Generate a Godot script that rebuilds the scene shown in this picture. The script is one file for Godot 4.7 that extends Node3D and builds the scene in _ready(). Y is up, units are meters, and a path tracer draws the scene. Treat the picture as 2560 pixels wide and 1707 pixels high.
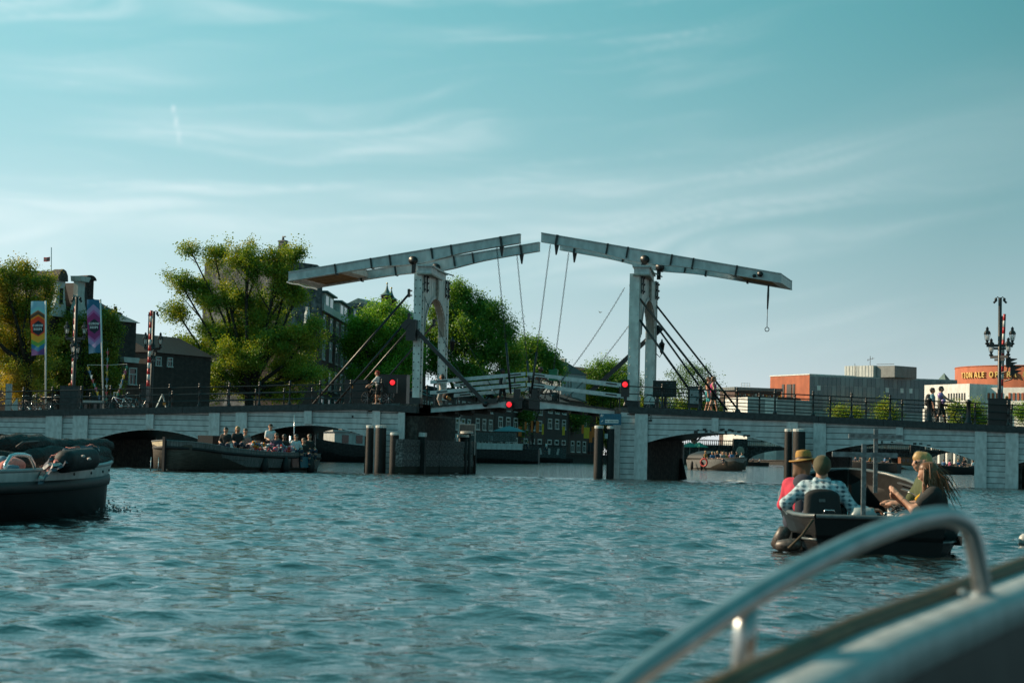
extends Node3D

# A canal with a white wooden drawbridge, boats and old houses. Metres, y up, the water at y = 0.
const F := 4978.0
const EYE := Vector3(0, 1, 0)
const PITCH := 0.057375
const ROLL := 0.022796
const SUN := Vector3(-0.855, 0.47, -0.22)
const TH := 0.195477
const SKEW := 0.075
var look: Basis
var bridge_at: Transform3D
var M := {}
var T := {}
var used := {}
var rng := RandomNumberGenerator.new()

class Shape:
	var st := SurfaceTool.new()
	var col := Color.WHITE
	func _init():
		st.begin(Mesh.PRIMITIVE_TRIANGLES)
		flat()
	func flat():
		st.set_smooth_group(-1)
		return self
	func soft(n := 0):
		st.set_smooth_group(n)
		return self
	func tri(a: Vector3, b: Vector3, c: Vector3):
		st.set_color(col)
		st.add_vertex(a)
		st.add_vertex(b)
		st.add_vertex(c)
	func quad(a: Vector3, b: Vector3, c: Vector3, d: Vector3):
		tri(a, b, c)
		tri(a, c, d)
	func box(c: Vector3, s: Vector3, b := Basis()):
		var h := s / 2.0
		var p := []
		for i in 8:
			p.append(c + b * Vector3(h.x if i & 1 else -h.x, h.y if i & 2 else -h.y, h.z if i & 4 else -h.z))
		quad(p[4], p[6], p[7], p[5])
		quad(p[1], p[3], p[2], p[0])
		quad(p[0], p[2], p[6], p[4])
		quad(p[5], p[7], p[3], p[1])
		quad(p[2], p[3], p[7], p[6])
		quad(p[0], p[4], p[5], p[1])
	func hexa(p: Array):   # eight corners in the order of box()
		quad(p[4], p[6], p[7], p[5])
		quad(p[1], p[3], p[2], p[0])
		quad(p[0], p[2], p[6], p[4])
		quad(p[5], p[7], p[3], p[1])
		quad(p[2], p[3], p[7], p[6])
		quad(p[0], p[4], p[5], p[1])
	func beam(a: Vector3, b: Vector3, w: float, h: float, up := Vector3.UP):   # a bar of rectangular section from a to b
		var d := (b - a).normalized()
		var side := d.cross(up).normalized()
		var u := side.cross(d).normalized()
		box((a + b) / 2.0, Vector3(a.distance_to(b), h, w), Basis(d, u, side))
	func ring(c: Vector3, d: Vector3, r: float, n: int, squash := 1.0, keep := Vector3.UP) -> PackedVector3Array:
		var x := d.cross(keep)
		if x.length() < 0.05:
			x = d.cross(Vector3(1, 0, 0.2))
		x = x.normalized()
		var y := x.cross(d).normalized()
		var out := PackedVector3Array()
		for i in n:
			var a := TAU * i / n
			out.append(c + (x * cos(a) + y * sin(a) * squash) * r)
		return out
	func loft(rings: Array, cap0 := true, cap1 := true, closed := true):
		for k in rings.size() - 1:
			var p: PackedVector3Array = rings[k]
			var q: PackedVector3Array = rings[k + 1]
			var n := p.size()
			for i in (n if closed else n - 1):
				var j := (i + 1) % n
				quad(p[i], q[i], q[j], p[j])
		for e in 2:
			if not (cap0 if e == 0 else cap1):
				continue
			var p: PackedVector3Array = rings[0] if e == 0 else rings[-1]
			var c := Vector3.ZERO
			for v in p:
				c += v
			c /= p.size()
			for i in p.size():
				var j := (i + 1) % p.size()
				if e == 0:
					tri(c, p[i], p[j])
				else:
					tri(c, p[j], p[i])
	func tube(pts: Array, r, n := 8, caps := true, squash := 1.0):
		var rings := []
		for k in pts.size():
			var d: Vector3 = (pts[mini(k + 1, pts.size() - 1)] - pts[maxi(k - 1, 0)]).normalized()
			rings.append(ring(pts[k], d, r[k] if r is Array else r, n, squash))
		loft(rings, caps, caps)
	func lathe(profile: Array, c: Vector3, n := 10, b := Basis()):   # profile: [radius, height]
		var rings := []
		for p in profile:
			var o := PackedVector3Array()
			for i in n:
				var a := TAU * i / n
				o.append(c + b * Vector3(cos(a) * p[0], p[1], -sin(a) * p[0]))
			rings.append(o)
		loft(rings)
	func ball(c: Vector3, r: Vector3, n := 10, m := 6, b := Basis()):
		var rings := []
		for k in m + 1:
			var e := PI * (float(k) / m - 0.5)
			var o := PackedVector3Array()
			for i in n:
				var a := TAU * i / n
				o.append(c + b * Vector3(cos(a) * cos(e) * r.x, sin(e) * r.y, -sin(a) * cos(e) * r.z))
			rings.append(o)
		loft(rings, false, false)
	func torus(c: Vector3, axis: Vector3, r: float, t: float, n := 14, m := 6, stretch := Vector3.ZERO):
		var x := axis.cross(Vector3.UP if absf(axis.normalized().y) < 0.9 else Vector3.RIGHT).normalized()
		var y := axis.cross(x).normalized()
		var rings := []
		for i in n + 1:
			var a := TAU * i / n
			var o := x * cos(a) + y * sin(a)
			var p := c + o * r
			if stretch != Vector3.ZERO:
				p += stretch * signf(o.dot(stretch.normalized()))
			var ro := PackedVector3Array()
			for j in m:
				var e := TAU * j / m
				ro.append(p + (o * cos(e) + axis.normalized() * sin(e)) * t)
			rings.append(ro)
		loft(rings, false, false)
	func prism(poly: PackedVector2Array, z0: float, z1: float, t := Transform3D()):   # an outline in x and y, from z0 to z1
		var idx := Geometry2D.triangulate_polygon(poly)
		for k in range(0, idx.size(), 3):
			for e in 2:
				var z := z0 if e == 0 else z1
				var a := t * Vector3(poly[idx[k]].x, poly[idx[k]].y, z)
				var b := t * Vector3(poly[idx[k + 1]].x, poly[idx[k + 1]].y, z)
				var c := t * Vector3(poly[idx[k + 2]].x, poly[idx[k + 2]].y, z)
				if e == 0:
					tri(a, b, c)
				else:
					tri(a, c, b)
		for i in poly.size():
			var p := poly[i]
			var q := poly[(i + 1) % poly.size()]
			quad(t * Vector3(p.x, p.y, z0), t * Vector3(p.x, p.y, z1), t * Vector3(q.x, q.y, z1), t * Vector3(q.x, q.y, z0))
	func sheet(rows: Array):   # a grid of points, one PackedVector3Array per row
		for k in rows.size() - 1:
			for i in rows[k].size() - 1:
				quad(rows[k][i], rows[k + 1][i], rows[k + 1][i + 1], rows[k][i + 1])
	func done() -> ArrayMesh:
		st.index()
		st.generate_normals()
		return st.commit()

# ---------- where things are
func ray(px: float, py: float) -> Vector3:
	return look * Vector3((px - 1280.0) / F, -(py - 853.5) / F, -1.0)

func seen(px: float, py: float, far: float) -> Vector3:
	var r := ray(px, py)
	return EYE + r * (far / -r.z)

func level(px: float, py: float, h := 0.0) -> Vector3:
	var r := ray(px, py)
	return EYE + r * ((h - EYE.y) / r.y)

func up_at(p: Vector3, h: float) -> Vector3:
	return Vector3(p.x, h, p.z)

func L(px: float, py: float, v := 0.0) -> Vector3:   # a point of the bridge, v metres behind its near face, in the bridge's own axes
	var inv := bridge_at.affine_inverse()
	var o := inv * EYE
	var d := inv.basis * ray(px, py)
	var p := o + d * ((-v - o.z) / d.z)
	return p

func B(u: float, y: float, v := 0.0) -> Vector3:   # across the bridge runs slightly askew
	return Vector3(u + SKEW * v, y, -v)

func deck_y(u: float) -> float:
	if u < -5.2:
		return 3.56 - 0.0372 * (-u - 5.9)
	if u > 5.2:
		return 3.56 - 0.0328 * (u - 5.9)
	return 3.87 - 0.096 * absf(u - 0.2)

func BW(u: float, v: float, dy := 0.0) -> Vector3:   # a place on the deck, in the world
	return bridge_at * B(u, deck_y(u) + dy, v)

# ---------- names and tags
func numbered(called: String) -> String:
	if not used.has(called):
		used[called] = 0
		return called
	used[called] += 1
	return "%s_%03d" % [called, used[called]]

func tag(o: Node, label := "", category := "", group := "", kind := ""):
	if label: o.set_meta("label", label)
	if category: o.set_meta("category", category)
	if group: o.set_meta("group", group)
	if kind: o.set_meta("kind", kind)
	return o

func thing(called: String, label: String, category: String, at := Vector3.ZERO, turn := 0.0, group := "") -> Node3D:
	var o := Node3D.new()
	o.name = numbered(called)
	add_child(o)
	o.position = at
	o.rotation.y = turn
	return tag(o, label, category, group)

func obj(called: String, what, m: Material, parent: Node = null, label := "") -> MeshInstance3D:
	var o := MeshInstance3D.new()
	o.mesh = what.done() if what is Shape else what
	o.material_override = m
	if parent == null:
		o.name = numbered(called)
		add_child(o)
	else:
		o.name = called
		parent.add_child(o, true)
	if label: o.set_meta("label", label)
	return o

func struct(called: String, what, m: Material) -> MeshInstance3D:
	var o := obj(called, what, m)
	o.set_meta("kind", "structure")
	return o

func dup(o: Node3D, at: Vector3, turn: float, label: String, group := "") -> Node3D:
	var r: Node3D = o.duplicate()
	var base := String(o.name).rstrip("0123456789").rstrip("_")
	r.name = numbered(base)
	add_child(r)
	r.position = at
	r.rotation = Vector3(0, turn, 0)
	r.set_meta("label", label)
	if group: r.set_meta("group", group)
	return r

# ---------- materials
func lin(r: float, g: float, b: float) -> Color:
	return Color(r, g, b).linear_to_srgb()

func paint(key: String, c: Color, rough := 0.6, metal := 0.0) -> StandardMaterial3D:   # c: real-world base colour (linear)
	if M.has(key):
		return M[key]
	var m := StandardMaterial3D.new()
	m.albedo_color = c.linear_to_srgb()
	m.roughness = rough
	m.metallic = metal
	M[key] = m
	return m

func worn(key: String, c: Color, rough := 0.6, tex := "mottle", size := 1.0, bump := "", depth := 0.5, metal := 0.0) -> StandardMaterial3D:   # the same with stains and grain; size: metres that the pattern spans
	if M.has(key):
		return M[key]
	var m := paint(key, c, rough, metal)
	m.albedo_texture = T[tex]
	m.uv1_triplanar = true
	m.uv1_world_triplanar = true
	m.uv1_scale = Vector3.ONE / size
	if bump:
		m.heightmap_enabled = true
		m.heightmap_texture = T[bump]
		m.heightmap_scale = depth
	return m

func glow(key: String, c: Color, e: float) -> StandardMaterial3D:
	var m := paint(key, c, 0.4)
	m.emission_enabled = true
	m.emission = c.linear_to_srgb()
	m.emission_energy_multiplier = e
	return m

func leafy(key: String, c: Color) -> StandardMaterial3D:
	var m := paint(key, c, 0.5)
	m.backlight_enabled = true
	m.backlight = Color(0.95, 0.9, 0.42)
	m.vertex_color_use_as_albedo = true
	return m

func noise_image(size: int, freq: float, octaves: int, seed_: int, lo: float, hi: float, kind := FastNoiseLite.TYPE_SIMPLEX_SMOOTH, stretch := Vector2.ONE) -> Image:
	var n := FastNoiseLite.new()
	n.seed = seed_
	n.noise_type = kind
	n.frequency = freq
	n.fractal_octaves = octaves
	var im := n.get_seamless_image(int(size * stretch.x), int(size * stretch.y))
	if stretch != Vector2.ONE:
		im.resize(size, size, Image.INTERPOLATE_CUBIC)
	im.convert(Image.FORMAT_L8)
	var data := im.get_data()
	for i in data.size():
		data[i] = int(255.0 * lerpf(lo, hi, smoothstep(0.12, 0.88, data[i] / 255.0)))
	return Image.create_from_data(size, size, false, Image.FORMAT_L8, data)

func make_textures():
	T.mottle = ImageTexture.create_from_image(noise_image(256, 0.012, 5, 3, 0.72, 1.0))
	T.grime = ImageTexture.create_from_image(noise_image(256, 0.02, 5, 5, 0.42, 1.0))
	T.streak = ImageTexture.create_from_image(noise_image(256, 0.02, 4, 9, 0.66, 1.0, FastNoiseLite.TYPE_SIMPLEX_SMOOTH, Vector2(4, 0.5)))
	T.grain = ImageTexture.create_from_image(noise_image(256, 0.02, 4, 11, 0.55, 1.0, FastNoiseLite.TYPE_SIMPLEX_SMOOTH, Vector2(0.4, 5)))
	T.soft = ImageTexture.create_from_image(noise_image(256, 0.012, 5, 17, 0.86, 1.0, FastNoiseLite.TYPE_SIMPLEX_SMOOTH, Vector2(1.5, 0.7)))
	T.rough = ImageTexture.create_from_image(noise_image(256, 0.05, 5, 13, 0.0, 1.0))
	var w := FastNoiseLite.new()
	w.seed = 21
	w.noise_type = FastNoiseLite.TYPE_SIMPLEX_SMOOTH
	w.frequency = 0.009
	w.fractal_octaves = 5
	w.fractal_gain = 0.5
	var im := w.get_seamless_image(1024, 1024)
	im.convert(Image.FORMAT_RGBA8)
	im.bump_map_to_normal_map(10.0)
	T.ripple = ImageTexture.create_from_image(im)

# ---------- sky: clear teal air, thin cirrus, one contrail
var cirrus := FastNoiseLite.new()
var veil := FastNoiseLite.new()

func sky_colour(d: Vector3) -> Color:
	var e := maxf(d.y, 0.0)
	var sunward := d.dot(SUN)
	# clear air: pale at the horizon, teal higher up, deeper away from the sun
	var away := pow(clampf((0.6 - sunward) / 0.42, 0.0, 1.25), 1.3)
	var c := Color(0.83, 0.86, 0.875).lerp(Color(0.02, 0.41, 0.475), 1.0 - exp(-e * (6.0 + 1.8 * away)))
	c = c * (1.0 - (0.22 + 0.65 * minf(e, 0.26)) * away)
	c = c * lerpf(1.0, 0.66, smoothstep(0.2, 1.0, e))
	c += Color(0.6, 0.55, 0.45) * pow(maxf(sunward, 0.0), 16.0)
	# cirrus: long thin streaks that rise towards the right
	var az := atan2(d.x, -d.z)
	var el := asin(clampf(d.y, -1.0, 1.0))
	if el > 0.0:
		var s := el - (0.08 * sin(az) + 0.5 * (1.0 - cos(az + 0.06)))
		var w := veil.get_noise_3d(cos(az) * 5.0, sin(az) * 5.0, s * 22.0) * 0.022
		var n := cirrus.get_noise_3d(cos(az) * 7.0, sin(az) * 7.0, (s + w) * 95.0) * 0.5 + 0.5
		var fine := cirrus.get_noise_3d(cos(az) * 13.0 + 5.0, sin(az) * 13.0, (s + w * 1.6) * 330.0) * 0.5 + 0.5
		var m := veil.get_noise_3d(cos(az) * 3.4 + 7.0, sin(az) * 3.4, (s + w) * 17.0) * 0.5 + 0.5
		var k := smoothstep(0.36, 0.8, n) * smoothstep(0.40, 0.68, m) * (0.45 + 0.55 * smoothstep(0.3, 0.7, fine)) * 0.8
		k += 0.5 * exp(-pow((s + w - 0.118) / 0.022, 2.0)) * (0.25 + 0.5 * n + 0.25 * fine)
		k *= smoothstep(0.0, 0.06, el) * (1.0 - 0.5 * smoothstep(0.5, 1.3, el))
		c = c.lerp(Color(0.66, 0.78, 0.80) * (1.0 - 0.16 * away), clampf(k * 0.8 * (1.0 - 0.35 * away), 0.0, 0.6))
	return c

func make_sky() -> Image:
	cirrus.seed = 14
	cirrus.noise_type = FastNoiseLite.TYPE_SIMPLEX_SMOOTH
	cirrus.frequency = 0.55
	cirrus.fractal_octaves = 5
	veil.seed = 4
	veil.noise_type = FastNoiseLite.TYPE_SIMPLEX_SMOOTH
	veil.frequency = 0.6
	veil.fractal_octaves = 3
	var W := 1024
	var H := 512
	var im := Image.create(W, H, false, Image.FORMAT_RGB8)
	for y in H:
		var el := PI * (0.5 - (y + 0.5) / H)
		for x in W:
			var az := TAU * (x + 0.5) / W
			var c := sky_colour(Vector3(sin(az) * cos(el), sin(el), -cos(az) * cos(el))) if y < H / 2 + 2 else Color(0.03, 0.06, 0.07)
			im.set_pixel(x, y, c.linear_to_srgb())
	im.resize(4096, 2048, Image.INTERPOLATE_CUBIC)
	# the part that the camera looks at, finer
	var a := seen(432, 265, 1000.0) - EYE
	var b := seen(449, 358, 1000.0) - EYE
	for y in range(740, 1026):
		var el := PI * (0.5 - (y + 0.5) / 2048)
		for xx in range(-215, 215):
			var x := posmod(xx, 4096)
			var az := TAU * (x + 0.5) / 4096.0
			var d := Vector3(sin(az) * cos(el), sin(el), -cos(az) * cos(el))
			var c := sky_colour(d)
			var p := d * (1000.0 / -d.z)
			var s := clampf((p - a).dot(b - a) / (b - a).length_squared(), 0.0, 1.0)
			var off := (p - (a + (b - a) * s)).length()
			c = c.lerp(Color(0.8, 0.85, 0.86), 0.5 * (1.0 - 0.6 * s) * exp(-pow(off / (0.45 + 0.35 * s), 2.0)))
			im.set_pixel(x, y, c.linear_to_srgb())
	return im

func make_world():
	look = Basis.from_euler(Vector3(PITCH, 0, 0)) * Basis(Vector3(0, 0, 1), ROLL)
	var cam := Camera3D.new()
	cam.name = "camera"
	cam.fov = rad_to_deg(2.0 * atan(853.5 / F))
	cam.near = 0.1
	cam.far = 6000.0
	var at := CameraAttributesPhysical.new()
	at.frustum_focal_length = 70.0
	at.frustum_focus_distance = 80.0
	at.frustum_near = 0.1
	at.frustum_far = 6000.0
	at.exposure_aperture = 5.0
	cam.attributes = at
	cam.projection = Camera3D.PROJECTION_FRUSTUM
	cam.near = 0.1
	cam.size = 2.0 * 0.1 * 853.5 / F
	cam.transform = Transform3D(look, EYE)
	add_child(cam)
	var we := WorldEnvironment.new()
	we.name = "world"
	var env := Environment.new()
	env.background_mode = Environment.BG_SKY
	env.tonemap_mode = Environment.TONE_MAPPER_LINEAR
	env.tonemap_exposure = 1.3
	env.sdfgi_enabled = true
	env.ssao_enabled = true
	env.ssil_enabled = true
	var sky := Sky.new()
	var pano := PanoramaSkyMaterial.new()
	pano.panorama = ImageTexture.create_from_image(make_sky())
	sky.sky_material = pano
	env.sky = sky
	we.environment = env
	add_child(we)
	var sun := DirectionalLight3D.new()
	sun.name = "sun"
	sun.light_energy = 1.6
	sun.light_color = Color(1.0, 0.90, 0.76)
	sun.light_angular_distance = 0.5
	sun.shadow_enabled = true
	sun.transform = Transform3D(Basis.looking_at(-SUN), Vector3(0, 50, 0))
	add_child(sun)
	bridge_at = Transform3D(Basis(Vector3(cos(TH), 0, sin(TH)), Vector3.UP, Vector3(-sin(TH), 0, cos(TH))), Vector3(0.1997, 0, -99.4))

# ---------- water
func wave_tile(size: float, res: int, lo: float, hi: float, n: int, seed_: int) -> Array:   # heights and slopes of a patch of waves that repeats without a seam
	rng.seed = seed_
	var ws := []
	while ws.size() < n:
		var wl := lo * pow(hi / lo, rng.randf())
		var ang := -PI / 2 + rng.randfn(0.0, 0.55)
		var i := roundf(cos(ang) * size / wl)
		var j := roundf(sin(ang) * size / wl)
		if i == 0.0 and j == 0.0:
			continue
		var l := size / sqrt(i * i + j * j)
		ws.append([i * TAU / size, j * TAU / size, rng.randf() * TAU, 0.0031 * l * rng.randf_range(0.6, 1.4)])
	var h := PackedFloat32Array()
	h.resize(res * res)
	var var_ := 0.0
	for z in res:
		for x in res:
			var s := 0.0
			for w in ws:
				s += w[3] * sin(w[0] * x * size / res + w[1] * z * size / res + w[2])
			h[z * res + x] = s
			var_ += s * s
	var sd := sqrt(var_ / (res * res))
	for k in h.size():   # sharper crests, flatter troughs
		h[k] = h[k] + 0.32 * (h[k] * h[k] / sd - sd)
	return [size, res, h]

func wave_at(t: Array, x: float, z: float) -> float:
	var res: int = t[1]
	var h: PackedFloat32Array = t[2]
	var u := fposmod(x / t[0], 1.0) * res
	var v := fposmod(z / t[0], 1.0) * res
	var i := int(u) % res
	var j := int(v) % res
	var i2 := (i + 1) % res
	var j2 := (j + 1) % res
	var fu := u - int(u)
	var fv := v - int(v)
	return lerpf(lerpf(h[j * res + i], h[j * res + i2], fu), lerpf(h[j2 * res + i], h[j2 * res + i2], fu), fv)

func make_water():
	var ta := wave_tile(6.7, 160, 0.20, 0.75, 34, 77)
	var tb := wave_tile(10.3, 144, 0.35, 1.3, 22, 78)
	var cols := PackedFloat32Array()
	var a := -180.0
	while a < 180.0:
		cols.append(deg_to_rad(a))
		a += 0.09 if absf(a) < 17.5 else 1.0 if absf(a) < 40.0 else 10.0
	cols.append(PI)
	var rows := PackedFloat32Array()
	var r := 3.0
	while r < 4200.0:
		rows.append(r)
		r += 0.5 if r < 6.5 else clampf(r * 0.0062, 0.045, 0.085) if r < 96.0 else r * 0.02 if r < 400.0 else r * 0.1
	var nc := cols.size()
	var v := PackedVector3Array()
	var nr := PackedVector3Array()
	var ca := cos(0.42)
	var sa := sin(0.42)
	for rr in rows:
		var fade := (1.0 - smoothstep(80.0, 130.0, rr)) * smoothstep(3.0, 6.0, rr)
		for c in cols:
			var x := sin(c) * rr
			var z := -cos(c) * rr
			var h := 0.0
			if fade > 0.0 and absf(c) < 0.33:
				h = (wave_at(ta, x, z) + wave_at(tb, x * ca - z * sa, x * sa + z * ca)) * fade
			v.append(Vector3(x, h, z))
	nr.resize(v.size())
	for k in rows.size():
		var ku := mini(k + 1, rows.size() - 1)
		var kd := maxi(k - 1, 0)
		for i in nc:
			var iu := mini(i + 1, nc - 1)
			var id := maxi(i - 1, 0)
			nr[k * nc + i] = (v[k * nc + iu] - v[k * nc + id]).cross(v[ku * nc + i] - v[kd * nc + i]).normalized()
	var idx := PackedInt32Array()
	idx.resize((rows.size() - 1) * (nc - 1) * 6)
	var q := 0
	for k in rows.size() - 1:
		for i in nc - 1:
			var p := k * nc + i
			idx[q] = p
			idx[q + 1] = p + nc
			idx[q + 2] = p + 1
			idx[q + 3] = p + 1
			idx[q + 4] = p + nc
			idx[q + 5] = p + nc + 1
			q += 6
	var arr := []
	arr.resize(Mesh.ARRAY_MAX)
	arr[Mesh.ARRAY_VERTEX] = v
	arr[Mesh.ARRAY_NORMAL] = nr
	arr[Mesh.ARRAY_INDEX] = idx
	var mesh := ArrayMesh.new()
	mesh.add_surface_from_arrays(Mesh.PRIMITIVE_TRIANGLES, arr)
	var m := paint("water", Color(0.014, 0.020, 0.019), 0.05)
	m.metallic_specular = 0.5
	m.normal_enabled = true
	m.normal_texture = T.ripple
	m.normal_scale = 0.8
	m.uv1_triplanar = true
	m.uv1_world_triplanar = true
	m.uv1_scale = Vector3(1.0 / 3.5, 1.0, 1.0 / 2.3)
	struct("water", mesh, m)

# ---------- the bridge
const ARCHES := [[-28.2, 3.25, 1.58, 1.05, 0.02], [-19.3, 3.32, 1.93, 1.27, 0.016], [-10.62, 3.33, 2.33, 1.68, 0.012], [10.11, 3.39, 2.36, 1.76, -0.022], [18.91, 3.51, 2.02, 1.42, -0.034], [27.95, 3.5, 1.7, 1.1, -0.03]]   # centre, half width, crown, springing, slope

func arch_y(u: float) -> float:   # underside of the siding, or 0 at a pier
	for a in ARCHES:
		var t: float = (u - a[0]) / a[1]
		if absf(t) < 1.0:
			return a[2] - (a[2] - a[3]) * t * t + a[4] * (u - a[0])
	return 0.0

func make_bridge():
	var white := worn("bridge_white", Color(0.56, 0.575, 0.585), 0.5, "soft", 2.3)
	var white2 := worn("bridge_white_b", Color(0.52, 0.54, 0.55), 0.5, "soft", 1.9)
	var trim := worn("bridge_trim", Color(0.58, 0.59, 0.595), 0.5, "soft", 1.2)
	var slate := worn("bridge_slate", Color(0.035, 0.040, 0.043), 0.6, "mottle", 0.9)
	var iron := worn("iron", Color(0.012, 0.014, 0.015), 0.42, "mottle", 0.4)
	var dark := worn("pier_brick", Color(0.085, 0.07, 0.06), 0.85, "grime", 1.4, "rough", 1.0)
	var timber := worn("old_timber", Color(0.09, 0.075, 0.068), 0.8, "grain", 1.2, "rough", 0.6)
	var ochre := worn("ochre_wood", Color(0.42, 0.24, 0.09), 0.7, "grain", 0.9)
	var root := thing("drawbridge", "white wooden double drawbridge with raised balance beams spanning the canal", "bridge")
	root.transform = bridge_at
	# siding: boards between pilasters, cut along the arches
	var ends := [[-31.45, -24.95], [-24.05, -23.44], [-22.62, -19.42], [-19.0, -15.98], [-15.42, -14.55], [-13.95, -10.9], [-10.5, -7.29], [-6.9, -5.95], [5.35, 6.08], [6.72, 9.86], [10.2, 13.5], [14.05, 14.8], [15.4, 18.72], [19.05, 22.42], [22.98, 23.85], [24.45, 31.4]]
	rng.seed = 5
	for s in ends:
		var mid: float = (s[0] + s[1]) / 2.0
		var side := Node3D.new()
		side.name = "side_wall"
		root.add_child(side, true)
		var backing := Shape.new()
		strip(backing, s[0], s[1], -0.2, 9.0, 0.10, 0.17, mid, 0.03)
		obj("backing", backing, worn("joint", Color(0.10, 0.11, 0.11), 0.9, "mottle", 1.0), side)
		var y := -0.06
		while y < 3.3:
			var sh := Shape.new()
			if strip(sh, s[0], s[1], y + 0.012, y + 0.262, 0.02 + rng.randf() * 0.012, 0.09, mid, 0.31):
				obj("board", sh, white if rng.randf() < 0.6 else white2, side)
			y += 0.28
	# pilasters
	for u in [[-24.5, 0.9], [-23.03, 0.82], [-19.21, 0.42], [-15.7, 0.56], [-14.25, 0.6], [-10.7, 0.4], [-7.1, 0.4], [-5.78, 0.34], [5.18, 0.34], [6.4, 0.64], [10.03, 0.34], [13.78, 0.55], [15.1, 0.6], [18.89, 0.34], [22.7, 0.56], [24.15, 0.6]]:
		var sh := Shape.new()
		var foot := arch_y(u[0])
		foot = foot + 0.058 if foot > 0.0 else -0.4
		var top := deck_y(u[0]) - 0.33
		sh.box(Vector3(u[0], (foot + top) / 2.0, 0.03), Vector3(u[1], top - foot, 0.14))
		obj("pilaster", sh, trim, root)
	# arch edge trims
	for a in ARCHES:
		var p := PackedVector3Array()
		var q := PackedVector3Array()
		var b := PackedVector3Array()
		for k in 25:
			var u: float = a[0] + a[1] * lerpf(-1, 1, k / 24.0)
			var y: float = a[2] - (a[2] - a[3]) * pow((u - a[0]) / a[1], 2.0) + a[4] * (u - a[0])
			p.append(B(u, y + 0.055, -0.012))
			q.append(B(u, y - 0.02, -0.012))
			b.append(B(u, y - 0.02, 0.10))
		var sh := Shape.new()
		sh.sheet([p, q, b])
		obj("arch_trim", sh, trim, root)
		# the vault: dark boards under the deck
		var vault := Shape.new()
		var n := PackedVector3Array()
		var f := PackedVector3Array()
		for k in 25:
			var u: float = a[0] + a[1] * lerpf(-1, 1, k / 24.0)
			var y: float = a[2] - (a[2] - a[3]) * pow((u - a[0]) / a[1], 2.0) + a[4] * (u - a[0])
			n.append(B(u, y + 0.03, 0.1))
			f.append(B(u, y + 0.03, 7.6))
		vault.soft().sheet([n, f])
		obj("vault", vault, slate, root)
		for k in 15:   # rafter ends under the arch edge
			var u: float = a[0] + a[1] * lerpf(-0.9, 0.9, k / 14.0)
			var y: float = a[2] - (a[2] - a[3]) * pow((u - a[0]) / a[1], 2.0) + a[4] * (u - a[0])
			var e := Shape.new()
			e.box(B(u, y - 0.035, 0.2), Vector3(0.07, 0.07, 0.16))
			obj("rafter_end", e, slate, root)
	# piers behind the siding
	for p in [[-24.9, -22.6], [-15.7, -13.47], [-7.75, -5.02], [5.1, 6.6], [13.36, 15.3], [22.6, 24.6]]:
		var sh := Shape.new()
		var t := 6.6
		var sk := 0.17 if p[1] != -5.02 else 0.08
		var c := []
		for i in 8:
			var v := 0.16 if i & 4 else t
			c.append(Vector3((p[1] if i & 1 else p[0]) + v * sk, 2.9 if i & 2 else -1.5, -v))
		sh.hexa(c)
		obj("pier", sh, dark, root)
		var cor := Shape.new()
		cor.box(Vector3(p[1] + 6.5 * sk + 0.02, 0.65, -6.55), Vector3(0.16, 2.5, 0.16))
		obj("pier_corner", cor, trim, root)
	# dark stone cornice, a length at a time, and the deck
	for side in [-1, 1]:
		for k in 9:
			var u0: float = side * (5.75 + k * 3.1) if side > 0 else -(5.0 + k * 3.1)
			var u1: float = u0 + side * 3.085
			for f in 2:
				var v0 := -0.14 if f == 0 else 7.45
				var c := []
				for i in 8:
					var u := u1 if (i & 1) == (1 if side > 0 else 0) else u0
					var v := v0 if i & 4 else v0 + 0.5
					c.append(B(u, deck_y(u) - (0.0 if i & 2 else 0.325), v))
				var sh := Shape.new()
				sh.hexa(c)
				obj("cornice", sh, slate, root)
		var a := PackedVector3Array()
		var b := PackedVector3Array()
		var a2 := PackedVector3Array()
		var b2 := PackedVector3Array()
		for u in [5.0, 6.0, 12.0, 20.0, 34.0]:
			a.append(B(side * u, deck_y(side * maxf(u, 5.3)) - 0.06, 0.2))
			b.append(B(side * u, deck_y(side * maxf(u, 5.3)) - 0.06, 7.6))
			a2.append(B(side * u, deck_y(side * maxf(u, 5.3)) - 0.5, 0.2))
			b2.append(B(side * u, deck_y(side * maxf(u, 5.3)) - 0.5, 7.6))
		var sh := Shape.new()
		sh.sheet([a, b, b2, a2, a])
		obj("deck", sh, worn("deck", Color(0.16, 0.13, 0.11), 0.8, "grime", 1.0), root)
	make_railings(root, iron)
	make_portal(root, -1)
	make_portal(root, 1)
	make_beams(root, -1, ochre)
	make_beams(root, 1, ochre)
	make_leaves(root, timber, ochre)
	make_chains(root, iron)
	make_abutments(root, timber, dark)

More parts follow.
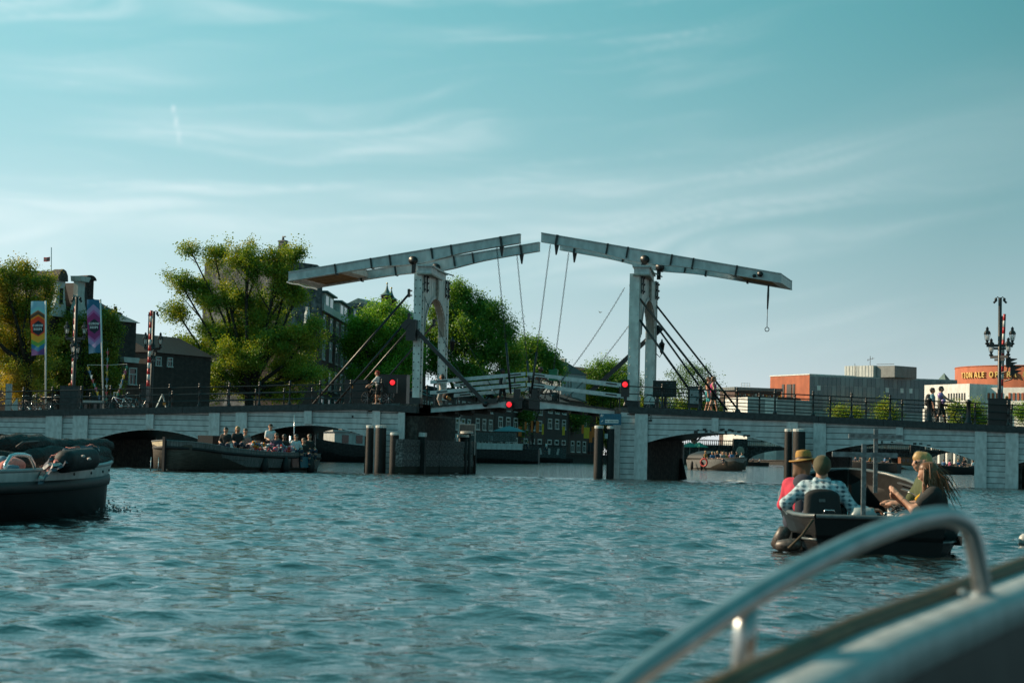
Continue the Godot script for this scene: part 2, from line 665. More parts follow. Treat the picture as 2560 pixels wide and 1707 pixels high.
func strip(sh: Shape, u0: float, u1: float, y0: float, y1: float, v0: float, v1: float, _mid: float, below: float) -> bool:   # a board from u0 to u1, its lower edge cut by the arch and its upper edge by the cornice
	var n := maxi(1, int((u1 - u0) / 0.3))
	var any := false
	for k in n:
		var a := lerpf(u0, u1, float(k) / n) + (0.002 if k == 0 else 0.0)
		var b := lerpf(u0, u1, float(k + 1) / n) - (0.002 if k == n - 1 else 0.0)
		var la := maxf(y0, arch_y(a) + 0.004)
		var lb := maxf(y0, arch_y(b) + 0.004)
		var ta := minf(y1, deck_y(a) - below)
		var tb := minf(y1, deck_y(b) - below)
		if ta - la < 0.004 and tb - lb < 0.004:
			continue
		la = minf(la, ta - 0.001)
		lb = minf(lb, tb - 0.001)
		any = true
		var p := [B(a, la, v0), B(a, ta, v0), B(b, tb, v0), B(b, lb, v0)]
		var q := [B(a, la, v1), B(a, ta, v1), B(b, tb, v1), B(b, lb, v1)]
		sh.quad(p[0], p[1], p[2], p[3])
		sh.quad(p[1], q[1], q[2], p[2])
		sh.quad(p[0], p[3], q[3], q[0])
		if k == 0:
			sh.quad(p[0], q[0], q[1], p[1])
		if k == n - 1:
			sh.quad(p[3], p[2], q[2], q[3])
	return any

func make_railings(root: Node3D, iron: Material):
	var post := Shape.new()
	post.soft().lathe([[0.11, 0], [0.10, 0.10], [0.055, 0.16], [0.045, 0.55], [0.07, 0.58], [0.045, 0.62], [0.042, 0.98], [0.075, 1.02], [0.075, 1.07], [0.04, 1.1], [0.065, 1.15], [0.06, 1.21], [0.0, 1.25]], Vector3.ZERO, 8)
	var post_mesh := post.done()
	var big := Shape.new()
	big.soft().lathe([[0.2, 0], [0.17, 0.1], [0.13, 0.2], [0.10, 0.5], [0.10, 1.0], [0.14, 1.04], [0.14, 1.12], [0.0, 1.2]], Vector3.ZERO, 8)
	var big_mesh := big.done()
	for side in [-1, 1]:
		for f in 2:
			var v := 0.1 if f == 0 else 7.55
			var rail := Node3D.new()
			rail.name = "near_railing" if f == 0 else "far_railing"
			root.add_child(rail, true)
			var u := 5.55 if side > 0 else 6.9
			var us := []
			while u < 31.0:
				us.append(side * u)
				u += 1.84 if side > 0 else 1.62
			for k in us.size():
				var o := obj("post", big_mesh if side > 0 and k in [8, 9] and f == 0 else post_mesh, iron, rail)
				o.position = B(us[k], deck_y(us[k]) - 0.02, v)
			for h in [0.28, 0.63, 1.0]:
				var sh := Shape.new()
				var pts := []
				var gap := []
				for x in us:
					pts.append(B(x, deck_y(x) + h, v))
				sh.soft().tube(pts, 0.033 if h > 0.9 else 0.026, 6)
				obj("rail", sh, iron, rail)

func make_portal(root: Node3D, s: int):
	var white := worn("portal_white", Color(0.70, 0.69, 0.665), 0.45, "soft", 2.2)
	var white2 := worn("portal_white_b", Color(0.66, 0.65, 0.62), 0.45, "soft", 1.4)
	var iron: Material = M.iron
	var plinth: Material = M.bridge_slate
	var portal := Node3D.new()
	portal.name = "portal"
	root.add_child(portal, true)
	# a near post and a far post 4.2 m behind it
	var uo := -5.66 if s < 0 else 5.46    # left edge
	var w := 0.42 if s < 0 else 0.50
	for f in 2:
		var v := 1.0 if f == 0 else 5.2
		var c := []
		for i in 8:
			var top := 1.0 if i & 2 else 0.0
			var x := uo + (w if i & 1 else 0.0) + (0.06 * (1.0 - top) if s < 0 and not (i & 1) else 0.0) - (0.02 * (1.0 - top) if s > 0 and not (i & 1) else 0.0)
			c.append(B(x, 10.25 if i & 2 else 3.75, v + (0.0 if i & 4 else 0.5)))
		var sh := Shape.new()
		sh.hexa(c)
		obj("post", sh, white, portal)
		var cover := Shape.new()   # narrow cover strip at the inner corner
		cover.box(B(uo + w + 0.016, 7.0, v + 0.25), Vector3(0.03, 6.2, 0.22))
		obj("cover_strip", cover, white2, portal)
		var foot := Shape.new()
		foot.box(B(uo + w / 2, 3.6, v + 0.25), Vector3(w + 0.12, 0.5, 0.62))
		obj("plinth", foot, plinth, portal)
		var bolts := Shape.new()
		var y := 4.2
		while y < 10.0:
			for e in [0.0, w]:
				bolts.ball(B(uo + e + (-0.012 if e == 0.0 else 0.012), y, v + 0.14), Vector3(0.045, 0.04, 0.04), 6, 4)
				bolts.ball(B(uo + clampf(e, 0.1, w - 0.08), y + 0.2, v - 0.005), Vector3(0.035, 0.035, 0.03), 6, 4)
			y += 0.42
		obj("bolts", bolts, M.bridge_slate if s < 0 else white2, portal).set_meta("kind", "stuff")
		# lantern on the inner face
		var lamp := Shape.new()
		lamp.soft().lathe([[0.02, -0.3], [0.05, -0.24], [0.09, -0.2], [0.15, 0.22], [0.17, 0.24], [0.06, 0.36], [0.03, 0.5]], B(uo + w + 0.3, 6.75, v + 0.3) if f == 1 else B(uo + w + 0.3, 6.75, v + 0.5), 6)
		if f == 1:
			obj("lantern", lamp, iron, portal)
			var arm := Shape.new()
			arm.tube([B(uo + w, 6.5, v + 0.3), B(uo + w + 0.2, 6.3, v + 0.3), B(uo + w + 0.3, 6.5, v + 0.3)], 0.025, 6)
			obj("lantern_arm", arm, iron, portal)
	# arch boards between the posts, on the inner and on the outer face
	var ua := uo + w
	var v0 := 1.5
	var v1 := 5.2
	var n := 22
	for face in 2:
		var x := ua - 0.03 if face == 0 else uo + 0.06
		for k in n:
			var a := lerpf(v0, v1, float(k) / n) + 0.006
			var b := lerpf(v0, v1, float(k + 1) / n) - 0.006
			var sh := Shape.new()
			var ya := portal_arch(a, v0, v1)
			var yb := portal_arch(b, v0, v1)
			var off := 0.0 if k % 2 else 0.008
			var c := []
			for i in 8:
				var vv := a if i & 4 else b
				c.append(B(x + off + (0.05 if i & 1 else 0.0), 10.2 if i & 2 else (ya if i & 4 else yb), vv))
			sh.hexa(c)
			obj("plank", sh, white if k % 3 else white2, portal)
	# soffit of the arch
	var p := PackedVector3Array()
	var q := PackedVector3Array()
	for k in 33:
		var t := lerpf(-1, 1, k / 32.0)
		var v := lerpf(v0, v1, 0.5 + 0.5 * sin(t * PI / 2.0) * 0.99)
		p.append(B(uo + 0.05, portal_arch(v, v0, v1), v))
		q.append(B(ua + 0.06, portal_arch(v, v0, v1), v))
	var soffit := Shape.new()
	soffit.soft().sheet([p, q])
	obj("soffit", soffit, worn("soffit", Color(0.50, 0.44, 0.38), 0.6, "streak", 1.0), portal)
	var rib := Shape.new()
	var r1 := PackedVector3Array()
	var r2 := PackedVector3Array()
	for k in 33:
		var t := lerpf(-1, 1, k / 32.0)
		var v := lerpf(v0, v1, 0.5 + 0.5 * sin(t * PI / 2.0) * 0.99)
		r1.append(B(ua + 0.065, portal_arch(v, v0, v1) - 0.005, v))
		r2.append(B(ua + 0.065, portal_arch(v, v0 - 0.12, v1 + 0.12) + 0.15, v))
	rib.sheet([r1, r2])
	obj("arch_moulding", rib, M.bridge_trim, portal)
	var key := Shape.new()
	key.box(B(ua + 0.08, 9.65, 3.35), Vector3(0.14, 1.15, 0.17))
	obj("keystone", key, worn("keystone", Color(0.42, 0.38, 0.33), 0.6, "mottle", 1.0), portal)
	# lintel and cap
	var lintel := Shape.new()
	lintel.box(B(uo + w / 2, 10.38, 3.35), Vector3(w + 0.26, 0.36, 5.0), Basis(Vector3.UP, 0.075))
	obj("lintel", lintel, M.bridge_trim, portal)
	for e in [[10.17, 0.08, 0.36, 5.1, M.soffit], [10.60, 0.09, 0.42, 5.25, M.bridge_trim]]:
		var sh := Shape.new()
		sh.box(B(uo + w / 2, e[0], 3.35), Vector3(w + e[2], e[1], e[3]), Basis(Vector3.UP, 0.075))
		obj("cap_moulding", sh, e[4], portal)
	var dent := Shape.new()
	for k in 31:
		dent.box(B(ua + 0.19, 10.53, 0.95 + k * 0.16), Vector3(0.05, 0.06, 0.08))
	obj("dentils", dent, M.soffit, portal).set_meta("kind", "stuff")
	for v in [1.25, 1.75, 4.95, 5.45]:   # iron straps from the cap down the posts
		var sh := Shape.new()
		sh.box(B(ua + 0.055, 9.75, v), Vector3(0.05, 0.95, 0.07))
		for y in [9.4, 9.75, 10.08]:
			sh.box(B(ua + 0.1, y, v), Vector3(0.08, 0.09, 0.13))
		obj("strap", sh, iron, portal)

func portal_arch(v: float, v0: float, v1: float) -> float:
	var m := (v0 + v1) / 2.0
	var hw := (v1 - v0) / 2.0
	var t := clampf((v - m) / hw, -1.0, 1.0)
	return 6.9 + 2.18 * sqrt(maxf(0.0, 1.0 - t * t))

func make_beams(root: Node3D, s: int, ochre: Material):
	var white: Material = M.bridge_white
	var trim: Material = M.bridge_trim
	var iron: Material = M.iron
	var beam := Node3D.new()
	beam.name = "balance_beam"
	root.add_child(beam, true)
	# near beam: tips and pivot as [u, y of the top edge]
	var tip_in := Vector2(-0.24, 12.25) if s < 0 else Vector2(0.87, 12.31)
	var tip_out := Vector2(-12.42, 10.24) if s < 0 else Vector2(12.98, 10.29)
	var piv := -5.45 if s < 0 else 5.9
	var bands := [[-9.9, 0], [-8.0, 0], [-7.0, 0], [-4.8, 0], [-3.78, 0], [-1.2, 1]] if s < 0 else [[4.25, 0], [5.28, 0], [7.5, 0], [8.58, 0], [10.75, 0], [1.66, 1]]
	for f in 2:
		var v := 1.08 if f == 0 else 4.95
		var top := []
		var low := []
		for k in 25:
			var u := lerpf(tip_out.x, tip_in.x, k / 24.0)
			var y := lerpf(tip_out.y, tip_in.y, k / 24.0)
			var h := 0.45 + 0.20 * exp(-pow((u - piv) / 1.6, 2.0))
			top.append(Vector3(u, y, 0))
			low.append(Vector3(u, y - h, 0))
		var web := Shape.new()
		var fl := Shape.new()
		for k in 24:
			for e in [[top, low, 0.05, 0.31, web]]:
				var c := []
				for i in 8:
					var p: Vector3 = (e[0] if i & 2 else e[1])[k + (1 if i & 1 else 0)]
					c.append(B(p.x, p.y, v + (e[2] if i & 4 else e[3])))
				web.hexa(c)
			for t in 2:
				var line: Array = top if t == 0 else low
				var c := []
				for i in 8:
					var p: Vector3 = line[k + (1 if i & 1 else 0)]
					c.append(B(p.x, p.y + (0.02 if i & 2 else -0.02), v + (0.0 if i & 4 else 0.36)))
				fl.hexa(c)
		obj("girder", web, white, beam)
		obj("flange", fl, trim, beam)
		var riv := Shape.new()
		for k in range(1, 62):
			var t := k / 62.0
			var u := lerpf(tip_out.x, tip_in.x, t)
			var y := lerpf(tip_out.y, tip_in.y, t)
			var h := 0.45 + 0.20 * exp(-pow((u - piv) / 1.6, 2.0))
			riv.box(B(u, y - 0.045, v + 0.035), Vector3(0.06, 0.03, 0.03))
			riv.box(B(u, y - h + 0.045, v + 0.035), Vector3(0.06, 0.03, 0.03))
		obj("rivets", riv, M.bridge_white_b, beam).set_meta("kind", "stuff")
		for b in bands:
			var u: float = b[0]
			var t := (u - tip_out.x) / (tip_in.x - tip_out.x)
			var y := lerpf(tip_out.y, tip_in.y, t)
			var sh := Shape.new()
			var rot := Basis(Vector3(0, 0, 1), 0.165 * -s)
			if b[1] == 0:
				sh.box(B(u, y - 0.25, v + 0.18), Vector3(0.085, 0.56, 0.40), rot)
				obj("strap", sh, iron, beam)
			else:
				sh.box(B(u, y - 0.25, v + 0.18), Vector3(0.11, 0.56, 0.42), rot)
				var c := []
				for i in 8:
					var q := 1.0 if i & 2 else 0.28
					c.append(B(u + (0.03 * -s if not (i & 2) else 0.0), y - 0.4 if i & 2 else y - 0.98, v + 0.18) + Vector3((0.12 if i & 1 else -0.12) * q, 0, (0.1 if i & 4 else -0.1) * q))
				sh.hexa(c)
				obj("chain_hanger", sh, iron, beam)
		var tp := (piv - tip_out.x) / (tip_in.x - tip_out.x)
		var py := lerpf(tip_out.y, tip_in.y, tp) - 0.52
		var pin := Shape.new()
		pin.soft().tube([B(piv + 0.3 * s, py, v - 0.12), B(piv + 0.3 * s, py, v + 0.5)], 0.22, 14)
		pin.flat().box(B(piv + 0.25 * s, py - 0.35, v - 0.05), Vector3(0.2, 0.6, 0.1))
		obj("pivot_bearing", pin, iron, beam)
	# counterweight box between the two outer ends
	var du := -s * 1.0
	var y0 := tip_out.y - 0.45
	var sl := 0.165
	var A := func(k: float, drop: float, v: float) -> Vector3: return B(tip_out.x + du * k, y0 + sl * k - drop, v)
	var cw := Shape.new()
	for e in [[0.02, 0.55, 1.3, 5.1], [2.35, 2.9, 1.3, 5.1]]:
		var c := []
		for i in 8:
			c.append(A.call(e[0] if i & 1 else e[1], -0.4 if i & 2 else (0.0 if e[0] < 1.0 else -0.1), e[2] if i & 4 else e[3]))
		cw.hexa(c)
	obj("counterweight_frame", cw, trim, beam)
	var under := Shape.new()
	for k in 7:
		var c := []
		for i in 8:
			c.append(A.call((0.5 if i & 1 else 2.4), (-0.3 if i & 2 else -0.07 - (k % 2) * 0.012), lerpf(1.4, 5.0, (k + (0.02 if i & 4 else 0.98)) / 7.0)))
		var pl := Shape.new()
		pl.hexa(c)
		obj("counterweight_plank", pl, ochre, beam)
	var lid := Shape.new()
	var c2 := []
	for i in 8:
		c2.append(A.call((0.01 if i & 1 else 2.92), -0.465 if i & 2 else -0.42, 1.1 if i & 4 else 5.3))
	lid.hexa(c2)
	obj("counterweight_lid", lid, trim, beam)
	if s < 0:
		var bulbs := Shape.new()
		for k in 22:
			bulbs.ball(A.call(-0.03, 0.07 + 0.02 * sin(k * 0.6), lerpf(1.1, 5.3, k / 21.0)), Vector3(0.05, 0.04, 0.05), 6, 4)
		obj("string_lights", bulbs, paint("bulb_white", Color(0.8, 0.8, 0.78), 0.3), beam).set_meta("kind", "stuff")
	else:
		var disc := Shape.new()
		disc.soft().tube([B(11.95, 10.25, 1.0), B(11.95, 10.25, 1.14)], 0.14, 14)
		disc.tube([B(11.66, 10.17, 1.04), B(11.66, 10.17, 1.14)], 0.09, 8)
		obj("round_plate", disc, iron, beam)
		var pull := Shape.new()
		var p0 := L(1922, 712, 1.3)
		pull.soft().tube([p0, p0 + Vector3(-0.01, -0.55, 0), p0 + Vector3(-0.03, -1.2, 0)], [0.045, 0.06, 0.035], 6)
		pull.tube([p0 + Vector3(-0.03, -1.2, 0), p0 + Vector3(-0.04, -2.1, 0)], 0.018, 5)
		pull.torus(p0 + Vector3(-0.04, -2.21, 0), Vector3(0, 0, 1), 0.1, 0.02)
		obj("pull_ring", pull, iron, beam)

func make_leaves(root: Node3D, timber: Material, ochre: Material):
	var white: Material = M.bridge_white
	var iron: Material = M.iron
	for s in [-1, 1]:
		var leaf := Node3D.new()
		leaf.name = "bridge_leaf"
		root.add_child(leaf, true)
		var ui := 0.12 if s < 0 else 0.45   # inner end
		var uo := -4.62 if s < 0 else 5.12
		var Y := func(u: float) -> float: return 3.93 - 0.102 * absf(u - 0.25)
		for f in 2:
			var v := 1.05 if f == 0 else 5.15
			var c := []
			# the white edge girder, its lower edge cut away towards the middle
			for seg in [[uo, lerpf(uo, ui, 0.74), 0.31, 0.34], [lerpf(uo, ui, 0.74), lerpf(uo, ui, 0.88), 0.34, 0.46]]:
				c = []
				for i in 8:
					var right: bool = (i & 1) == (1 if s < 0 else 0)
					var u: float = seg[1] if right else seg[0]
					c.append(B(u, Y.call(u) - 0.02 - (0.0 if i & 2 else (seg[3] if right else seg[2])), v + (0.0 if i & 4 else 0.2)))
				var sh := Shape.new()
				sh.hexa(c)
				obj("edge_girder", sh, white, leaf)
			# dark iron end shoe where the chains pull
			var shoe := Shape.new()
			c = []
			var ua := lerpf(uo, ui, 0.88)
			for i in 8:
				var right: bool = (i & 1) == (1 if s < 0 else 0)
				var u: float = ui if right else ua
				c.append(B(u, Y.call(u) - (-0.06 if i & 2 else 0.5), v + (-0.03 if i & 4 else 0.25)))
			shoe.hexa(c)
			shoe.box(B(lerpf(ua, ui, 0.5), Y.call(ui) + 0.22, v + 0.05), Vector3(0.3, 0.5, 0.14))
			obj("end_shoe", shoe, iron, leaf)
			# rails
			for h in [[1.32, 0.18], [0.78, 0.18]]:
				c = []
				for i in 8:
					var right: bool = (i & 1) == (1 if s < 0 else 0)
					var u: float = (0.2 if s < 0 else 0.3) if right else uo - s * -0.1
					c.append(B(u, Y.call(u) + h[0] + (0.0 if i & 2 else -h[1]), v + 0.1 + (0.0 if i & 4 else 0.12)))
				var sh := Shape.new()
				sh.hexa(c)
				obj("handrail", sh, M.bridge_trim, leaf)
				for e in [[0.05, 0.17], [0.84, 0.97]]:
					c = []
					for i in 8:
						var right: bool = (i & 1) == (1 if s < 0 else 0)
						var u := lerpf(uo, ui, e[1] if right else e[0])
						c.append(B(u, Y.call(u) + h[0] - (0.055 if i & 2 else 0.125), v + 0.085 + (0.0 if i & 4 else 0.15)))
					var slot := Shape.new()
					slot.hexa(c)
					obj("rail_bracket", slot, iron, leaf)
			for t in [0.02, 0.9]:
				var u := lerpf(uo, ui, t)
				var sh := Shape.new()
				sh.box(B(u, Y.call(u) + 0.68, v + 0.17), Vector3(0.07, 1.35, 0.07))
				obj("rail_post", sh, iron, leaf)
		# deck planks and cross beams
		var n := 24
		for k in n:
			var a := lerpf(uo, ui, k / float(n))
			var b := lerpf(uo, ui, (k + 0.95) / float(n))
			var c := []
			for i in 8:
				var u := b if (i & 1) == (1 if s < 0 else 0) else a
				c.append(B(u, Y.call(u) - (0.0 if i & 2 else 0.09) + 0.012 * (k % 2), 0.98 if i & 4 else 5.5))
			var sh := Shape.new()
			sh.hexa(c)
			obj("deck_plank", sh, timber, leaf)
		for k in 6:
			var u := lerpf(uo, ui, 0.06 + k * 0.18)
			var sh := Shape.new()
			sh.box(B(u, Y.call(u) - 0.3, 3.2), Vector3(0.18, 0.4, 3.9))
			obj("cross_beam", sh, timber, leaf)

func chain(root: Node3D, a: Vector3, b: Vector3, size: float, sag := 0.0, called := "lifting_chain"):
	var sh := Shape.new()
	sh.soft()
	var n := int(a.distance_to(b) / (size * 1.42))
	var last := a
	for k in range(1, n + 1):
		var t := k / float(n)
		var p := a.lerp(b, t) - Vector3(0, sag * 4.0 * t * (1.0 - t), 0)
		var d := (p - last).normalized()
		var side := d.cross(Vector3(0, 0, 1)).normalized() if k % 2 else d.cross(d.cross(Vector3(0, 0, 1))).normalized()
		sh.torus((p + last) / 2.0, side, size * 0.42, size * 0.15, 8, 4, d * size * 0.38)
		last = p
	obj(called, sh, M.iron, root)

func rod(root: Node3D, a: Vector3, b: Vector3, r: float, called := "stay_rod"):
	var sh := Shape.new()
	sh.soft().tube([a, b], r, 6)
	obj(called, sh, M.iron, root)

func make_chains(root: Node3D, iron: Material):
	var dv := B(0, 0, 3.9)
	# lifting chains: near side, far side
	var a := L(1241, 610, 1.2)
	var b := L(1277, 985, 1.15)
	chain(root, a, a.lerp(b, 0.66), 0.078)
	rod(root, a.lerp(b, 0.66), b, 0.06, "chain_rod")
	chain(root, a + dv, (a + dv).lerp(b + dv, 0.75), 0.078)
	rod(root, (a + dv).lerp(b + dv, 0.75), b + dv, 0.05, "chain_rod")
	a = L(1376, 611, 1.2)
	b = L(1328, 985, 1.15)
	chain(root, a, a.lerp(b, 0.72), 0.078)
	rod(root, a.lerp(b, 0.72), b, 0.06, "chain_rod")
	chain(root, a + dv, (a + dv).lerp(b + dv, 0.8), 0.078)
	rod(root, (a + dv).lerp(b + dv, 0.8), b + dv, 0.05, "chain_rod")
	# safety chains from the posts to the leaves
	chain(root, L(1051, 718, 1.5), L(1183, 988, 1.1), 0.066, 0.25, "safety_chain")
	chain(root, L(1119, 738, 5.3), L(1240, 985, 5.1), 0.066, 0.3, "safety_chain")
	chain(root, L(1562, 719, 1.3), L(1375, 985, 1.1), 0.07, 0.3, "safety_chain")
	chain(root, L(1610, 760, 5.3), L(1412, 1000, 5.1), 0.07, 0.3, "safety_chain")
	# stays
	var off := B(0, 0, 4.2)
	for s in [[1022, 735, 782, 1010], [1022, 795, 838, 1010], [1590, 734, 1818, 1025], [1590, 786, 1757, 1020]]:
		var p := L(s[0], s[1], 1.2)
		var q := L(s[2], s[3], 0.9)
		rod(root, p, q, 0.062)
		rod(root, p + off, q + off, 0.055)
		for e in [p, p + off]:
			var sh := Shape.new()
			sh.box(e + Vector3(0, 0.05, 0), Vector3(0.12, 0.42, 0.14))
			for y in [-0.12, 0.12]:
				sh.box(e + Vector3(0.05, 0.05 + y, 0), Vector3(0.22, 0.06, 0.18))
			obj("stay_anchor", sh, iron, root)
	# thick push rods that work the leaves, and their housings
	var sh := Shape.new()
	sh.beam(L(1020, 805, 0.85), L(1216, 1010, 0.95), 0.16, 0.2)
	obj("push_rod", sh, iron, root)
	sh = Shape.new()
	var c0 := L(1029, 825, 0.75)
	sh.box(c0, Vector3(0.5, 1.05, 0.45))
	sh.box(c0 + Vector3(-0.3, 0.25, 0.1), Vector3(0.3, 0.4, 0.3), Basis(Vector3(0, 0, 1), -0.7))
	obj("push_rod_housing", sh, iron, root)
	sh = Shape.new()
	sh.box(L(1225, 1003, 0.95), Vector3(0.75, 0.24, 0.2), Basis(Vector3(0, 0, 1), 0.1))
	sh.soft().tube([L(1213, 1010, 0.75), L(1213, 1010, 1.0)], 0.15, 10)
	obj("push_rod_shoe", sh, iron, root)
	sh = Shape.new()
	sh.beam(L(1650, 820, 5.6), L(1470, 985, 5.6), 0.16, 0.22)
	obj("push_rod", sh, iron, root)
	sh = Shape.new()
	sh.beam(L(1652, 818, 5.6), L(1636, 833, 5.6), 0.3, 0.36)
	obj("push_rod_housing", sh, iron, root)

func make_abutments(root: Node3D, timber: Material, dark: Material):
	# fascia pipe and small dark marks on the siding
	var mark := worn("sticker_dark", Color(0.05, 0.05, 0.055), 0.6, "grime", 0.3)
	var sh := Shape.new()
	sh.tube([L(920, 1028, -0.03), L(975, 1025, -0.03)], 0.025, 5)
	sh.tube([L(918, 1029, -0.03), L(917, 1040, -0.03)], 0.012, 5)
	obj("conduit", sh, M.iron, root)
	sh = Shape.new()
	sh.tube([L(1568, 1035, -0.03), L(1625, 1038, -0.03)], 0.025, 5)
	sh.tube([L(1628, 1038, -0.03), L(1627, 1051, -0.03)], 0.012, 5)
	obj("conduit", sh, M.iron, root)
	rng.seed = 31
	for s in [[1738, 1080], [1746, 1075], [1762, 1073], [1766, 1079], [1781, 1078], [1804, 1074], [1809, 1073], [1825, 1074], [1832, 1077], [1848, 1079], [1864, 1088], [1872, 1089], [1815, 1081], [2206, 1105], [2231, 1105], [2288, 1109], [2303, 1109], [2323, 1113], [881, 1041], [1626, 1051], [1741, 1080]]:
		sh = Shape.new()
		var p := L(s[0], s[1], -0.012)
		sh.box(p, Vector3(rng.randf_range(0.08, 0.2), rng.randf_range(0.06, 0.13), 0.02))
		obj("sticker", sh, mark, root)

# ---------- people: one skin over a skeleton of tapered bones, clothes as slightly thicker skins
func skin_over(bones: Array, cell: float, blend := 0.02) -> ArrayMesh:   # bones: [from, to, radius there, radius here]
	var lo := Vector3.ONE * 1e9
	var hi := -lo
	for b in bones:
		var r: float = maxf(b[2], b[3]) + blend * 3.0 + cell * 2.0
		lo = lo.min((b[0] as Vector3).min(b[1]) - Vector3.ONE * r)
		hi = hi.max((b[0] as Vector3).max(b[1]) + Vector3.ONE * r)
	var nx := int((hi.x - lo.x) / cell) + 2
	var ny := int((hi.y - lo.y) / cell) + 2
	var nz := int((hi.z - lo.z) / cell) + 2
	var f := PackedFloat32Array()
	f.resize(nx * ny * nz)
	for b in bones:
		var p: Vector3 = b[0]
		var q: Vector3 = b[1]
		var ra: float = b[2]
		var rb: float = b[3]
		var reach := maxf(ra, rb) + blend * 4.5
		var c0 := ((p.min(q) - Vector3.ONE * reach - lo) / cell).floor()
		var c1 := ((p.max(q) + Vector3.ONE * reach - lo) / cell).ceil()
		var d := q - p
		var dd := maxf(d.length_squared(), 1e-9)
		for z in range(maxi(0, int(c0.z)), mini(nz, int(c1.z) + 1)):
			for y in range(maxi(0, int(c0.y)), mini(ny, int(c1.y) + 1)):
				var row := (z * ny + y) * nx
				for x in range(maxi(0, int(c0.x)), mini(nx, int(c1.x) + 1)):
					var w := lo + Vector3(x, y, z) * cell - p
					var t := clampf(w.dot(d) / dd, 0.0, 1.0)
					var e := (w - d * t).length() - lerpf(ra, rb, t)
					if e < blend * 4.5:
						f[row + x] += exp(-maxf(e, -0.2) / blend)
	var verts := PackedVector3Array()
	var at := {}
	var sy := nx
	var sz := nx * ny
	var corner := [0, 1, sy, sy + 1, sz, sz + 1, sz + sy, sz + sy + 1]
	var edges := [[0, 1], [2, 3], [4, 5], [6, 7], [0, 2], [1, 3], [4, 6], [5, 7], [0, 4], [1, 5], [2, 6], [3, 7]]
	for z in nz - 1:
		for y in ny - 1:
			var i := (z * ny + y) * nx
			for x in nx - 1:
				var v0 := f[i + x]
				if v0 > 1e6 or (v0 < 1e-9 and f[i + x + 1] < 1e-9 and f[i + x + corner[7]] < 1e-9 and f[i + x + sy] < 1e-9 and f[i + x + sz] < 1e-9):
					continue
				var mask := 0
				for k in 8:
					if f[i + x + corner[k]] > 1.0:
						mask |= 1 << k
				if mask == 0 or mask == 255:
					continue
				var s := Vector3.ZERO
				var n := 0
				for e in edges:
					var ia: bool = mask & (1 << e[0])
					var ib: bool = mask & (1 << e[1])
					if ia == ib:
						continue
					var fa := log(maxf(f[i + x + corner[e[0]]], 1e-6))
					var fb := log(maxf(f[i + x + corner[e[1]]], 1e-6))
					var t := fa / (fa - fb)
					s += Vector3(e[0] & 1, (e[0] >> 1) & 1, e[0] >> 2).lerp(Vector3(e[1] & 1, (e[1] >> 1) & 1, e[1] >> 2), t)
					n += 1
				at[i + x] = verts.size()
				verts.append(lo + (Vector3(x, y, z) + s / n) * cell)
	var idx := PackedInt32Array()
	for i in at:
		var a := f[i] > 1.0
		for ax in 3:
			var step: int = [1, sy, sz][ax]
			var b := f[i + step] > 1.0
			if a == b:
				continue
			var u: int = [sy, sz, 1][ax]
			var w: int = [sz, 1, sy][ax]
			if not (at.has(i - u) and at.has(i - w) and at.has(i - u - w)):
				continue
			var q := [at[i], at[i - u], at[i - u - w], at[i - w]]
			if not a:
				q.reverse()
			idx.append_array([q[0], q[1], q[2], q[0], q[2], q[3]])
	var normals := PackedVector3Array()
	normals.resize(verts.size())
	for k in range(0, idx.size(), 3):
		var n := (verts[idx[k + 2]] - verts[idx[k]]).cross(verts[idx[k + 1]] - verts[idx[k]])
		for j in 3:
			normals[idx[k + j]] += n
	for k in normals.size():
		normals[k] = normals[k].normalized()
	var arr := []
	arr.resize(Mesh.ARRAY_MAX)
	arr[Mesh.ARRAY_VERTEX] = verts
	arr[Mesh.ARRAY_NORMAL] = normals
	arr[Mesh.ARRAY_INDEX] = idx
	var mesh := ArrayMesh.new()
	if verts.size():
		mesh.add_surface_from_arrays(Mesh.PRIMITIVE_TRIANGLES, arr)
	return mesh

func bend(a: Vector3, b: Vector3, la: float, lb: float, hint: Vector3) -> Vector3:   # the elbow or knee between a and b
	var d := b - a
	var n := minf(d.length(), (la + lb) * 0.995)
	var t := (la * la - lb * lb + n * n) / (2.0 * n)
	var h := sqrt(maxf(0.0, la * la - t * t))
	var dir := d.normalized()
	return a + dir * t + (hint - dir * hint.dot(dir)).normalized() * h

func hand_bones(out: Array, wrist: Vector3, dir: Vector3, palm: Vector3, thumb_side: Vector3, curl: float, s := 1.0):
	var across := thumb_side.normalized()
	var k := wrist + dir * 0.085 * s
	for i in 4:   # palm as four rays, then three bones to each finger
		var off := across * (0.033 - i * 0.021) * s
		out.append([wrist + off * 0.6, k + off, 0.016 * s, 0.013 * s])
		var p := k + off
		var ang := 0.25 * curl
		var ln: float = [0.040, 0.045, 0.042, 0.033][i] * s
		for j in 3:
			var q = p + (dir * cos(ang) + palm * sin(ang)) * ln * [1.0, 0.7, 0.55][j]
			out.append([p, q, 0.0095 * s, 0.0082 * s])
			p = q
			ang += curl * 0.62
	var t0 := wrist + dir * 0.025 * s + across * 0.03 * s
	var t1 := t0 + (dir * 0.6 + across * 0.7 + palm * 0.35).normalized() * 0.042 * s
	var t2 := t1 + (dir * 0.8 + across * 0.2 + palm * 0.5).normalized() * 0.032 * s
	out.append([t0, t1, 0.014 * s, 0.011 * s])
	out.append([t1, t2, 0.011 * s, 0.0085 * s])

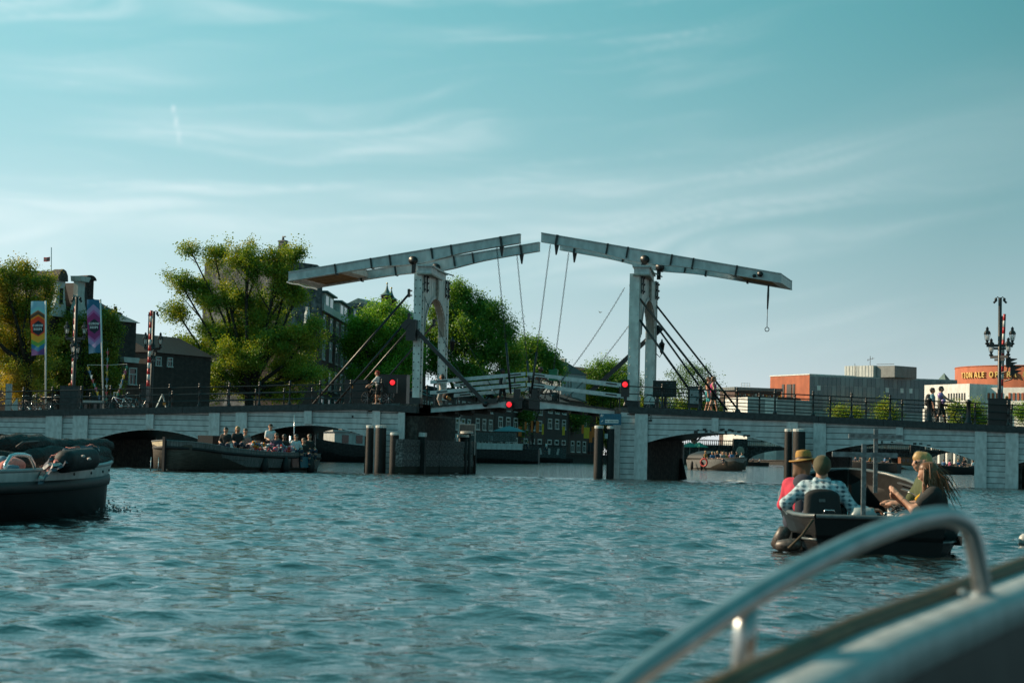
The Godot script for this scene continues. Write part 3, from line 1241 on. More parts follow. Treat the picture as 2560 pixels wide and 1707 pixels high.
# A figure faces -z with its right hand at +x. d: hip, neck, head, hands, feet (two points each), and what it wears.
func person(label: String, at: Vector3, turn: float, d: Dictionary, group := "") -> Node3D:
	var o := thing("person", label, "person", at, turn, group)
	var cell: float = d.get("cell", 0.028)
	var hip: Vector3 = d.get("hip", Vector3(0, 0.92, 0))
	var neck: Vector3 = d.get("neck", hip + Vector3(0, 0.52, 0))
	var head: Vector3 = d.get("head", neck + Vector3(0, 0.2, -0.02))
	var face: Vector3 = (d.get("face", Vector3(0, 0, -1)) as Vector3).normalized()
	var hands: Array = d.get("hands", [neck + Vector3(-0.27, -0.62, -0.08), neck + Vector3(0.27, -0.62, -0.08)])
	var feet: Array = d.get("feet", [Vector3(-0.1, 0.06, 0), Vector3(0.1, 0.06, 0)])
	var elbow_to: Array = d.get("elbows", [Vector3(-0.4, -0.3, 0.6), Vector3(0.4, -0.3, 0.6)])
	var knee_to: Array = d.get("knees", [Vector3(-0.1, 0.2, -1), Vector3(0.1, 0.2, -1)])
	var fat: float = d.get("fat", 1.0)
	var spine := neck - hip
	var up := spine.normalized()
	var side: Vector3 = (d.get("side", Vector3(1, 0, 0)) as Vector3).normalized()
	var wide: float = d.get("shoulders", 0.175)
	var body := []
	var top := []
	var low := []
	var sleeves: float = d.get("sleeves", 0.5)
	var legs: float = d.get("legs", 1.0)
	var hem: float = d.get("hem", -0.05)
	# trunk
	var ch := hip + spine * 0.72
	var trunk := [[hip + side * 0.075, hip - side * 0.075, 0.115 * fat, 0.115 * fat], [hip + up * 0.05, ch, 0.12 * fat, 0.13 * fat], [ch + side * 0.06, ch - side * 0.06, 0.125 * fat, 0.125 * fat], [hip + spine * 0.9 + side * (wide - 0.03), hip + spine * 0.9 - side * (wide - 0.03), 0.07, 0.07], [neck - up * 0.03 + side * 0.03, neck - up * 0.03 - side * 0.03, 0.06, 0.06]]
	body.append_array(trunk)
	body.append([neck - up * 0.04, head + Vector3(0, -0.08, 0) - face * 0.02, 0.058, 0.054])
	var grow := 0.014
	for b in trunk.slice(1, 4):
		top.append([b[0], b[1], b[2] + grow, b[3] + grow])
	top.append([hip + up * (0.02 + hem), hip + up * 0.2, 0.15 * fat, 0.145 * fat])
	low.append([hip + side * 0.075, hip - side * 0.075, 0.135 * fat, 0.135 * fat])
	low.append([hip + up * 0.06 + side * 0.04, hip + up * 0.06 - side * 0.04, 0.13 * fat, 0.13 * fat])
	for k in 2:
		var s := -1.0 if k == 0 else 1.0
		var sh := hip + spine * 0.9 + side * s * wide
		var hd: Vector3 = hands[k]
		var el := bend(sh, hd, 0.29, 0.27, elbow_to[k])
		body.append([sh, el, 0.052 * fat, 0.041])
		body.append([el, hd, 0.041, 0.028])
		var fd := (hd - el).normalized()
		if d.get("fingers", false):
			var fine := []
			fine.append([el.lerp(hd, 0.7), hd, 0.0335, 0.028])
			hand_bones(fine, hd, fd, (d.get("palms", [Vector3(0, -1, 0), Vector3(0, -1, 0)]) as Array)[k], (d.get("thumbs", [Vector3(1, 0, 0), Vector3(-1, 0, 0)]) as Array)[k], d.get("curl", 0.8))
			obj("hand", skin_over(fine, 0.006, 0.004), d.skin, o)
		else:
			body.append([hd, hd + fd * 0.08, 0.034, 0.03])
			body.append([hd + fd * 0.08, hd + fd * 0.15, 0.028, 0.016])
			body.append([hd + fd * 0.02, hd + fd * 0.08 - side * s * 0.04, 0.016, 0.012])
		if sleeves > 0.0:
			var st := clampf(sleeves * 2.0, 0.0, 1.0)
			top.append([sh, sh.lerp(el, st), 0.07 * fat, lerpf(0.07, 0.058, st) + (0.012 if sleeves < 0.5 else 0.0)])
			if sleeves > 0.5:
				top.append([el, el.lerp(hd, sleeves * 2.0 - 1.0), 0.056, 0.044])
		var hp := hip + side * s * 0.09
		var ft: Vector3 = feet[k]
		var kn := bend(hp, ft, 0.43, 0.42, knee_to[k])
		body.append([hp, kn, 0.085 * fat, 0.056])
		body.append([kn, kn.lerp(ft, 0.35), 0.055, 0.058])
		body.append([kn.lerp(ft, 0.35), ft, 0.058, 0.036])
		var toe: Vector3 = (d.get("toes", [Vector3(0, 0, -1), Vector3(0, 0, -1)]) as Array)[k]
		body.append([ft + Vector3(0, -0.02, 0), ft + toe * 0.16 + Vector3(0, -0.03, 0), 0.038, 0.028])
		var lt := clampf(legs * 2.0, 0.0, 1.0)
		low.append([hp, hp.lerp(kn, lt), 0.102 * fat, lerpf(0.102, 0.075, lt) + (0.012 if legs < 0.5 else 0.0)])
		if legs > 0.5:
			low.append([kn, kn.lerp(ft, legs * 2.0 - 1.0), 0.074, 0.058])
		var shoe := [[ft + Vector3(0, -0.025, 0) - toe * 0.04, ft + toe * 0.17 + Vector3(0, -0.035, 0), 0.046, 0.037]]
		if d.has("shoes"):
			obj("shoe", skin_over(shoe, cell, 0.01), d.shoes, o)
	# head
	var fu := Vector3.UP - face * face.dot(Vector3.UP)
	fu = fu.normalized()
	var fs := face.cross(fu).normalized()
	var skull := [[head + fu * 0.025 - face * 0.02, head + fu * 0.03 + face * 0.012, 0.088, 0.084], [head + face * 0.035 - fu * 0.01, head + face * 0.045 - fu * 0.075, 0.062, 0.036], [head + face * 0.08 + fu * 0.005, head + face * 0.108 - fu * 0.025, 0.011, 0.014], [head + fs * 0.078 - fu * 0.01, head + fs * 0.084 + fu * 0.02 - face * 0.012, 0.014, 0.018], [head - fs * 0.078 - fu * 0.01, head - fs * 0.084 + fu * 0.02 - face * 0.012, 0.014, 0.018], [head + face * 0.083 - fu * 0.055 - fs * 0.012, head + face * 0.083 - fu * 0.055 + fs * 0.012, 0.012, 0.012]]
	if cell < 0.02:
		body.append([neck, head - fu * 0.06 - face * 0.02, 0.057, 0.054])
		var fine := skull.duplicate()
		fine.append([neck + up * 0.02, head - fu * 0.06 - face * 0.02, 0.05, 0.052])
		obj("head", skin_over(fine, 0.007, 0.012), d.skin, o)
	else:
		body.append_array(skull)
	obj("body", skin_over(body, cell, 0.018 if cell < 0.02 else 0.024), d.skin, o)
	if d.has("shirt"):
		obj(d.get("top_name", "shirt"), skin_over(top, cell, 0.02), d.shirt, o)
	if d.has("pants"):
		obj(d.get("low_name", "trousers" if legs > 0.6 else "shorts"), skin_over(low, cell, 0.02), d.pants, o)
	if d.has("hair"):
		var fl := 0.016 if cell > 0.02 else 0.002
		var hair := [[head + fu * 0.045 - face * 0.035, head + fu * 0.05 + face * 0.015, 0.085 + fl, 0.081 + fl], [head - face * 0.045, head - face * 0.05 - fu * 0.05, 0.075 + fl, 0.055 + fl]]
		var long_: float = d.get("long_hair", 0.0)
		if long_ > 0.0:
			for s in [-1.0, 0.0, 1.0]:
				hair.append([head - face * 0.05 + fs * 0.055 * s, head - face * 0.085 - fu * long_ + fs * 0.07 * s, 0.055, 0.035])
		hair.append_array(d.get("more_hair", []))
		obj("hair", skin_over(hair, minf(cell, 0.02), 0.016), d.hair, o)
	return o

func skin_tone(k: int) -> Material:
	return [paint("skin_a", Color(0.46, 0.24, 0.16), 0.5), paint("skin_b", Color(0.36, 0.17, 0.11), 0.5), paint("skin_c", Color(0.10, 0.05, 0.035), 0.5)][k]

func cloth(key: String, c: Color) -> Material:
	if M.has("cloth_" + key):
		return M["cloth_" + key]
	var m := worn("cloth_" + key, c, 0.85, "soft", 0.3)
	m.rim_enabled = true
	m.rim = 0.3
	return m

# ---------- trees: trunk, limbs, and a crown of leaf sprays gathered round the twigs
func leaf_spray(size: float, n: int, seed_: int) -> ArrayMesh:
	var r := RandomNumberGenerator.new()
	r.seed = seed_
	var v := PackedVector3Array()
	var nn := PackedVector3Array()
	for k in n:
		var c := Vector3(r.randfn(), r.randfn(), r.randfn()) * size * 0.42
		var d := Vector3(r.randfn(), r.randfn() - 0.3, r.randfn()).normalized()
		var s := d.cross(Vector3(r.randfn(), r.randfn(), r.randfn())).normalized()
		var l := size * r.randf_range(0.28, 0.42)
		var w := l * 0.36
		var up := s.cross(d) * l * 0.12
		var p := [c - d * l * 0.5, c + s * w - up, c + d * l * 0.5, c - s * w - up]
		for i in [0, 1, 2, 0, 2, 3]:
			v.append(p[i])
			nn.append(d.cross(s).normalized())
	var arr := []
	arr.resize(Mesh.ARRAY_MAX)
	arr[Mesh.ARRAY_VERTEX] = v
	arr[Mesh.ARRAY_NORMAL] = nn
	var mesh := ArrayMesh.new()
	mesh.add_surface_from_arrays(Mesh.PRIMITIVE_TRIANGLES, arr)
	return mesh

# lobes: [centre, radii, share of twigs]; all in the tree's own axes, its foot at the origin
func tree(label: String, at: Vector3, lobes: Array, d: Dictionary, group := "") -> Node3D:
	var o := thing(d.get("called", "tree"), label, "tree", at, 0.0, group)
	var r := RandomNumberGenerator.new()
	r.seed = d.get("seed", 1)
	var bark: Material = worn("bark", Color(0.05, 0.042, 0.034), 0.9, "grime", 0.8)
	var trunk_r: float = d.get("trunk", 0.35)
	var fork: Vector3 = d.get("fork", Vector3(0, 4, 0))
	var tr := Shape.new()
	tr.soft().tube([Vector3(0, -0.2, 0), Vector3(0, 0.5, 0), fork * 0.5 + Vector3(0.1, 0, 0.05), fork], [trunk_r * 1.4, trunk_r * 1.05, trunk_r * 0.9, trunk_r * 0.8], 8)
	obj("trunk", tr, bark, o)
	var per: int = d.get("twigs", 30)
	var dens: int = d.get("leaves", 60)
	var size: float = d.get("size", 0.5)
	var spread: float = d.get("spread", 0.9)
	var spots := []
	for lobe in lobes:
		var c: Vector3 = lobe[0]
		var rad: Vector3 = lobe[1]
		var limb := Shape.new()
		var mid := fork.lerp(c, 0.5) + Vector3(r.randfn() * 0.25, -0.12 * (c - fork).length() * r.randf(), r.randfn() * 0.25)
		var lr := trunk_r * clampf(0.18 + 0.09 * rad.length(), 0.15, 0.6)
		limb.soft().tube([fork - Vector3(0, 0.3, 0), fork.lerp(mid, 0.5), mid, c.lerp(mid, 0.35), c], [lr, lr * 0.85, lr * 0.65, lr * 0.45, lr * 0.3], 6)
		var nt := maxi(3, int(per * lobe[2]))
		for k in nt:
			var q: Vector3 = Vector3(r.randfn(), r.randfn(), r.randfn()).normalized() * pow(r.randf(), 0.38)
			var tip := c + q * rad
			var root := c.lerp(mid, r.randf() * 0.7)
			if k % 2 == 0:
				var m2 := root.lerp(tip, 0.5) + Vector3(r.randfn(), r.randfn(), r.randfn()) * 0.12
				limb.tube([root, m2, tip], [lr * 0.22, lr * 0.15, 0.015], 4, false)
			for j in int(dens * r.randf_range(0.55, 1.3)):
				var f := pow(r.randf(), 0.6)
				spots.append(root.lerp(tip, f).lerp(tip, 0.45) + Vector3(r.randfn(), r.randfn() * 0.75, r.randfn()) * spread * (0.4 + 0.6 * r.randf()))
		obj("limb", limb, bark, o)
	var tones: Array = d.get("tones", [Color(0.161, 0.304, 0.036), Color(0.215, 0.346, 0.036), Color(0.107, 0.227, 0.034)])
	var mm := MultiMesh.new()
	mm.transform_format = MultiMesh.TRANSFORM_3D
	mm.use_colors = true
	mm.mesh = leaf_spray(size, 7, int(d.get("seed", 1)) % 3 + 1)
	mm.instance_count = spots.size()
	var hue := FastNoiseLite.new()
	hue.seed = d.get("seed", 1)
	hue.frequency = 0.35
	for i in spots.size():
		var b := Basis.from_euler(Vector3(r.randf() * TAU, r.randf() * TAU, r.randf() * TAU)).scaled(Vector3.ONE * r.randf_range(0.75, 1.25))
		mm.set_instance_transform(i, Transform3D(b, spots[i]))
		var t := clampf(hue.get_noise_3dv(spots[i]) * 1.1 + 0.5 + r.randfn() * 0.22, 0.0, 0.999) * (tones.size() - 1)
		mm.set_instance_color(i, (tones[int(t)] as Color).lerp(tones[int(t) + 1], t - int(t)))
	var crown := MultiMeshInstance3D.new()
	crown.name = "crown"
	crown.multimesh = mm
	crown.material_override = leafy("leaf", Color.WHITE)
	crown.set_meta("kind", "stuff")
	o.add_child(crown)
	return o

# the same from places in the view: lobes as [x, y, half width, half height, share], all pixels of the photograph at the distance
func tree_seen(label: String, far: float, foot_x: float, ground: float, lobes: Array, d: Dictionary, group := "") -> Node3D:
	var foot := seen(foot_x, 1100, far)
	foot.y = ground
	var k := far / F
	d.size = k * (12.5 if k < 0.07 else 10.0)
	d.spread = k * 13.0
	var r := RandomNumberGenerator.new()
	r.seed = int(d.get("seed", 1)) + 99
	var out := []
	for l in lobes:
		var c: Vector3 = seen(l[0], l[1], far) - foot
		var dep: float = maxf(l[2], l[3]) * k
		c.z += r.randf_range(-1.0, 1.0) * dep * 0.7
		out.append([c, Vector3(l[2] * k, l[3] * k, dep), l[4]])
	return tree(label, foot, out, d, group)

func make_trees():
	var sunny := [Color(0.096, 0.200, 0.028), Color(0.182, 0.304, 0.034), Color(0.280, 0.371, 0.036), Color(0.407, 0.412, 0.049)]
	var green := [Color(0.075, 0.188, 0.028), Color(0.129, 0.280, 0.034), Color(0.215, 0.371, 0.042)]
	var dull := [Color(0.064, 0.146, 0.030), Color(0.096, 0.200, 0.034), Color(0.151, 0.267, 0.046)]
	tree_seen("large old tree with bare forking limbs above the left end of the bridge", 195.0, 618, 1.6, [
		[620, 640, 62, 58, 0.9], [530, 625, 42, 18, 0.35], [470, 612, 30, 12, 0.15], [700, 640, 45, 30, 0.4], [735, 625, 30, 25, 0.3], [690, 700, 70, 45, 0.7],
		[440, 690, 32, 26, 0.3], [500, 720, 50, 34, 0.6], [570, 745, 70, 45, 0.9], [435, 770, 34, 28, 0.35], [650, 770, 90, 60, 1.3], [745, 730, 40, 30, 0.35],
		[560, 830, 110, 60, 1.5], [690, 840, 100, 60, 1.4], [780, 830, 48, 45, 0.5], [470, 880, 80, 45, 1.0], [600, 900, 110, 55, 1.4], [730, 920, 85, 50, 1.1], [430, 930, 55, 45, 0.6], [640, 965, 90, 40, 0.8], [780, 940, 45, 55, 0.5], [540, 960, 80, 45, 0.8], [710, 990, 60, 25, 0.4]],
		{"seed": 3, "trunk": 0.55, "fork": Vector3(0, 5.2, 0), "twigs": 24, "leaves": 62, "tones": sunny})
	tree_seen("yellowing tree at the left edge in front of the gabled houses", 142.0, 60, 1.6, [
		[15, 690, 60, 42, 1.0], [55, 665, 22, 18, 0.3], [85, 700, 26, 22, 0.3], [118, 690, 14, 16, 0.12], [20, 760, 60, 50, 1.0], [85, 770, 38, 45, 0.6], [30, 850, 75, 55, 1.1], [105, 850, 40, 45, 0.7], [60, 920, 90, 45, 1.0], [-40, 800, 60, 120, 1.2], [122, 720, 12, 22, 0.12], [60, 970, 80, 30, 0.8]],
		{"seed": 5, "trunk": 0.4, "fork": Vector3(0, 5, 0), "twigs": 26, "leaves": 58, "tones": [Color(0.107, 0.200, 0.028), Color(0.215, 0.293, 0.034), Color(0.428, 0.399, 0.049), Color(0.472, 0.346, 0.049)]})
	tree_seen("low dark tree between the two banner poles", 152.0, 215, 1.6, [
		[150, 850, 30, 55, 0.7], [180, 800, 26, 25, 0.35], [212, 815, 40, 40, 0.6], [270, 790, 32, 20, 0.4], [150, 910, 55, 45, 0.8], [240, 890, 50, 55, 0.9], [285, 830, 20, 28, 0.3], [190, 955, 90, 32, 0.9], [275, 930, 30, 50, 0.5], [140, 785, 15, 20, 0.15]],
		{"seed": 7, "trunk": 0.3, "fork": Vector3(0, 4, 0), "twigs": 24, "leaves": 62, "tones": [Color(0.086, 0.160, 0.024), Color(0.161, 0.227, 0.030), Color(0.343, 0.346, 0.042)]})
	tree_seen("bright green rounded tree behind the left stay rods", 270.0, 945, 1.6, [
		[950, 770, 38, 32, 0.6], [905, 810, 45, 40, 0.8], [975, 820, 50, 50, 0.9], [1010, 790, 25, 35, 0.4], [890, 870, 40, 50, 0.8], [950, 880, 70, 50, 1.1], [1020, 880, 40, 60, 0.8], [910, 940, 60, 45, 0.9], [990, 950, 60, 45, 0.9]],
		{"seed": 11, "trunk": 0.35, "fork": Vector3(0, 4.2, 0), "twigs": 26, "leaves": 59, "tones": [Color(0.096, 0.239, 0.028), Color(0.182, 0.384, 0.034), Color(0.280, 0.505, 0.049)]})
	tree_seen("tall green tree behind the arch of the left portal", 312.0, 1170, 1.6, [
		[1150, 720, 32, 30, 0.5], [1120, 760, 40, 45, 0.8], [1190, 765, 40, 40, 0.8], [1235, 790, 38, 35, 0.6], [1270, 820, 28, 35, 0.4], [1085, 800, 35, 60, 0.7], [1150, 830, 60, 55, 1.2], [1220, 860, 60, 50, 1.1], [1275, 890, 35, 45, 0.6], [1100, 890, 60, 60, 1.1], [1180, 930, 80, 50, 1.3], [1260, 950, 45, 40, 0.7]],
		{"seed": 13, "trunk": 0.4, "fork": Vector3(0, 5, 0), "twigs": 26, "leaves": 59, "tones": green})
	tree_seen("small round tree behind the middle of the bridge", 345.0, 1330, 1.6, [
		[1310, 860, 28, 22, 0.5], [1345, 865, 26, 24, 0.5], [1365, 890, 25, 25, 0.4], [1300, 895, 35, 30, 0.6], [1335, 915, 60, 30, 0.9], [1390, 915, 25, 25, 0.4], [1290, 940, 45, 35, 0.6]],
		{"seed": 17, "trunk": 0.3, "fork": Vector3(0, 4, 0), "twigs": 24, "leaves": 49, "tones": green})
	tree_seen("leafy tree seen between the right portal and the small house", 396.0, 1525, 1.6, [
		[1530, 910, 40, 18, 0.5], [1500, 935, 40, 25, 0.6], [1555, 940, 28, 35, 0.5], [1480, 965, 40, 25, 0.6], [1540, 975, 50, 30, 0.8], [1595, 960, 12, 40, 0.25], [1470, 990, 50, 18, 0.5]],
		{"seed": 19, "trunk": 0.3, "fork": Vector3(0, 3, 0), "twigs": 24, "leaves": 62, "tones": green})
	tree_seen("thin airy tree behind the rods of the right portal", 446.0, 1740, 1.6, [
		[1700, 935, 32, 20, 0.3], [1745, 920, 38, 18, 0.35], [1775, 945, 25, 22, 0.25], [1690, 965, 26, 18, 0.25], [1740, 960, 45, 20, 0.35], [1785, 975, 20, 20, 0.2]],
		{"seed": 23, "trunk": 0.22, "fork": Vector3(0, 4, 0), "twigs": 26, "leaves": 24, "tones": dull})
	var bushy := [[2100, 1030, 22, 16, 0.6], [2140, 1032, 22, 16, 0.6]]
	tree_seen("small yellow green tree left of the white slatted building", 490.0, 2215, 1.2, [[2210, 1020, 20, 20, 0.5], [2225, 1038, 24, 16, 0.6], [2205, 1042, 18, 14, 0.4]], {"called": "small_tree", "seed": 29, "trunk": 0.15, "fork": Vector3(0, 2, 0), "twigs": 18, "leaves": 32, "tones": sunny}, "small trees along the far quay")
	tree_seen("small yellow tree low behind the railing, furthest left on the far quay", 490.0, 2120, 1.2, bushy, {"called": "small_tree", "seed": 31, "trunk": 0.15, "fork": Vector3(0, 1.5, 0), "twigs": 18, "leaves": 32, "tones": sunny}, "small trees along the far quay")
	tree_seen("leafy young trees beside the white building near the right lamp post", 450.0, 2410, 1.2, [[2385, 1020, 18, 20, 0.5], [2405, 1035, 24, 24, 0.8], [2435, 1025, 24, 22, 0.8], [2450, 1048, 22, 16, 0.5], [2395, 1052, 22, 14, 0.5]], {"called": "small_tree", "seed": 37, "trunk": 0.15, "fork": Vector3(0, 2, 0), "twigs": 20, "leaves": 37, "tones": sunny}, "small trees along the far quay")
	tree_seen("dark green tree at the right edge behind the lamp post", 450.0, 2560, 1.2, [[2555, 1020, 16, 22, 0.5], [2575, 1035, 30, 24, 0.8]], {"called": "small_tree", "seed": 41, "trunk": 0.15, "fork": Vector3(0, 2, 0), "twigs": 20, "leaves": 37, "tones": green}, "small trees along the far quay")
	tree_seen("dark green bank of shrubs below the right leaf of the bridge", 376.0, 1410, 1.4, [[1380, 1050, 24, 20, 0.6], [1400, 1045, 30, 22, 0.8], [1430, 1050, 30, 22, 0.8], [1450, 1036, 25, 12, 0.5], [1320, 1040, 40, 22, 0.8], [1270, 1045, 40, 24, 0.8]], {"called": "shrub", "seed": 43, "trunk": 0.2, "fork": Vector3(0, 2, 0), "twigs": 20, "leaves": 37, "tones": dull})
	tree_seen("broad yellow green tree low behind the chalk board by the right portal", 424.0, 1600, 1.4, [[1570, 1012, 34, 14, 0.7], [1620, 1008, 36, 16, 0.8], [1660, 1012, 34, 14, 0.7], [1600, 1045, 60, 22, 1.0], [1660, 1050, 45, 24, 0.9], [1550, 1060, 50, 26, 0.9], [1600, 1090, 70, 20, 0.9]], {"seed": 47, "trunk": 0.25, "fork": Vector3(0, 3, 0), "twigs": 22, "leaves": 45, "tones": sunny})
	tree_seen("low yellow green tree behind the two walkers by the poster stand", 446.0, 1735, 1.4, [[1710, 1014, 30, 14, 0.7], [1755, 1010, 34, 14, 0.7], [1790, 1018, 20, 12, 0.4], [1735, 1040, 60, 20, 1.0], [1720, 1068, 60, 20, 0.9], [1790, 1060, 40, 22, 0.7]], {"seed": 53, "trunk": 0.25, "fork": Vector3(0, 3, 0), "twigs": 22, "leaves": 45, "tones": sunny})
	tree_seen("dark leafy tree right of the shaded canal houses beside the right pier", 404.0, 1515, 1.4, [[1500, 1010, 34, 20, 0.7], [1540, 1020, 30, 20, 0.6], [1500, 1050, 40, 24, 0.9], [1530, 1085, 40, 24, 0.9], [1490, 1100, 30, 24, 0.7]], {"seed": 59, "trunk": 0.25, "fork": Vector3(0, 3, 0), "twigs": 22, "leaves": 45, "tones": dull})
	tree_seen("dark tree behind the blue parasol on the left bank", 340.0, 1285, 1.4, [[1260, 1040, 40, 22, 0.8], [1300, 1035, 40, 22, 0.8], [1230, 1060, 30, 24, 0.6], [1280, 1070, 40, 20, 0.7]], {"seed": 61, "trunk": 0.3, "fork": Vector3(0, 3.5, 0), "twigs": 22, "leaves": 45, "tones": dull})

# ---------- quays and buildings
func bank(called: String, edge: Array, back: Array, h: float, m: Material, wall: Material):
	var sh := Shape.new()
	var e := PackedVector3Array()
	var b := PackedVector3Array()
	var w := PackedVector3Array()
	for k in edge.size():
		e.append(Vector3(edge[k][0], h, edge[k][1]))
		b.append(Vector3(back[k][0], h, back[k][1]))
		w.append(Vector3(edge[k][0], -1.5, edge[k][1]))
	sh.sheet([e, b])
	var o := struct(called, sh, m)
	var q := Shape.new()
	q.sheet([w, e])
	obj("quay_wall", q, wall, o)
	var cop := Shape.new()
	for k in edge.size() - 1:
		cop.beam(e[k] + Vector3(0, 0.03, 0), e[k + 1] + Vector3(0, 0.03, 0), 0.5, 0.22)
	obj("coping", cop, wall, o)

func facade(called: String, label: String, category: String, xl: float, fl: float, xr: float, fr: float, ytop: float, deep: float, m: Material, group := "", ground := 1.5) -> Dictionary:
	var a := seen(xl, 1100, fl)
	var b := seen(xr, 1100, fr)
	a.y = ground
	b.y = ground
	var d := b - a
	var o := thing(called, label, category, a, atan2(-d.z, d.x), group)
	var w := d.length()
	var h := seen(xl, ytop, fl).y - ground
	if m != null:
		var sh := Shape.new()
		sh.box(Vector3(w / 2, h / 2, -deep / 2), Vector3(w, h, deep))
		obj("wall", sh, m, o)
	return {"o": o, "w": w, "h": h, "k": fl / F, "deep": deep}

func window(f: Dictionary, x: float, y: float, w: float, h: float, frame: Material, out := 0.0, bars := true, pane: Material = null):
	var t := clampf(w * 0.1, 0.07, 0.2)
	var sh := Shape.new()
	sh.box(Vector3(x, y + h / 2 - t / 2, out + 0.05), Vector3(w, t, 0.12))
	sh.box(Vector3(x, y - h / 2 + t / 2, out + 0.07), Vector3(w + 0.1, t, 0.18))
	for s in [-1, 1]:
		sh.box(Vector3(x + s * (w / 2 - t / 2), y, out + 0.045), Vector3(t, h - 2 * t, 0.11))
	if bars:
		sh.box(Vector3(x, y + h * 0.12, out + 0.035), Vector3(w - 2 * t, t * 0.8, 0.09))
		sh.box(Vector3(x, y - h * 0.2, out + 0.03), Vector3(t * 0.6, h * 0.55, 0.08))
	var fr := obj("window", sh, frame, f.o)
	var g := Shape.new()
	g.box(Vector3(x, y, out + 0.0), Vector3(w - t, h - t, 0.03))
	obj("pane", g, pane if pane else M.glass, fr)

func window_rows(f: Dictionary, xs: Array, rows: Array, w: float, frame: Material):   # rows: [centre height, window height]
	for r in rows:
		for x in xs:
			window(f, x, r[0], w, r[1], frame)

func gable_roof(f: Dictionary, rise: float, m: Material, along := true, over := 0.25):   # ridge along the facade, or from front to back
	var w: float = f.w
	var h: float = f.h
	var d: float = f.deep
	var sh := Shape.new()
	if along:
		var a := [Vector3(-over, h, over), Vector3(w + over, h, over), Vector3(w + over, h + rise, -d / 2), Vector3(-over, h + rise, -d / 2), Vector3(-over, h, -d - over), Vector3(w + over, h, -d - over)]
		sh.quad(a[0], a[1], a[2], a[3])
		sh.quad(a[3], a[2], a[5], a[4])
		sh.tri(a[0], a[3], a[4])
		sh.tri(a[1], a[5], a[2])
	else:
		var a := [Vector3(-over, h, 0), Vector3(w / 2, h + rise, 0), Vector3(w + over, h, 0), Vector3(-over, h, -d), Vector3(w / 2, h + rise, -d), Vector3(w + over, h, -d)]
		sh.quad(a[0], a[1], a[4], a[3])
		sh.quad(a[1], a[2], a[5], a[4])
		sh.tri(a[0], a[2], a[1])
		sh.tri(a[3], a[4], a[5])
	return obj("roof", sh, m, f.o)

func chimney(f: Dictionary, x: float, y0: float, z: float, w: float, h: float, m: Material, pots := 2, dd := 0.9):
	var sh := Shape.new()
	sh.box(Vector3(x, y0 + h / 2, z), Vector3(w, h, dd))
	sh.box(Vector3(x, y0 + h - 0.14, z), Vector3(w + 0.16, 0.12, dd + 0.16))
	for k in pots:
		sh.soft().lathe([[0.14, 0], [0.16, 0.1], [0.12, 0.42], [0.15, 0.5]], Vector3(x + (k - (pots - 1) / 2.0) * 0.42, y0 + h, z), 8)
		sh.flat()
	obj("chimney", sh, m, f.o)

func outline(f: Dictionary, pts: Array, z0: float, z1: float, m: Material, called := "gable"):   # pts from the facade's foot, metres
	var p := PackedVector2Array()
	for q in pts:
		p.append(Vector2(q[0], q[1]))
	var sh := Shape.new()
	sh.prism(p, z0, z1)
	return obj(called, sh, m, f.o)

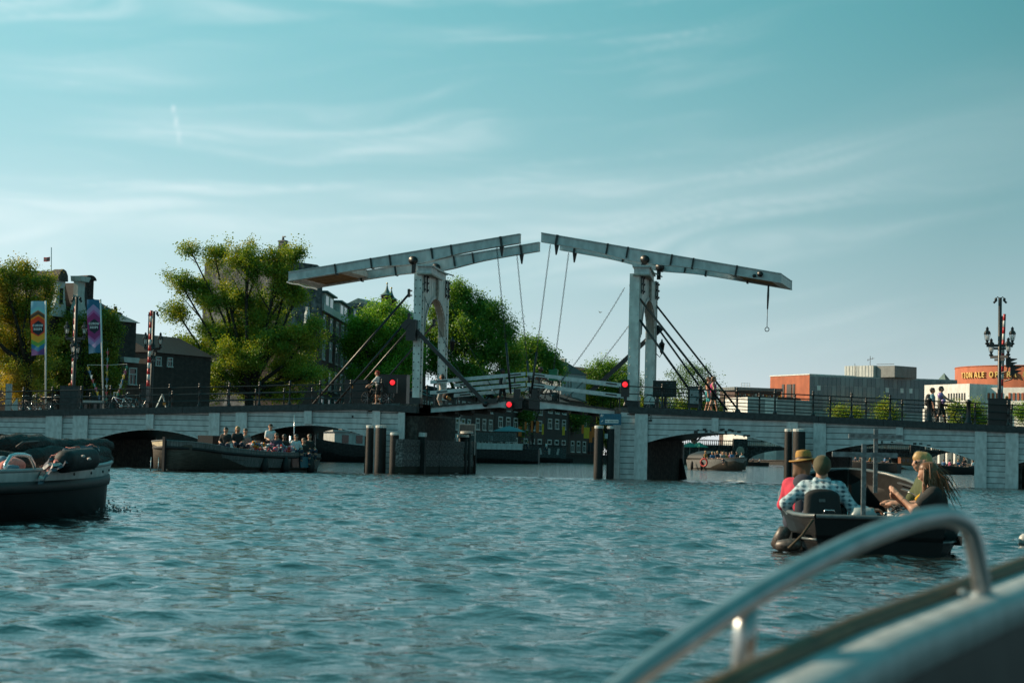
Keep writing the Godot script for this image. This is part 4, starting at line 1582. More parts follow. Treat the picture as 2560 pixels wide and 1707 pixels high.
func make_town():
	var paving := worn("paving", Color(0.14, 0.13, 0.12), 0.9, "grime", 2.0)
	var qwall := worn("quay_stone", Color(0.06, 0.055, 0.05), 0.9, "grime", 1.5)
	bank("left_quay", [[-60, -60], [-40, -96], [-34, -120], [-28, -160], [-21, -200], [-5.5, -292], [8.5, -362], [40, -415], [44, -900]], [[-400, -60], [-400, -96], [-400, -120], [-400, -160], [-400, -200], [-400, -292], [-400, -362], [-400, -415], [-400, -900]], 1.45, paving, qwall)
	bank("right_quay", [[105, -900], [105, -436], [80, -300], [64, -232], [44, -110], [40, -92], [48, -60]], [[700, -900], [700, -436], [700, -300], [700, -232], [700, -110], [700, -92], [700, -60]], 1.45, paving, qwall)
	bank("far_quay", [[28.0, -640], [60, -640], [105, -560]], [[28, -1200], [60, -1200], [105, -1200]], 1.44, paving, qwall)
	paint("glass", Color(0.012, 0.018, 0.02), 0.08)
	var brick := worn("brick_red", Color(0.115, 0.052, 0.040), 0.85, "mottle", 2.0)
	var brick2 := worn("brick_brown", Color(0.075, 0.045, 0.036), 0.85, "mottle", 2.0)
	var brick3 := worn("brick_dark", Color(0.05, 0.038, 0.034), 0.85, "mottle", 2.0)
	var plaster := worn("plaster_grey", Color(0.25, 0.245, 0.25), 0.9, "grime", 6.0)
	var white := worn("paint_white", Color(0.58, 0.59, 0.57), 0.6, "soft", 2.0)
	var tile := worn("roof_tile", Color(0.045, 0.042, 0.045), 0.75, "grain", 1.6)
	var lead := worn("roof_lead", Color(0.16, 0.18, 0.185), 0.6, "mottle", 3.0)
	var copper := worn("roof_copper", Color(0.12, 0.22, 0.21), 0.6, "mottle", 2.0)
	var f: Dictionary
	var R := func(xpx: float, f_: Dictionary, x0: float) -> float: return (xpx - x0) * f_.k
	# --- left of the big tree, 150 m away
	f = facade("gabled_house", "tall house with a white bell gable under a rounded cap, flagpole on its roof", "house", 108, 150, 168, 153, 790, 9, brick2, "gabled houses behind the left trees")
	var k: float = f.k
	var Y := func(y: float, far: float, x := 150.0) -> float: return seen(x, y, far).y - 1.5
	outline(f, [[0.0, Y.call(790, 150)], [1.85, Y.call(790, 150)], [1.85, Y.call(770, 150)], [1.65, Y.call(745, 150)], [1.55, Y.call(720, 150)], [1.62, Y.call(700, 150)], [0.6, Y.call(700, 150)], [0.62, Y.call(722, 150)], [0.45, Y.call(748, 150)], [0.15, Y.call(768, 150)]], 0.0, 0.35, white)
	outline(f, [[0.45, Y.call(700, 150)], [1.75, Y.call(700, 150)], [1.7, Y.call(685, 150)], [1.45, Y.call(674, 150)], [1.1, Y.call(670, 150)], [0.75, Y.call(674, 150)], [0.5, Y.call(685, 150)]], -0.3, 0.5, worn("stone_cap", Color(0.16, 0.13, 0.11), 0.85, "grime", 0.8), "cap")
	window(f, 1.05, Y.call(738, 150), 0.3, 1.2, brick3, 0.36, false)
	gable_roof(f, 3.6, tile, false)
	chimney(f, -0.3, f.h - 0.5, -5.0, 0.5, 3.6, brick3, 1)
	f = facade("gabled_house", "house with a white neck gable and flat cornice next to the bell gable", "house", 168, 152, 222, 155, 800, 9, brick3, "gabled houses behind the left trees")
	outline(f, [[-0.32, Y.call(800, 152)], [1.5, Y.call(800, 152)], [1.45, Y.call(776, 152)], [1.15, Y.call(760, 152)], [1.02, Y.call(735, 152)], [1.05, Y.call(702, 152)], [0.05, Y.call(702, 152)], [0.06, Y.call(735, 152)], [-0.05, Y.call(758, 152)], [-0.32, Y.call(774, 152)]], 0.0, 0.4, white)
	outline(f, [[-0.02, Y.call(702, 152)], [1.12, Y.call(702, 152)], [1.35, Y.call(692, 152)], [1.35, Y.call(689, 152)], [-0.12, Y.call(689, 152)]], -0.2, 0.7, white, "cornice")
	gable_roof(f, 3.0, tile, false)
	f = facade("gabled_house", "dark roofed house with a round topped brick chimney at its ridge", "house", 205, 158, 262, 160, 770, 9, brick3, "gabled houses behind the left trees")
	gable_roof(f, 2.0, tile)
	var cap := Shape.new()
	cap.box(Vector3(1.15, f.h + 1.1, -1.5), Vector3(0.9, 2.6, 0.9))
	var rings := []
	for z in [-2.1, -0.9]:
		var p := PackedVector3Array()
		for i in 12:
			p.append(Vector3(1.15 + cos(PI * i / 11.0) * 0.62, f.h + 2.35 + sin(PI * i / 11.0) * 0.42, z))
		rings.append(p)
	cap.loft(rings)
	obj("chimney", cap, worn("brick_chimney", Color(0.09, 0.05, 0.045), 0.85, "grime", 0.8), f.o)
	f = facade("brick_house", "low brick house with grey hipped roof left of the tall chimneys", "house", 258, 162, 330, 165, 800, 8, brick3)
	gable_roof(f, 1.5, lead)
	window(f, 0.85, Y.call(850, 162, 285), 0.5, 0.8, white)
	f = facade("brick_house", "dark brick house with white cornice, tall chimneys and one large white window", "house", 296, 163, 376, 166, 905, 9, brick, "")
	outline(f, [[0.0, f.h], [1.6, f.h], [1.7, f.h + 0.3], [1.7, f.h + 0.42], [-0.1, f.h + 0.42], [-0.1, f.h + 0.3]], -0.1, 0.35, white, "cornice")
	var body := Shape.new()
	body.box(Vector3(1.2, f.h + 1.6, -5.0), Vector3(2.3, 2.6, 7.0))
	obj("mansard", body, tile, f.o)
	window(f, 1.25, Y.call(940, 163, 338), 0.92, 1.45, white)
	chimney(f, 0.95, f.h + 2.8, -4, 0.7, 0.8, brick2, 2)
	chimney(f, 2.0, f.h + 1.0, -3, 0.55, 3.3, brick2, 1)
	f = facade("long_roofed_house", "long low house under a dark tiled roof left of the big tree", "house", 372, 180, 520, 188, 880, 8, brick3)
	gable_roof(f, 1.9, tile)
	window(f, 0.9, f.h - 0.8, 0.8, 0.9, white)
	window(f, 2.6, f.h - 0.8, 0.8, 0.9, white)
	# --- behind the big tree
	f = facade("tall_house", "tall grey plastered house with chimneys behind the old tree", "house", 690, 246, 795, 254, 712, 12, plaster)
	k = f.k
	outline(f, [[0, f.h], [f.w, f.h], [f.w, f.h + 58 * k], [f.w - 26 * k, f.h + 66 * k], [34 * k, f.h + 64 * k], [14 * k, f.h + 72 * k], [0, f.h + 60 * k]], -11.9, -0.02, plaster)
	chimney(f, 21 * k, f.h + 60 * k, -0.6, 0.7, 55 * k, plaster, 1)
	chimney(f, 31 * k, f.h + 55 * k, -1.2, 0.6, 35 * k, plaster, 0)
	chimney(f, 86 * k, f.h + 60 * k, -2.0, 0.95, 28 * k, plaster, 2)
	chimney(f, 101 * k, f.h + 60 * k, -2.0, 0.8, 30 * k, brick2, 2)
	f = facade("small_gabled_house", "small house with an ornate white bell gable beside the tall grey house", "house", 742, 232, 792, 236, 812, 6, brick2)
	outline(f, [[0.65, f.h], [1.95, f.h], [1.75, f.h + 0.5], [1.72, f.h + 1.3], [1.43, f.h + 1.75], [1.45, f.h + 2.2], [1.0, f.h + 2.2], [1.04, f.h + 1.75], [0.78, f.h + 1.3], [0.8, f.h + 0.5]], 0.0, 0.3, white)
	var oval := Shape.new()
	oval.soft().ball(Vector3(1.26, f.h + 0.85, 0.26), Vector3(0.26, 0.5, 0.1), 12, 8)
	obj("oval_opening", oval, M.glass, f.o)
	f = facade("brick_townhouse", "four storey red brick townhouse with white cornice and dormers", "house", 793, 256, 866, 288, 768, 14, brick)
	k = f.k
	outline(f, [[-0.1, f.h - 0.4], [f.w + 0.1, f.h - 0.4], [f.w + 0.25, f.h + 0.5], [-0.25, f.h + 0.5]], 0.0, 0.4, white, "cornice")
	var xs := []
	for i in 5:
		xs.append(f.w * (0.1 + 0.8 * pow(i / 4.0, 0.9)))
	window_rows(f, xs, [[f.h - 33 * k, 38 * k], [f.h - 103 * k, 54 * k], [f.h - 178 * k, 56 * k], [f.h - 245 * k, 46 * k]], f.w * 0.075, white)
	var mans := Shape.new()
	mans.hexa([Vector3(0, f.h, -6), Vector3(f.w, f.h, -6), Vector3(0, f.h + 2.3, -6), Vector3(f.w, f.h + 2.3, -6), Vector3(0, f.h, -0.1), Vector3(f.w, f.h, -0.1), Vector3(0, f.h + 2.3, -1.4), Vector3(f.w, f.h + 2.3, -1.4)])
	obj("mansard", mans, tile, f.o)
	for x in [f.w * 0.25, f.w * 0.75]:
		var dm := Shape.new()
		dm.box(Vector3(x, f.h + 1.15, -0.6), Vector3(f.w * 0.3, 2.0, 1.2))
		var dn := obj("dormer", dm, white, f.o)
		var gl := Shape.new()
		gl.box(Vector3(x - f.w * 0.07, f.h + 1.15, 0.02), Vector3(f.w * 0.09, 1.5, 0.04))
		obj("pane", gl, M.glass, dn)
		gl = Shape.new()
		gl.box(Vector3(x + f.w * 0.07, f.h + 1.15, 0.02), Vector3(f.w * 0.09, 1.5, 0.04))
		obj("pane", gl, M.glass, dn)
		var dr := Shape.new()
		dr.box(Vector3(x, f.h + 2.3, -0.5), Vector3(f.w * 0.34, 0.2, 1.9))
		obj("dormer_roof", dr, copper, dn)
	chimney(f, f.w * 0.93, f.h + 1.8, -3, 2.6, 2.2, brick2, 2)
	f = facade("dark_townhouse", "narrow dark townhouse with tall white attic windows next to the red brick one", "house", 866, 289, 905, 300, 764, 12, brick3)
	k = f.k
	window_rows(f, [f.w * 0.3, f.w * 0.78], [[f.h - 26 * k, 44 * k]], f.w * 0.22, white)
	outline(f, [[0, f.h - 62 * k], [f.w, f.h - 62 * k], [f.w, f.h - 52 * k], [0, f.h - 52 * k]], 0.0, 0.4, white, "cornice")
	window_rows(f, [f.w * 0.2, f.w * 0.5, f.w * 0.8], [[f.h - 95 * k, 36 * k], [f.h - 150 * k, 40 * k], [f.h - 205 * k, 40 * k]], f.w * 0.13, white)
	f = facade("flat_roofed_house", "pale house with a flat grey roof behind the bright green tree", "house", 892, 302, 960, 322, 766, 12, worn("plaster_blue", Color(0.2, 0.21, 0.215), 0.9, "soft", 3.0))
	k = f.k
	outline(f, [[-0.2, f.h], [f.w + 0.2, f.h], [f.w + 0.2, f.h + 0.5], [-0.2, f.h + 0.5]], -12.0, 0.4, lead, "roof")
	window_rows(f, [f.w * 0.2, f.w * 0.5, f.w * 0.8], [[f.h - 28 * k, 30 * k], [f.h - 85 * k, 34 * k]], f.w * 0.13, white)
	f = facade("turreted_house", "dark house with two brick turrets under concave spires with gold balls", "house", 958, 318, 1060, 334, 782, 10, brick3)
	k = f.k
	gable_roof(f, 2.4, copper)
	for t in [[977, 742, 737, 711], [1004.5, 751, 748, 721]]:
		var x: float = (t[0] - 958) * k * 1.03
		var yb: float = Y.call(t[1], 318, 980)
		var sh := Shape.new()
		sh.box(Vector3(x, f.h + (yb - f.h) / 2.0, -0.6), Vector3(1.35, yb - f.h + 0.6, 1.35))
		sh.box(Vector3(x, yb + 0.1, -0.6), Vector3(1.55, 0.18, 1.55))
		var tw := obj("turret", sh, brick2, f.o)
		var sp := Shape.new()
		sp.soft().lathe([[1.15, 0.35], [1.0, 0.43], [0.58, 0.72], [0.28, 1.25], [0.13, 1.8], [0.07, 2.1]], Vector3(x, yb, -0.6), 8)
		obj("spire", sp, copper, tw)
		var go := Shape.new()
		go.soft().ball(Vector3(x, yb + 2.25, -0.6), Vector3(0.16, 0.16, 0.16), 8, 6)
		obj("ball", go, paint("gold", Color(0.6, 0.4, 0.12), 0.3, 0.8), tw)
	# --- row along the left bank seen under the raised leaves
	var hx := [1040, 1085, 1130, 1180, 1235, 1300, 1360, 1420, 1470]
	for i in 8:
		var far := 262.0 + i * 16.0
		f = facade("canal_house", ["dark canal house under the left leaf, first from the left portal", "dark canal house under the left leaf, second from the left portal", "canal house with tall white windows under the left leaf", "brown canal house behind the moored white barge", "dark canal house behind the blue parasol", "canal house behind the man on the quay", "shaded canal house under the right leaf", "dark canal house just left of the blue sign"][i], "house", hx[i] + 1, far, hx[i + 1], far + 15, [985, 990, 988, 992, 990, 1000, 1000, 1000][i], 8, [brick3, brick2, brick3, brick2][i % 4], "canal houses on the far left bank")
		gable_roof(f, 1.4, tile)
		var nx := 3
		var q: Array = []
		for j in nx:
			q.append(f.w * (0.2 + 0.3 * j))
		window_rows(f, q, [[f.h - 1.5, 1.7], [f.h - 4.2, 1.9], [1.5, 2.2]], f.w * 0.16, white)
	# small white house with a dark roof
	f = facade("small_house", "small pale house with a steep dark roof left of the right portal", "house", 1400, 384, 1462, 392, 932, 10, worn("plaster_white", Color(0.42, 0.44, 0.45), 0.8, "soft", 2.0))
	gable_roof(f, 2.8, tile)
	var edge := Shape.new()
	edge.beam(Vector3(-0.3, f.h - 0.4, 0.3), Vector3(-0.3, f.h + 2.85, -5.0), 0.35, 0.3)
	edge.beam(Vector3(-0.3, f.h - 0.4, -10.3), Vector3(-0.3, f.h + 2.85, -5.0), 0.35, 0.3)
	obj("bargeboard", edge, white, f.o)
	window_rows(f, [1.3, 2.5, 3.6], [[f.h - 2.0, 1.8], [f.h - 4.8, 1.9]], 0.75, white)
	chimney(f, f.w - 0.3, f.h + 1.8, -5, 0.6, 1.5, white, 0)
	f = facade("small_house", "little dark roof far behind the hanging chain near the right portal", "house", 1466, 396, 1490, 399, 925, 6, brick2)
	gable_roof(f, 0.7, tile)
	make_opera()
	make_stone_bridge()

func make_opera():
	var red := worn("opera_red", Color(0.42, 0.115, 0.052), 0.8, "soft", 9.0)
	var grey := worn("opera_grey", Color(0.34, 0.36, 0.36), 0.5, "soft", 6.0)
	var pale := worn("opera_white", Color(0.74, 0.73, 0.70), 0.6, "soft", 6.0)
	var dark := paint("opera_dark", Color(0.05, 0.045, 0.045), 0.5)
	var gl := paint("curtain_glass", Color(0.10, 0.135, 0.15), 0.18, 0.0)
	var gl2 := paint("curtain_glass_b", Color(0.16, 0.20, 0.21), 0.18, 0.0)
	var far := 500.0
	# red block with a glass side
	var f := facade("red_block", "red brick office block with dark slits and a long grey glass side", "building", 1924, 516, 2022.5, far, 941, 14, red)
	for s in [[0.345, 0.06], [0.50, 0.13], [0.615, 0.06]]:
		var sh := Shape.new()
		sh.box(Vector3(f.w * s[0], f.h - 6.2, 0.02), Vector3(f.w * s[1] * 0.9, 8.0, 0.3))
		obj("slit", sh, dark, f.o)
	var top := Shape.new()
	top.box(Vector3(f.w / 2, f.h + 0.1, -7), Vector3(f.w + 0.3, 0.25, 14.3))
	obj("coping", top, pale, f.o)
	var g := facade("glass_office", "long grey glass office wing with rows of narrow panels", "building", 2023, far, 2393, 510, 937, 14, grey)
	rng.seed = 8
	var n := 34
	for i in n:
		for r in 3:
			var y1: float = g.h - 0.4 - [0.0, 2.3, 5.0][r]
			var hh: float = [2.2, 2.6, 3.4][r]
			var sh := Shape.new()
			sh.box(Vector3(g.w * (i + 0.5) / n, y1 - hh / 2, 0.05), Vector3(g.w / n - 0.1, hh, 0.1))
			obj("panel", sh, gl2 if rng.randf() < 0.25 else gl, g.o)
	for i in 5:
		var sh := Shape.new()
		var x: float = g.w * [0.06, 0.52, 0.62, 0.68, 0.98][i]
		sh.box(Vector3(x, g.h - 3.2, 0.12), Vector3(0.9, 1.2, 0.06))
		obj("blind", sh, pale, g.o)
	f = facade("rooftop_plant", "pale metal plant room with aerials on top of the glass offices", "building", 2110, 512, 2182, 505, 915, 9, worn("plant_metal", Color(0.50, 0.52, 0.50), 0.5, "soft", 4.0))
	f.o.position.y = g.h + 1.5
	var sh := Shape.new()
	var low: float = f.h - g.h
	sh.box(Vector3(f.w / 2, low / 2, -4.5), Vector3(f.w, low, 9))
	f.o.get_child(0).mesh = sh.done()
	for i in 9:
		var rib := Shape.new()
		rib.box(Vector3(f.w * (i + 0.5) / 9, low / 2, 0.03), Vector3(0.07, low, 0.08))
		obj("seam", rib, grey, f.o)
	var wing := Shape.new()
	wing.box(Vector3(f.w + 2.95, low / 2 - 0.05, -5.6), Vector3(5.9, low - 0.1, 9))
	obj("rear_wing", wing, worn("plant_grey", Color(0.2, 0.215, 0.215), 0.5, "soft", 4.0), f.o)
	var aer := Shape.new()
	aer.tube([Vector3(5.9, low, -3), Vector3(5.9, low + 2.6, -3)], 0.08, 5)
	aer.tube([Vector3(4.9, low + 1.6, -3), Vector3(7.2, low + 2.0, -3)], 0.06, 5)
	aer.tube([Vector3(5.2, low + 1.3, -3), Vector3(5.2, low + 1.9, -3)], 0.06, 5)
	aer.tube([Vector3(6.6, low + 1.7, -3), Vector3(6.6, low + 2.3, -3)], 0.06, 5)
	aer.tube([Vector3(3.6, -0.6, 0.3), Vector3(3.6, low + 0.6, 0.3)], 0.06, 5)
	aer.box(Vector3(10, low + 0.5, -4), Vector3(5.5, 0.12, 0.1))
	obj("aerial", aer, dark, f.o)
	var pyr := thing("green_pyramid", "small green copper pyramid roof peeping over the glass offices", "roof", up_at(seen(2361, 1000, 540), 1.5))
	var ph := seen(2361, 950, 540).y - 1.5
	sh = Shape.new()
	sh.box(Vector3(0, ph / 2, 0), Vector3(2.2, ph, 2.2))
	obj("shaft", sh, grey, pyr)
	sh = Shape.new()
	sh.lathe([[1.7, ph], [0.02, ph + 1.9]], Vector3.ZERO, 4)
	obj("pyramid", sh, M.roof_copper, pyr)
	# the round red theatre with its gold letters
	var c := seen(2606, 1100, far + 22)
	c.y = 1.5
	var drum := thing("theatre", "round red brick theatre with gold lettering above white colonnades", "building", c)
	var rad := 214.0 * (far + 22.0) / F
	var th := seen(2560, 913, far).y - 1.5
	sh = Shape.new()
	sh.soft().lathe([[rad, 0], [rad, th]], Vector3.ZERO, 72)
	obj("drum", sh, red, drum)
	sh = Shape.new()
	sh.soft().lathe([[rad + 0.12, th], [rad + 0.12, th + 0.2]], Vector3.ZERO, 72)
	obj("rim", sh, red, drum)
	var font := SystemFont.new()
	font.font_names = PackedStringArray(["Droid Sans"])
	font.font_weight = 700
	var gold := paint("gold_letters", Color(0.75, 0.50, 0.16), 0.35, 0.4)
	for l in [["T", 2397.6], ["I", 2400.7], ["O", 2404.5], ["N", 2409.6], ["A", 2418], ["L", 2424.5], ["E", 2430.5], ["O", 2445.6], ["P", 2456], ["E", 2467.5], ["R", 2479.5], ["A", 2490.7], ["&", 2513.7], ["B", 2540.5], ["A", 2556]]:
		var t := TextMesh.new()
		t.text = l[0]
		t.font = font
		t.font_size = 32
		t.pixel_size = 0.063
		t.depth = 0.3
		var a := asin(clampf((l[1] - 2606.0) / 214.0, -0.985, 0.985))
		var o := obj("letter", t, gold, drum)
		o.position = Vector3(sin(a) * (rad + 0.25), seen(2480, 933, far).y - 1.5, cos(a) * (rad + 0.25))
		o.rotation.y = a
	# white wings in front of it
	var w := facade("white_wing", "white building with slatted corner and a row of dark slots", "building", 2311, 478, 2424, 463, 973, 10, null)
	sh = Shape.new()
	sh.box(Vector3(w.w / 2, w.h - 1.9, -5), Vector3(w.w, 3.8 + 2.0, 10))
	obj("wall", sh, pale, w.o)
	for i in 7:
		sh = Shape.new()
		sh.box(Vector3(w.w * (0.55 + 0.058 * i), w.h - 2.0, 0.06), Vector3(0.32, 1.7, 0.2))
		obj("slot", sh, dark, w.o)
	sh = Shape.new()
	var c8 := []
	for i in 8:
		c8.append(Vector3(-4.6 if not (i & 1) else -0.05, w.h + (0.05 if i & 2 else -4.6) - (0.5 if i & 2 and not (i & 1) else 0.0), (-0.05 if i & 1 else -7.0) if i & 4 else -11.0))
	sh.hexa(c8)
	var corner := obj("slatted_corner", sh, worn("slats", Color(0.62, 0.61, 0.56), 0.6, "soft", 4.0), w.o)
	for i in 10:
		var t := (i + 0.5) / 10.0
		var sl := Shape.new()
		sl.box(Vector3(lerpf(-4.6, -0.1, t), w.h - 1.9, lerpf(-7.0, -0.1, t) + 0.05), Vector3(0.12, 2.2, 0.12))
		obj("slat", sl, grey, corner)
	for i in 6:
		sh = Shape.new()
		sh.box(Vector3(-4.2 + i * 2.9, (w.h - 4.7) / 2, -1.2 - (5.0 if i == 0 else 0.0)), Vector3(0.7, w.h - 4.7, 0.7))
		obj("column", sh, pale, w.o)
	sh = Shape.new()
	sh.box(Vector3(w.w * 0.4, (w.h - 4.7) / 2, -7), Vector3(w.w * 1.2, w.h - 4.7, 4))
	obj("recess", sh, gl, w.o)
	w = facade("white_wing", "white building with narrow red slots behind the right lamp post", "building", 2440, 467, 2620, 455, 969, 10, pale)
	for i in 12:
		sh = Shape.new()
		sh.box(Vector3(w.w * (0.125 + 0.06 * i + (0.055 if i > 4 else 0.0)), w.h - 2.1, 0.06), Vector3(0.62, 1.7, 0.16))
		var s1 := obj("slot", sh, red, w.o)
		var s2 := Shape.new()
		s2.box(Vector3(w.w * (0.125 + 0.06 * i + (0.055 if i > 4 else 0.0)) + 0.27, w.h - 2.1, 0.12), Vector3(0.1, 1.7, 0.16))
		obj("reveal", s2, dark, s1)
	# low pavilions between
	f = facade("low_building", "low white block with a grey side on the far quay behind the railing", "building", 1809, 492, 1868, 480, 995, 8, pale)
	f = facade("low_building", "low grey shed joined to the white block on the far quay", "building", 1869, 480, 2026, 486, 996, 8, grey)
	f = facade("low_building", "long low brown pavilion with a pale flat roof behind the railing", "building", 1836, 500, 1952, 505, 975, 8, worn("pavilion_brown", Color(0.13, 0.065, 0.05), 0.7, "grime", 2.0))
	sh = Shape.new()
	sh.box(Vector3(f.w / 2, f.h + 0.4, -4), Vector3(f.w + 0.6, 0.8, 8.6))
	obj("roof", sh, M.roof_lead, f.o)
	rng.seed = 9
	for i in 26:   # a string of pennants under the eaves
		sh = Shape.new()
		sh.box(Vector3(f.w * (i + 0.5) / 26.0, f.h - 1.3 + 0.25 * sin(i * 1.3), 0.3), Vector3(0.2, 0.6, 0.04))
		obj("pennant", sh, [M.opera_white, M.opera_red, M.gold, M.roof_copper][rng.randi() % 4], f.o)
	sh = Shape.new()
	for e in [[0, 1.2, 2.6, 0.08], [0, 0.6, 2.6, 0.08]]:
		sh.box(Vector3(5.2, f.h + 0.8 + e[1], -4), Vector3(e[2], e[3], 0.08))
	for x in [4.0, 4.8, 5.6, 6.4]:
		sh.box(Vector3(x, f.h + 1.4, -4), Vector3(0.08, 1.2, 0.08))
	obj("roof_railing", sh, pale, f.o)
	var bankm := worn("grass_bank", Color(0.055, 0.085, 0.02), 0.95, "grime", 3.0)
	sh = Shape.new()
	var b0 := up_at(seen(1560, 1100, 408), 1.0)
	var b1 := up_at(seen(1700, 1100, 418), 1.0)
	var rows := []
	for j in 6:
		var row := PackedVector3Array()
		for i in 30:
			var t := i / 29.0
			var p := b0.lerp(b1, t)
			p += Vector3(0, [0.0, 2.0, 3.0, 3.4, 3.6, 3.7][j] + sin(i * 1.7 + j) * 0.35, -j * 1.2)
			row.append(p)
		rows.append(row)
	sh.soft().sheet(rows)
	var gb := struct("grass_slope", sh, bankm)

func make_stone_bridge():
	var stone := worn("dark_stone", Color(0.055, 0.058, 0.06), 0.85, "grime", 3.0)
	var pale := worn("baluster_stone", Color(0.30, 0.27, 0.22), 0.8, "soft", 1.0)
	var far := 430.0
	var a := seen(1640, 1100, far)
	a.y = 0
	var o := thing("stone_bridge", "dark stone bridge with flat arches and a balustrade, seen under the drawbridge", "bridge", a)
	var k := far / F
	var H := func(y: float, x: float) -> float: return seen(x, y, far).y
	var arches := [[(1866 - 1640) * k, (2272 - 1640) * k, H.call(1126, 2070)], [(2312 - 1640) * k, (2640 - 1640) * k, H.call(1128, 2400)]]
	var top: float = H.call(1118, 1850)
	var W := 1000 * k
	for face in 2:
		var z := 0.0 if face == 0 else -14.0
		var sh := Shape.new()
		var n := 120
		for i in n:
			var x0 := W * i / n
			var x1 := W * (i + 1) / n
			var y := []
			for x in [x0, x1]:
				var b := -1.0
				for ar in arches:
					var t: float = (x - (ar[0] + ar[1]) / 2) / ((ar[1] - ar[0]) / 2)
					if absf(t) < 1.0:
						b = maxf(b, ar[2] * sqrt(1.0 - t * t * t * t) - 0.0)
				y.append(b)
			sh.quad(Vector3(x0, y[0], z), Vector3(x0, top, z), Vector3(x1, top, z), Vector3(x1, y[1], z))
			if face == 0:
				sh.quad(Vector3(x0, y[0], 0), Vector3(x1, y[1], 0), Vector3(x1, y[1], -14), Vector3(x0, y[0], -14))
		obj("spandrel", sh, stone, o)
	var dk := Shape.new()
	dk.box(Vector3(W / 2, top + 0.1, -7), Vector3(W, 0.3, 14.6))
	obj("deck", dk, stone, o)
	var rail := Shape.new()
	rail.box(Vector3(W / 2, top + 1.35, 0), Vector3(W, 0.2, 0.4))
	rail.box(Vector3(W / 2, top + 0.3, 0), Vector3(W, 0.15, 0.4))
	obj("parapet_rail", rail, stone, o)
	var bal := Shape.new()
	bal.soft()
	var x := 0.5
	while x < W:
		bal.lathe([[0.1, top + 0.35], [0.14, top + 0.55], [0.07, top + 0.85], [0.1, top + 1.25]], Vector3(x, 0, 0), 5)
		x += 0.42
	obj("balusters", bal, pale, o).set_meta("kind", "stuff")
	for px in [1850, 2292]:
		var p := Shape.new()
		var xx: float = (px - 1640) * k
		p.box(Vector3(xx, (top - 1) / 2, 0.5), Vector3(3.2, top + 1, 1.4))
		p.box(Vector3(xx, top + 0.9, 0.4), Vector3(3.0, 1.8, 1.6))
		var pier := obj("pier", p, stone, o)
		var cr := Shape.new()
		cr.soft().ball(Vector3(xx, top - 0.9, 1.2), Vector3(0.9, 1.1, 0.3), 12, 8)
		obj("carved_crest", cr, pale, pier)

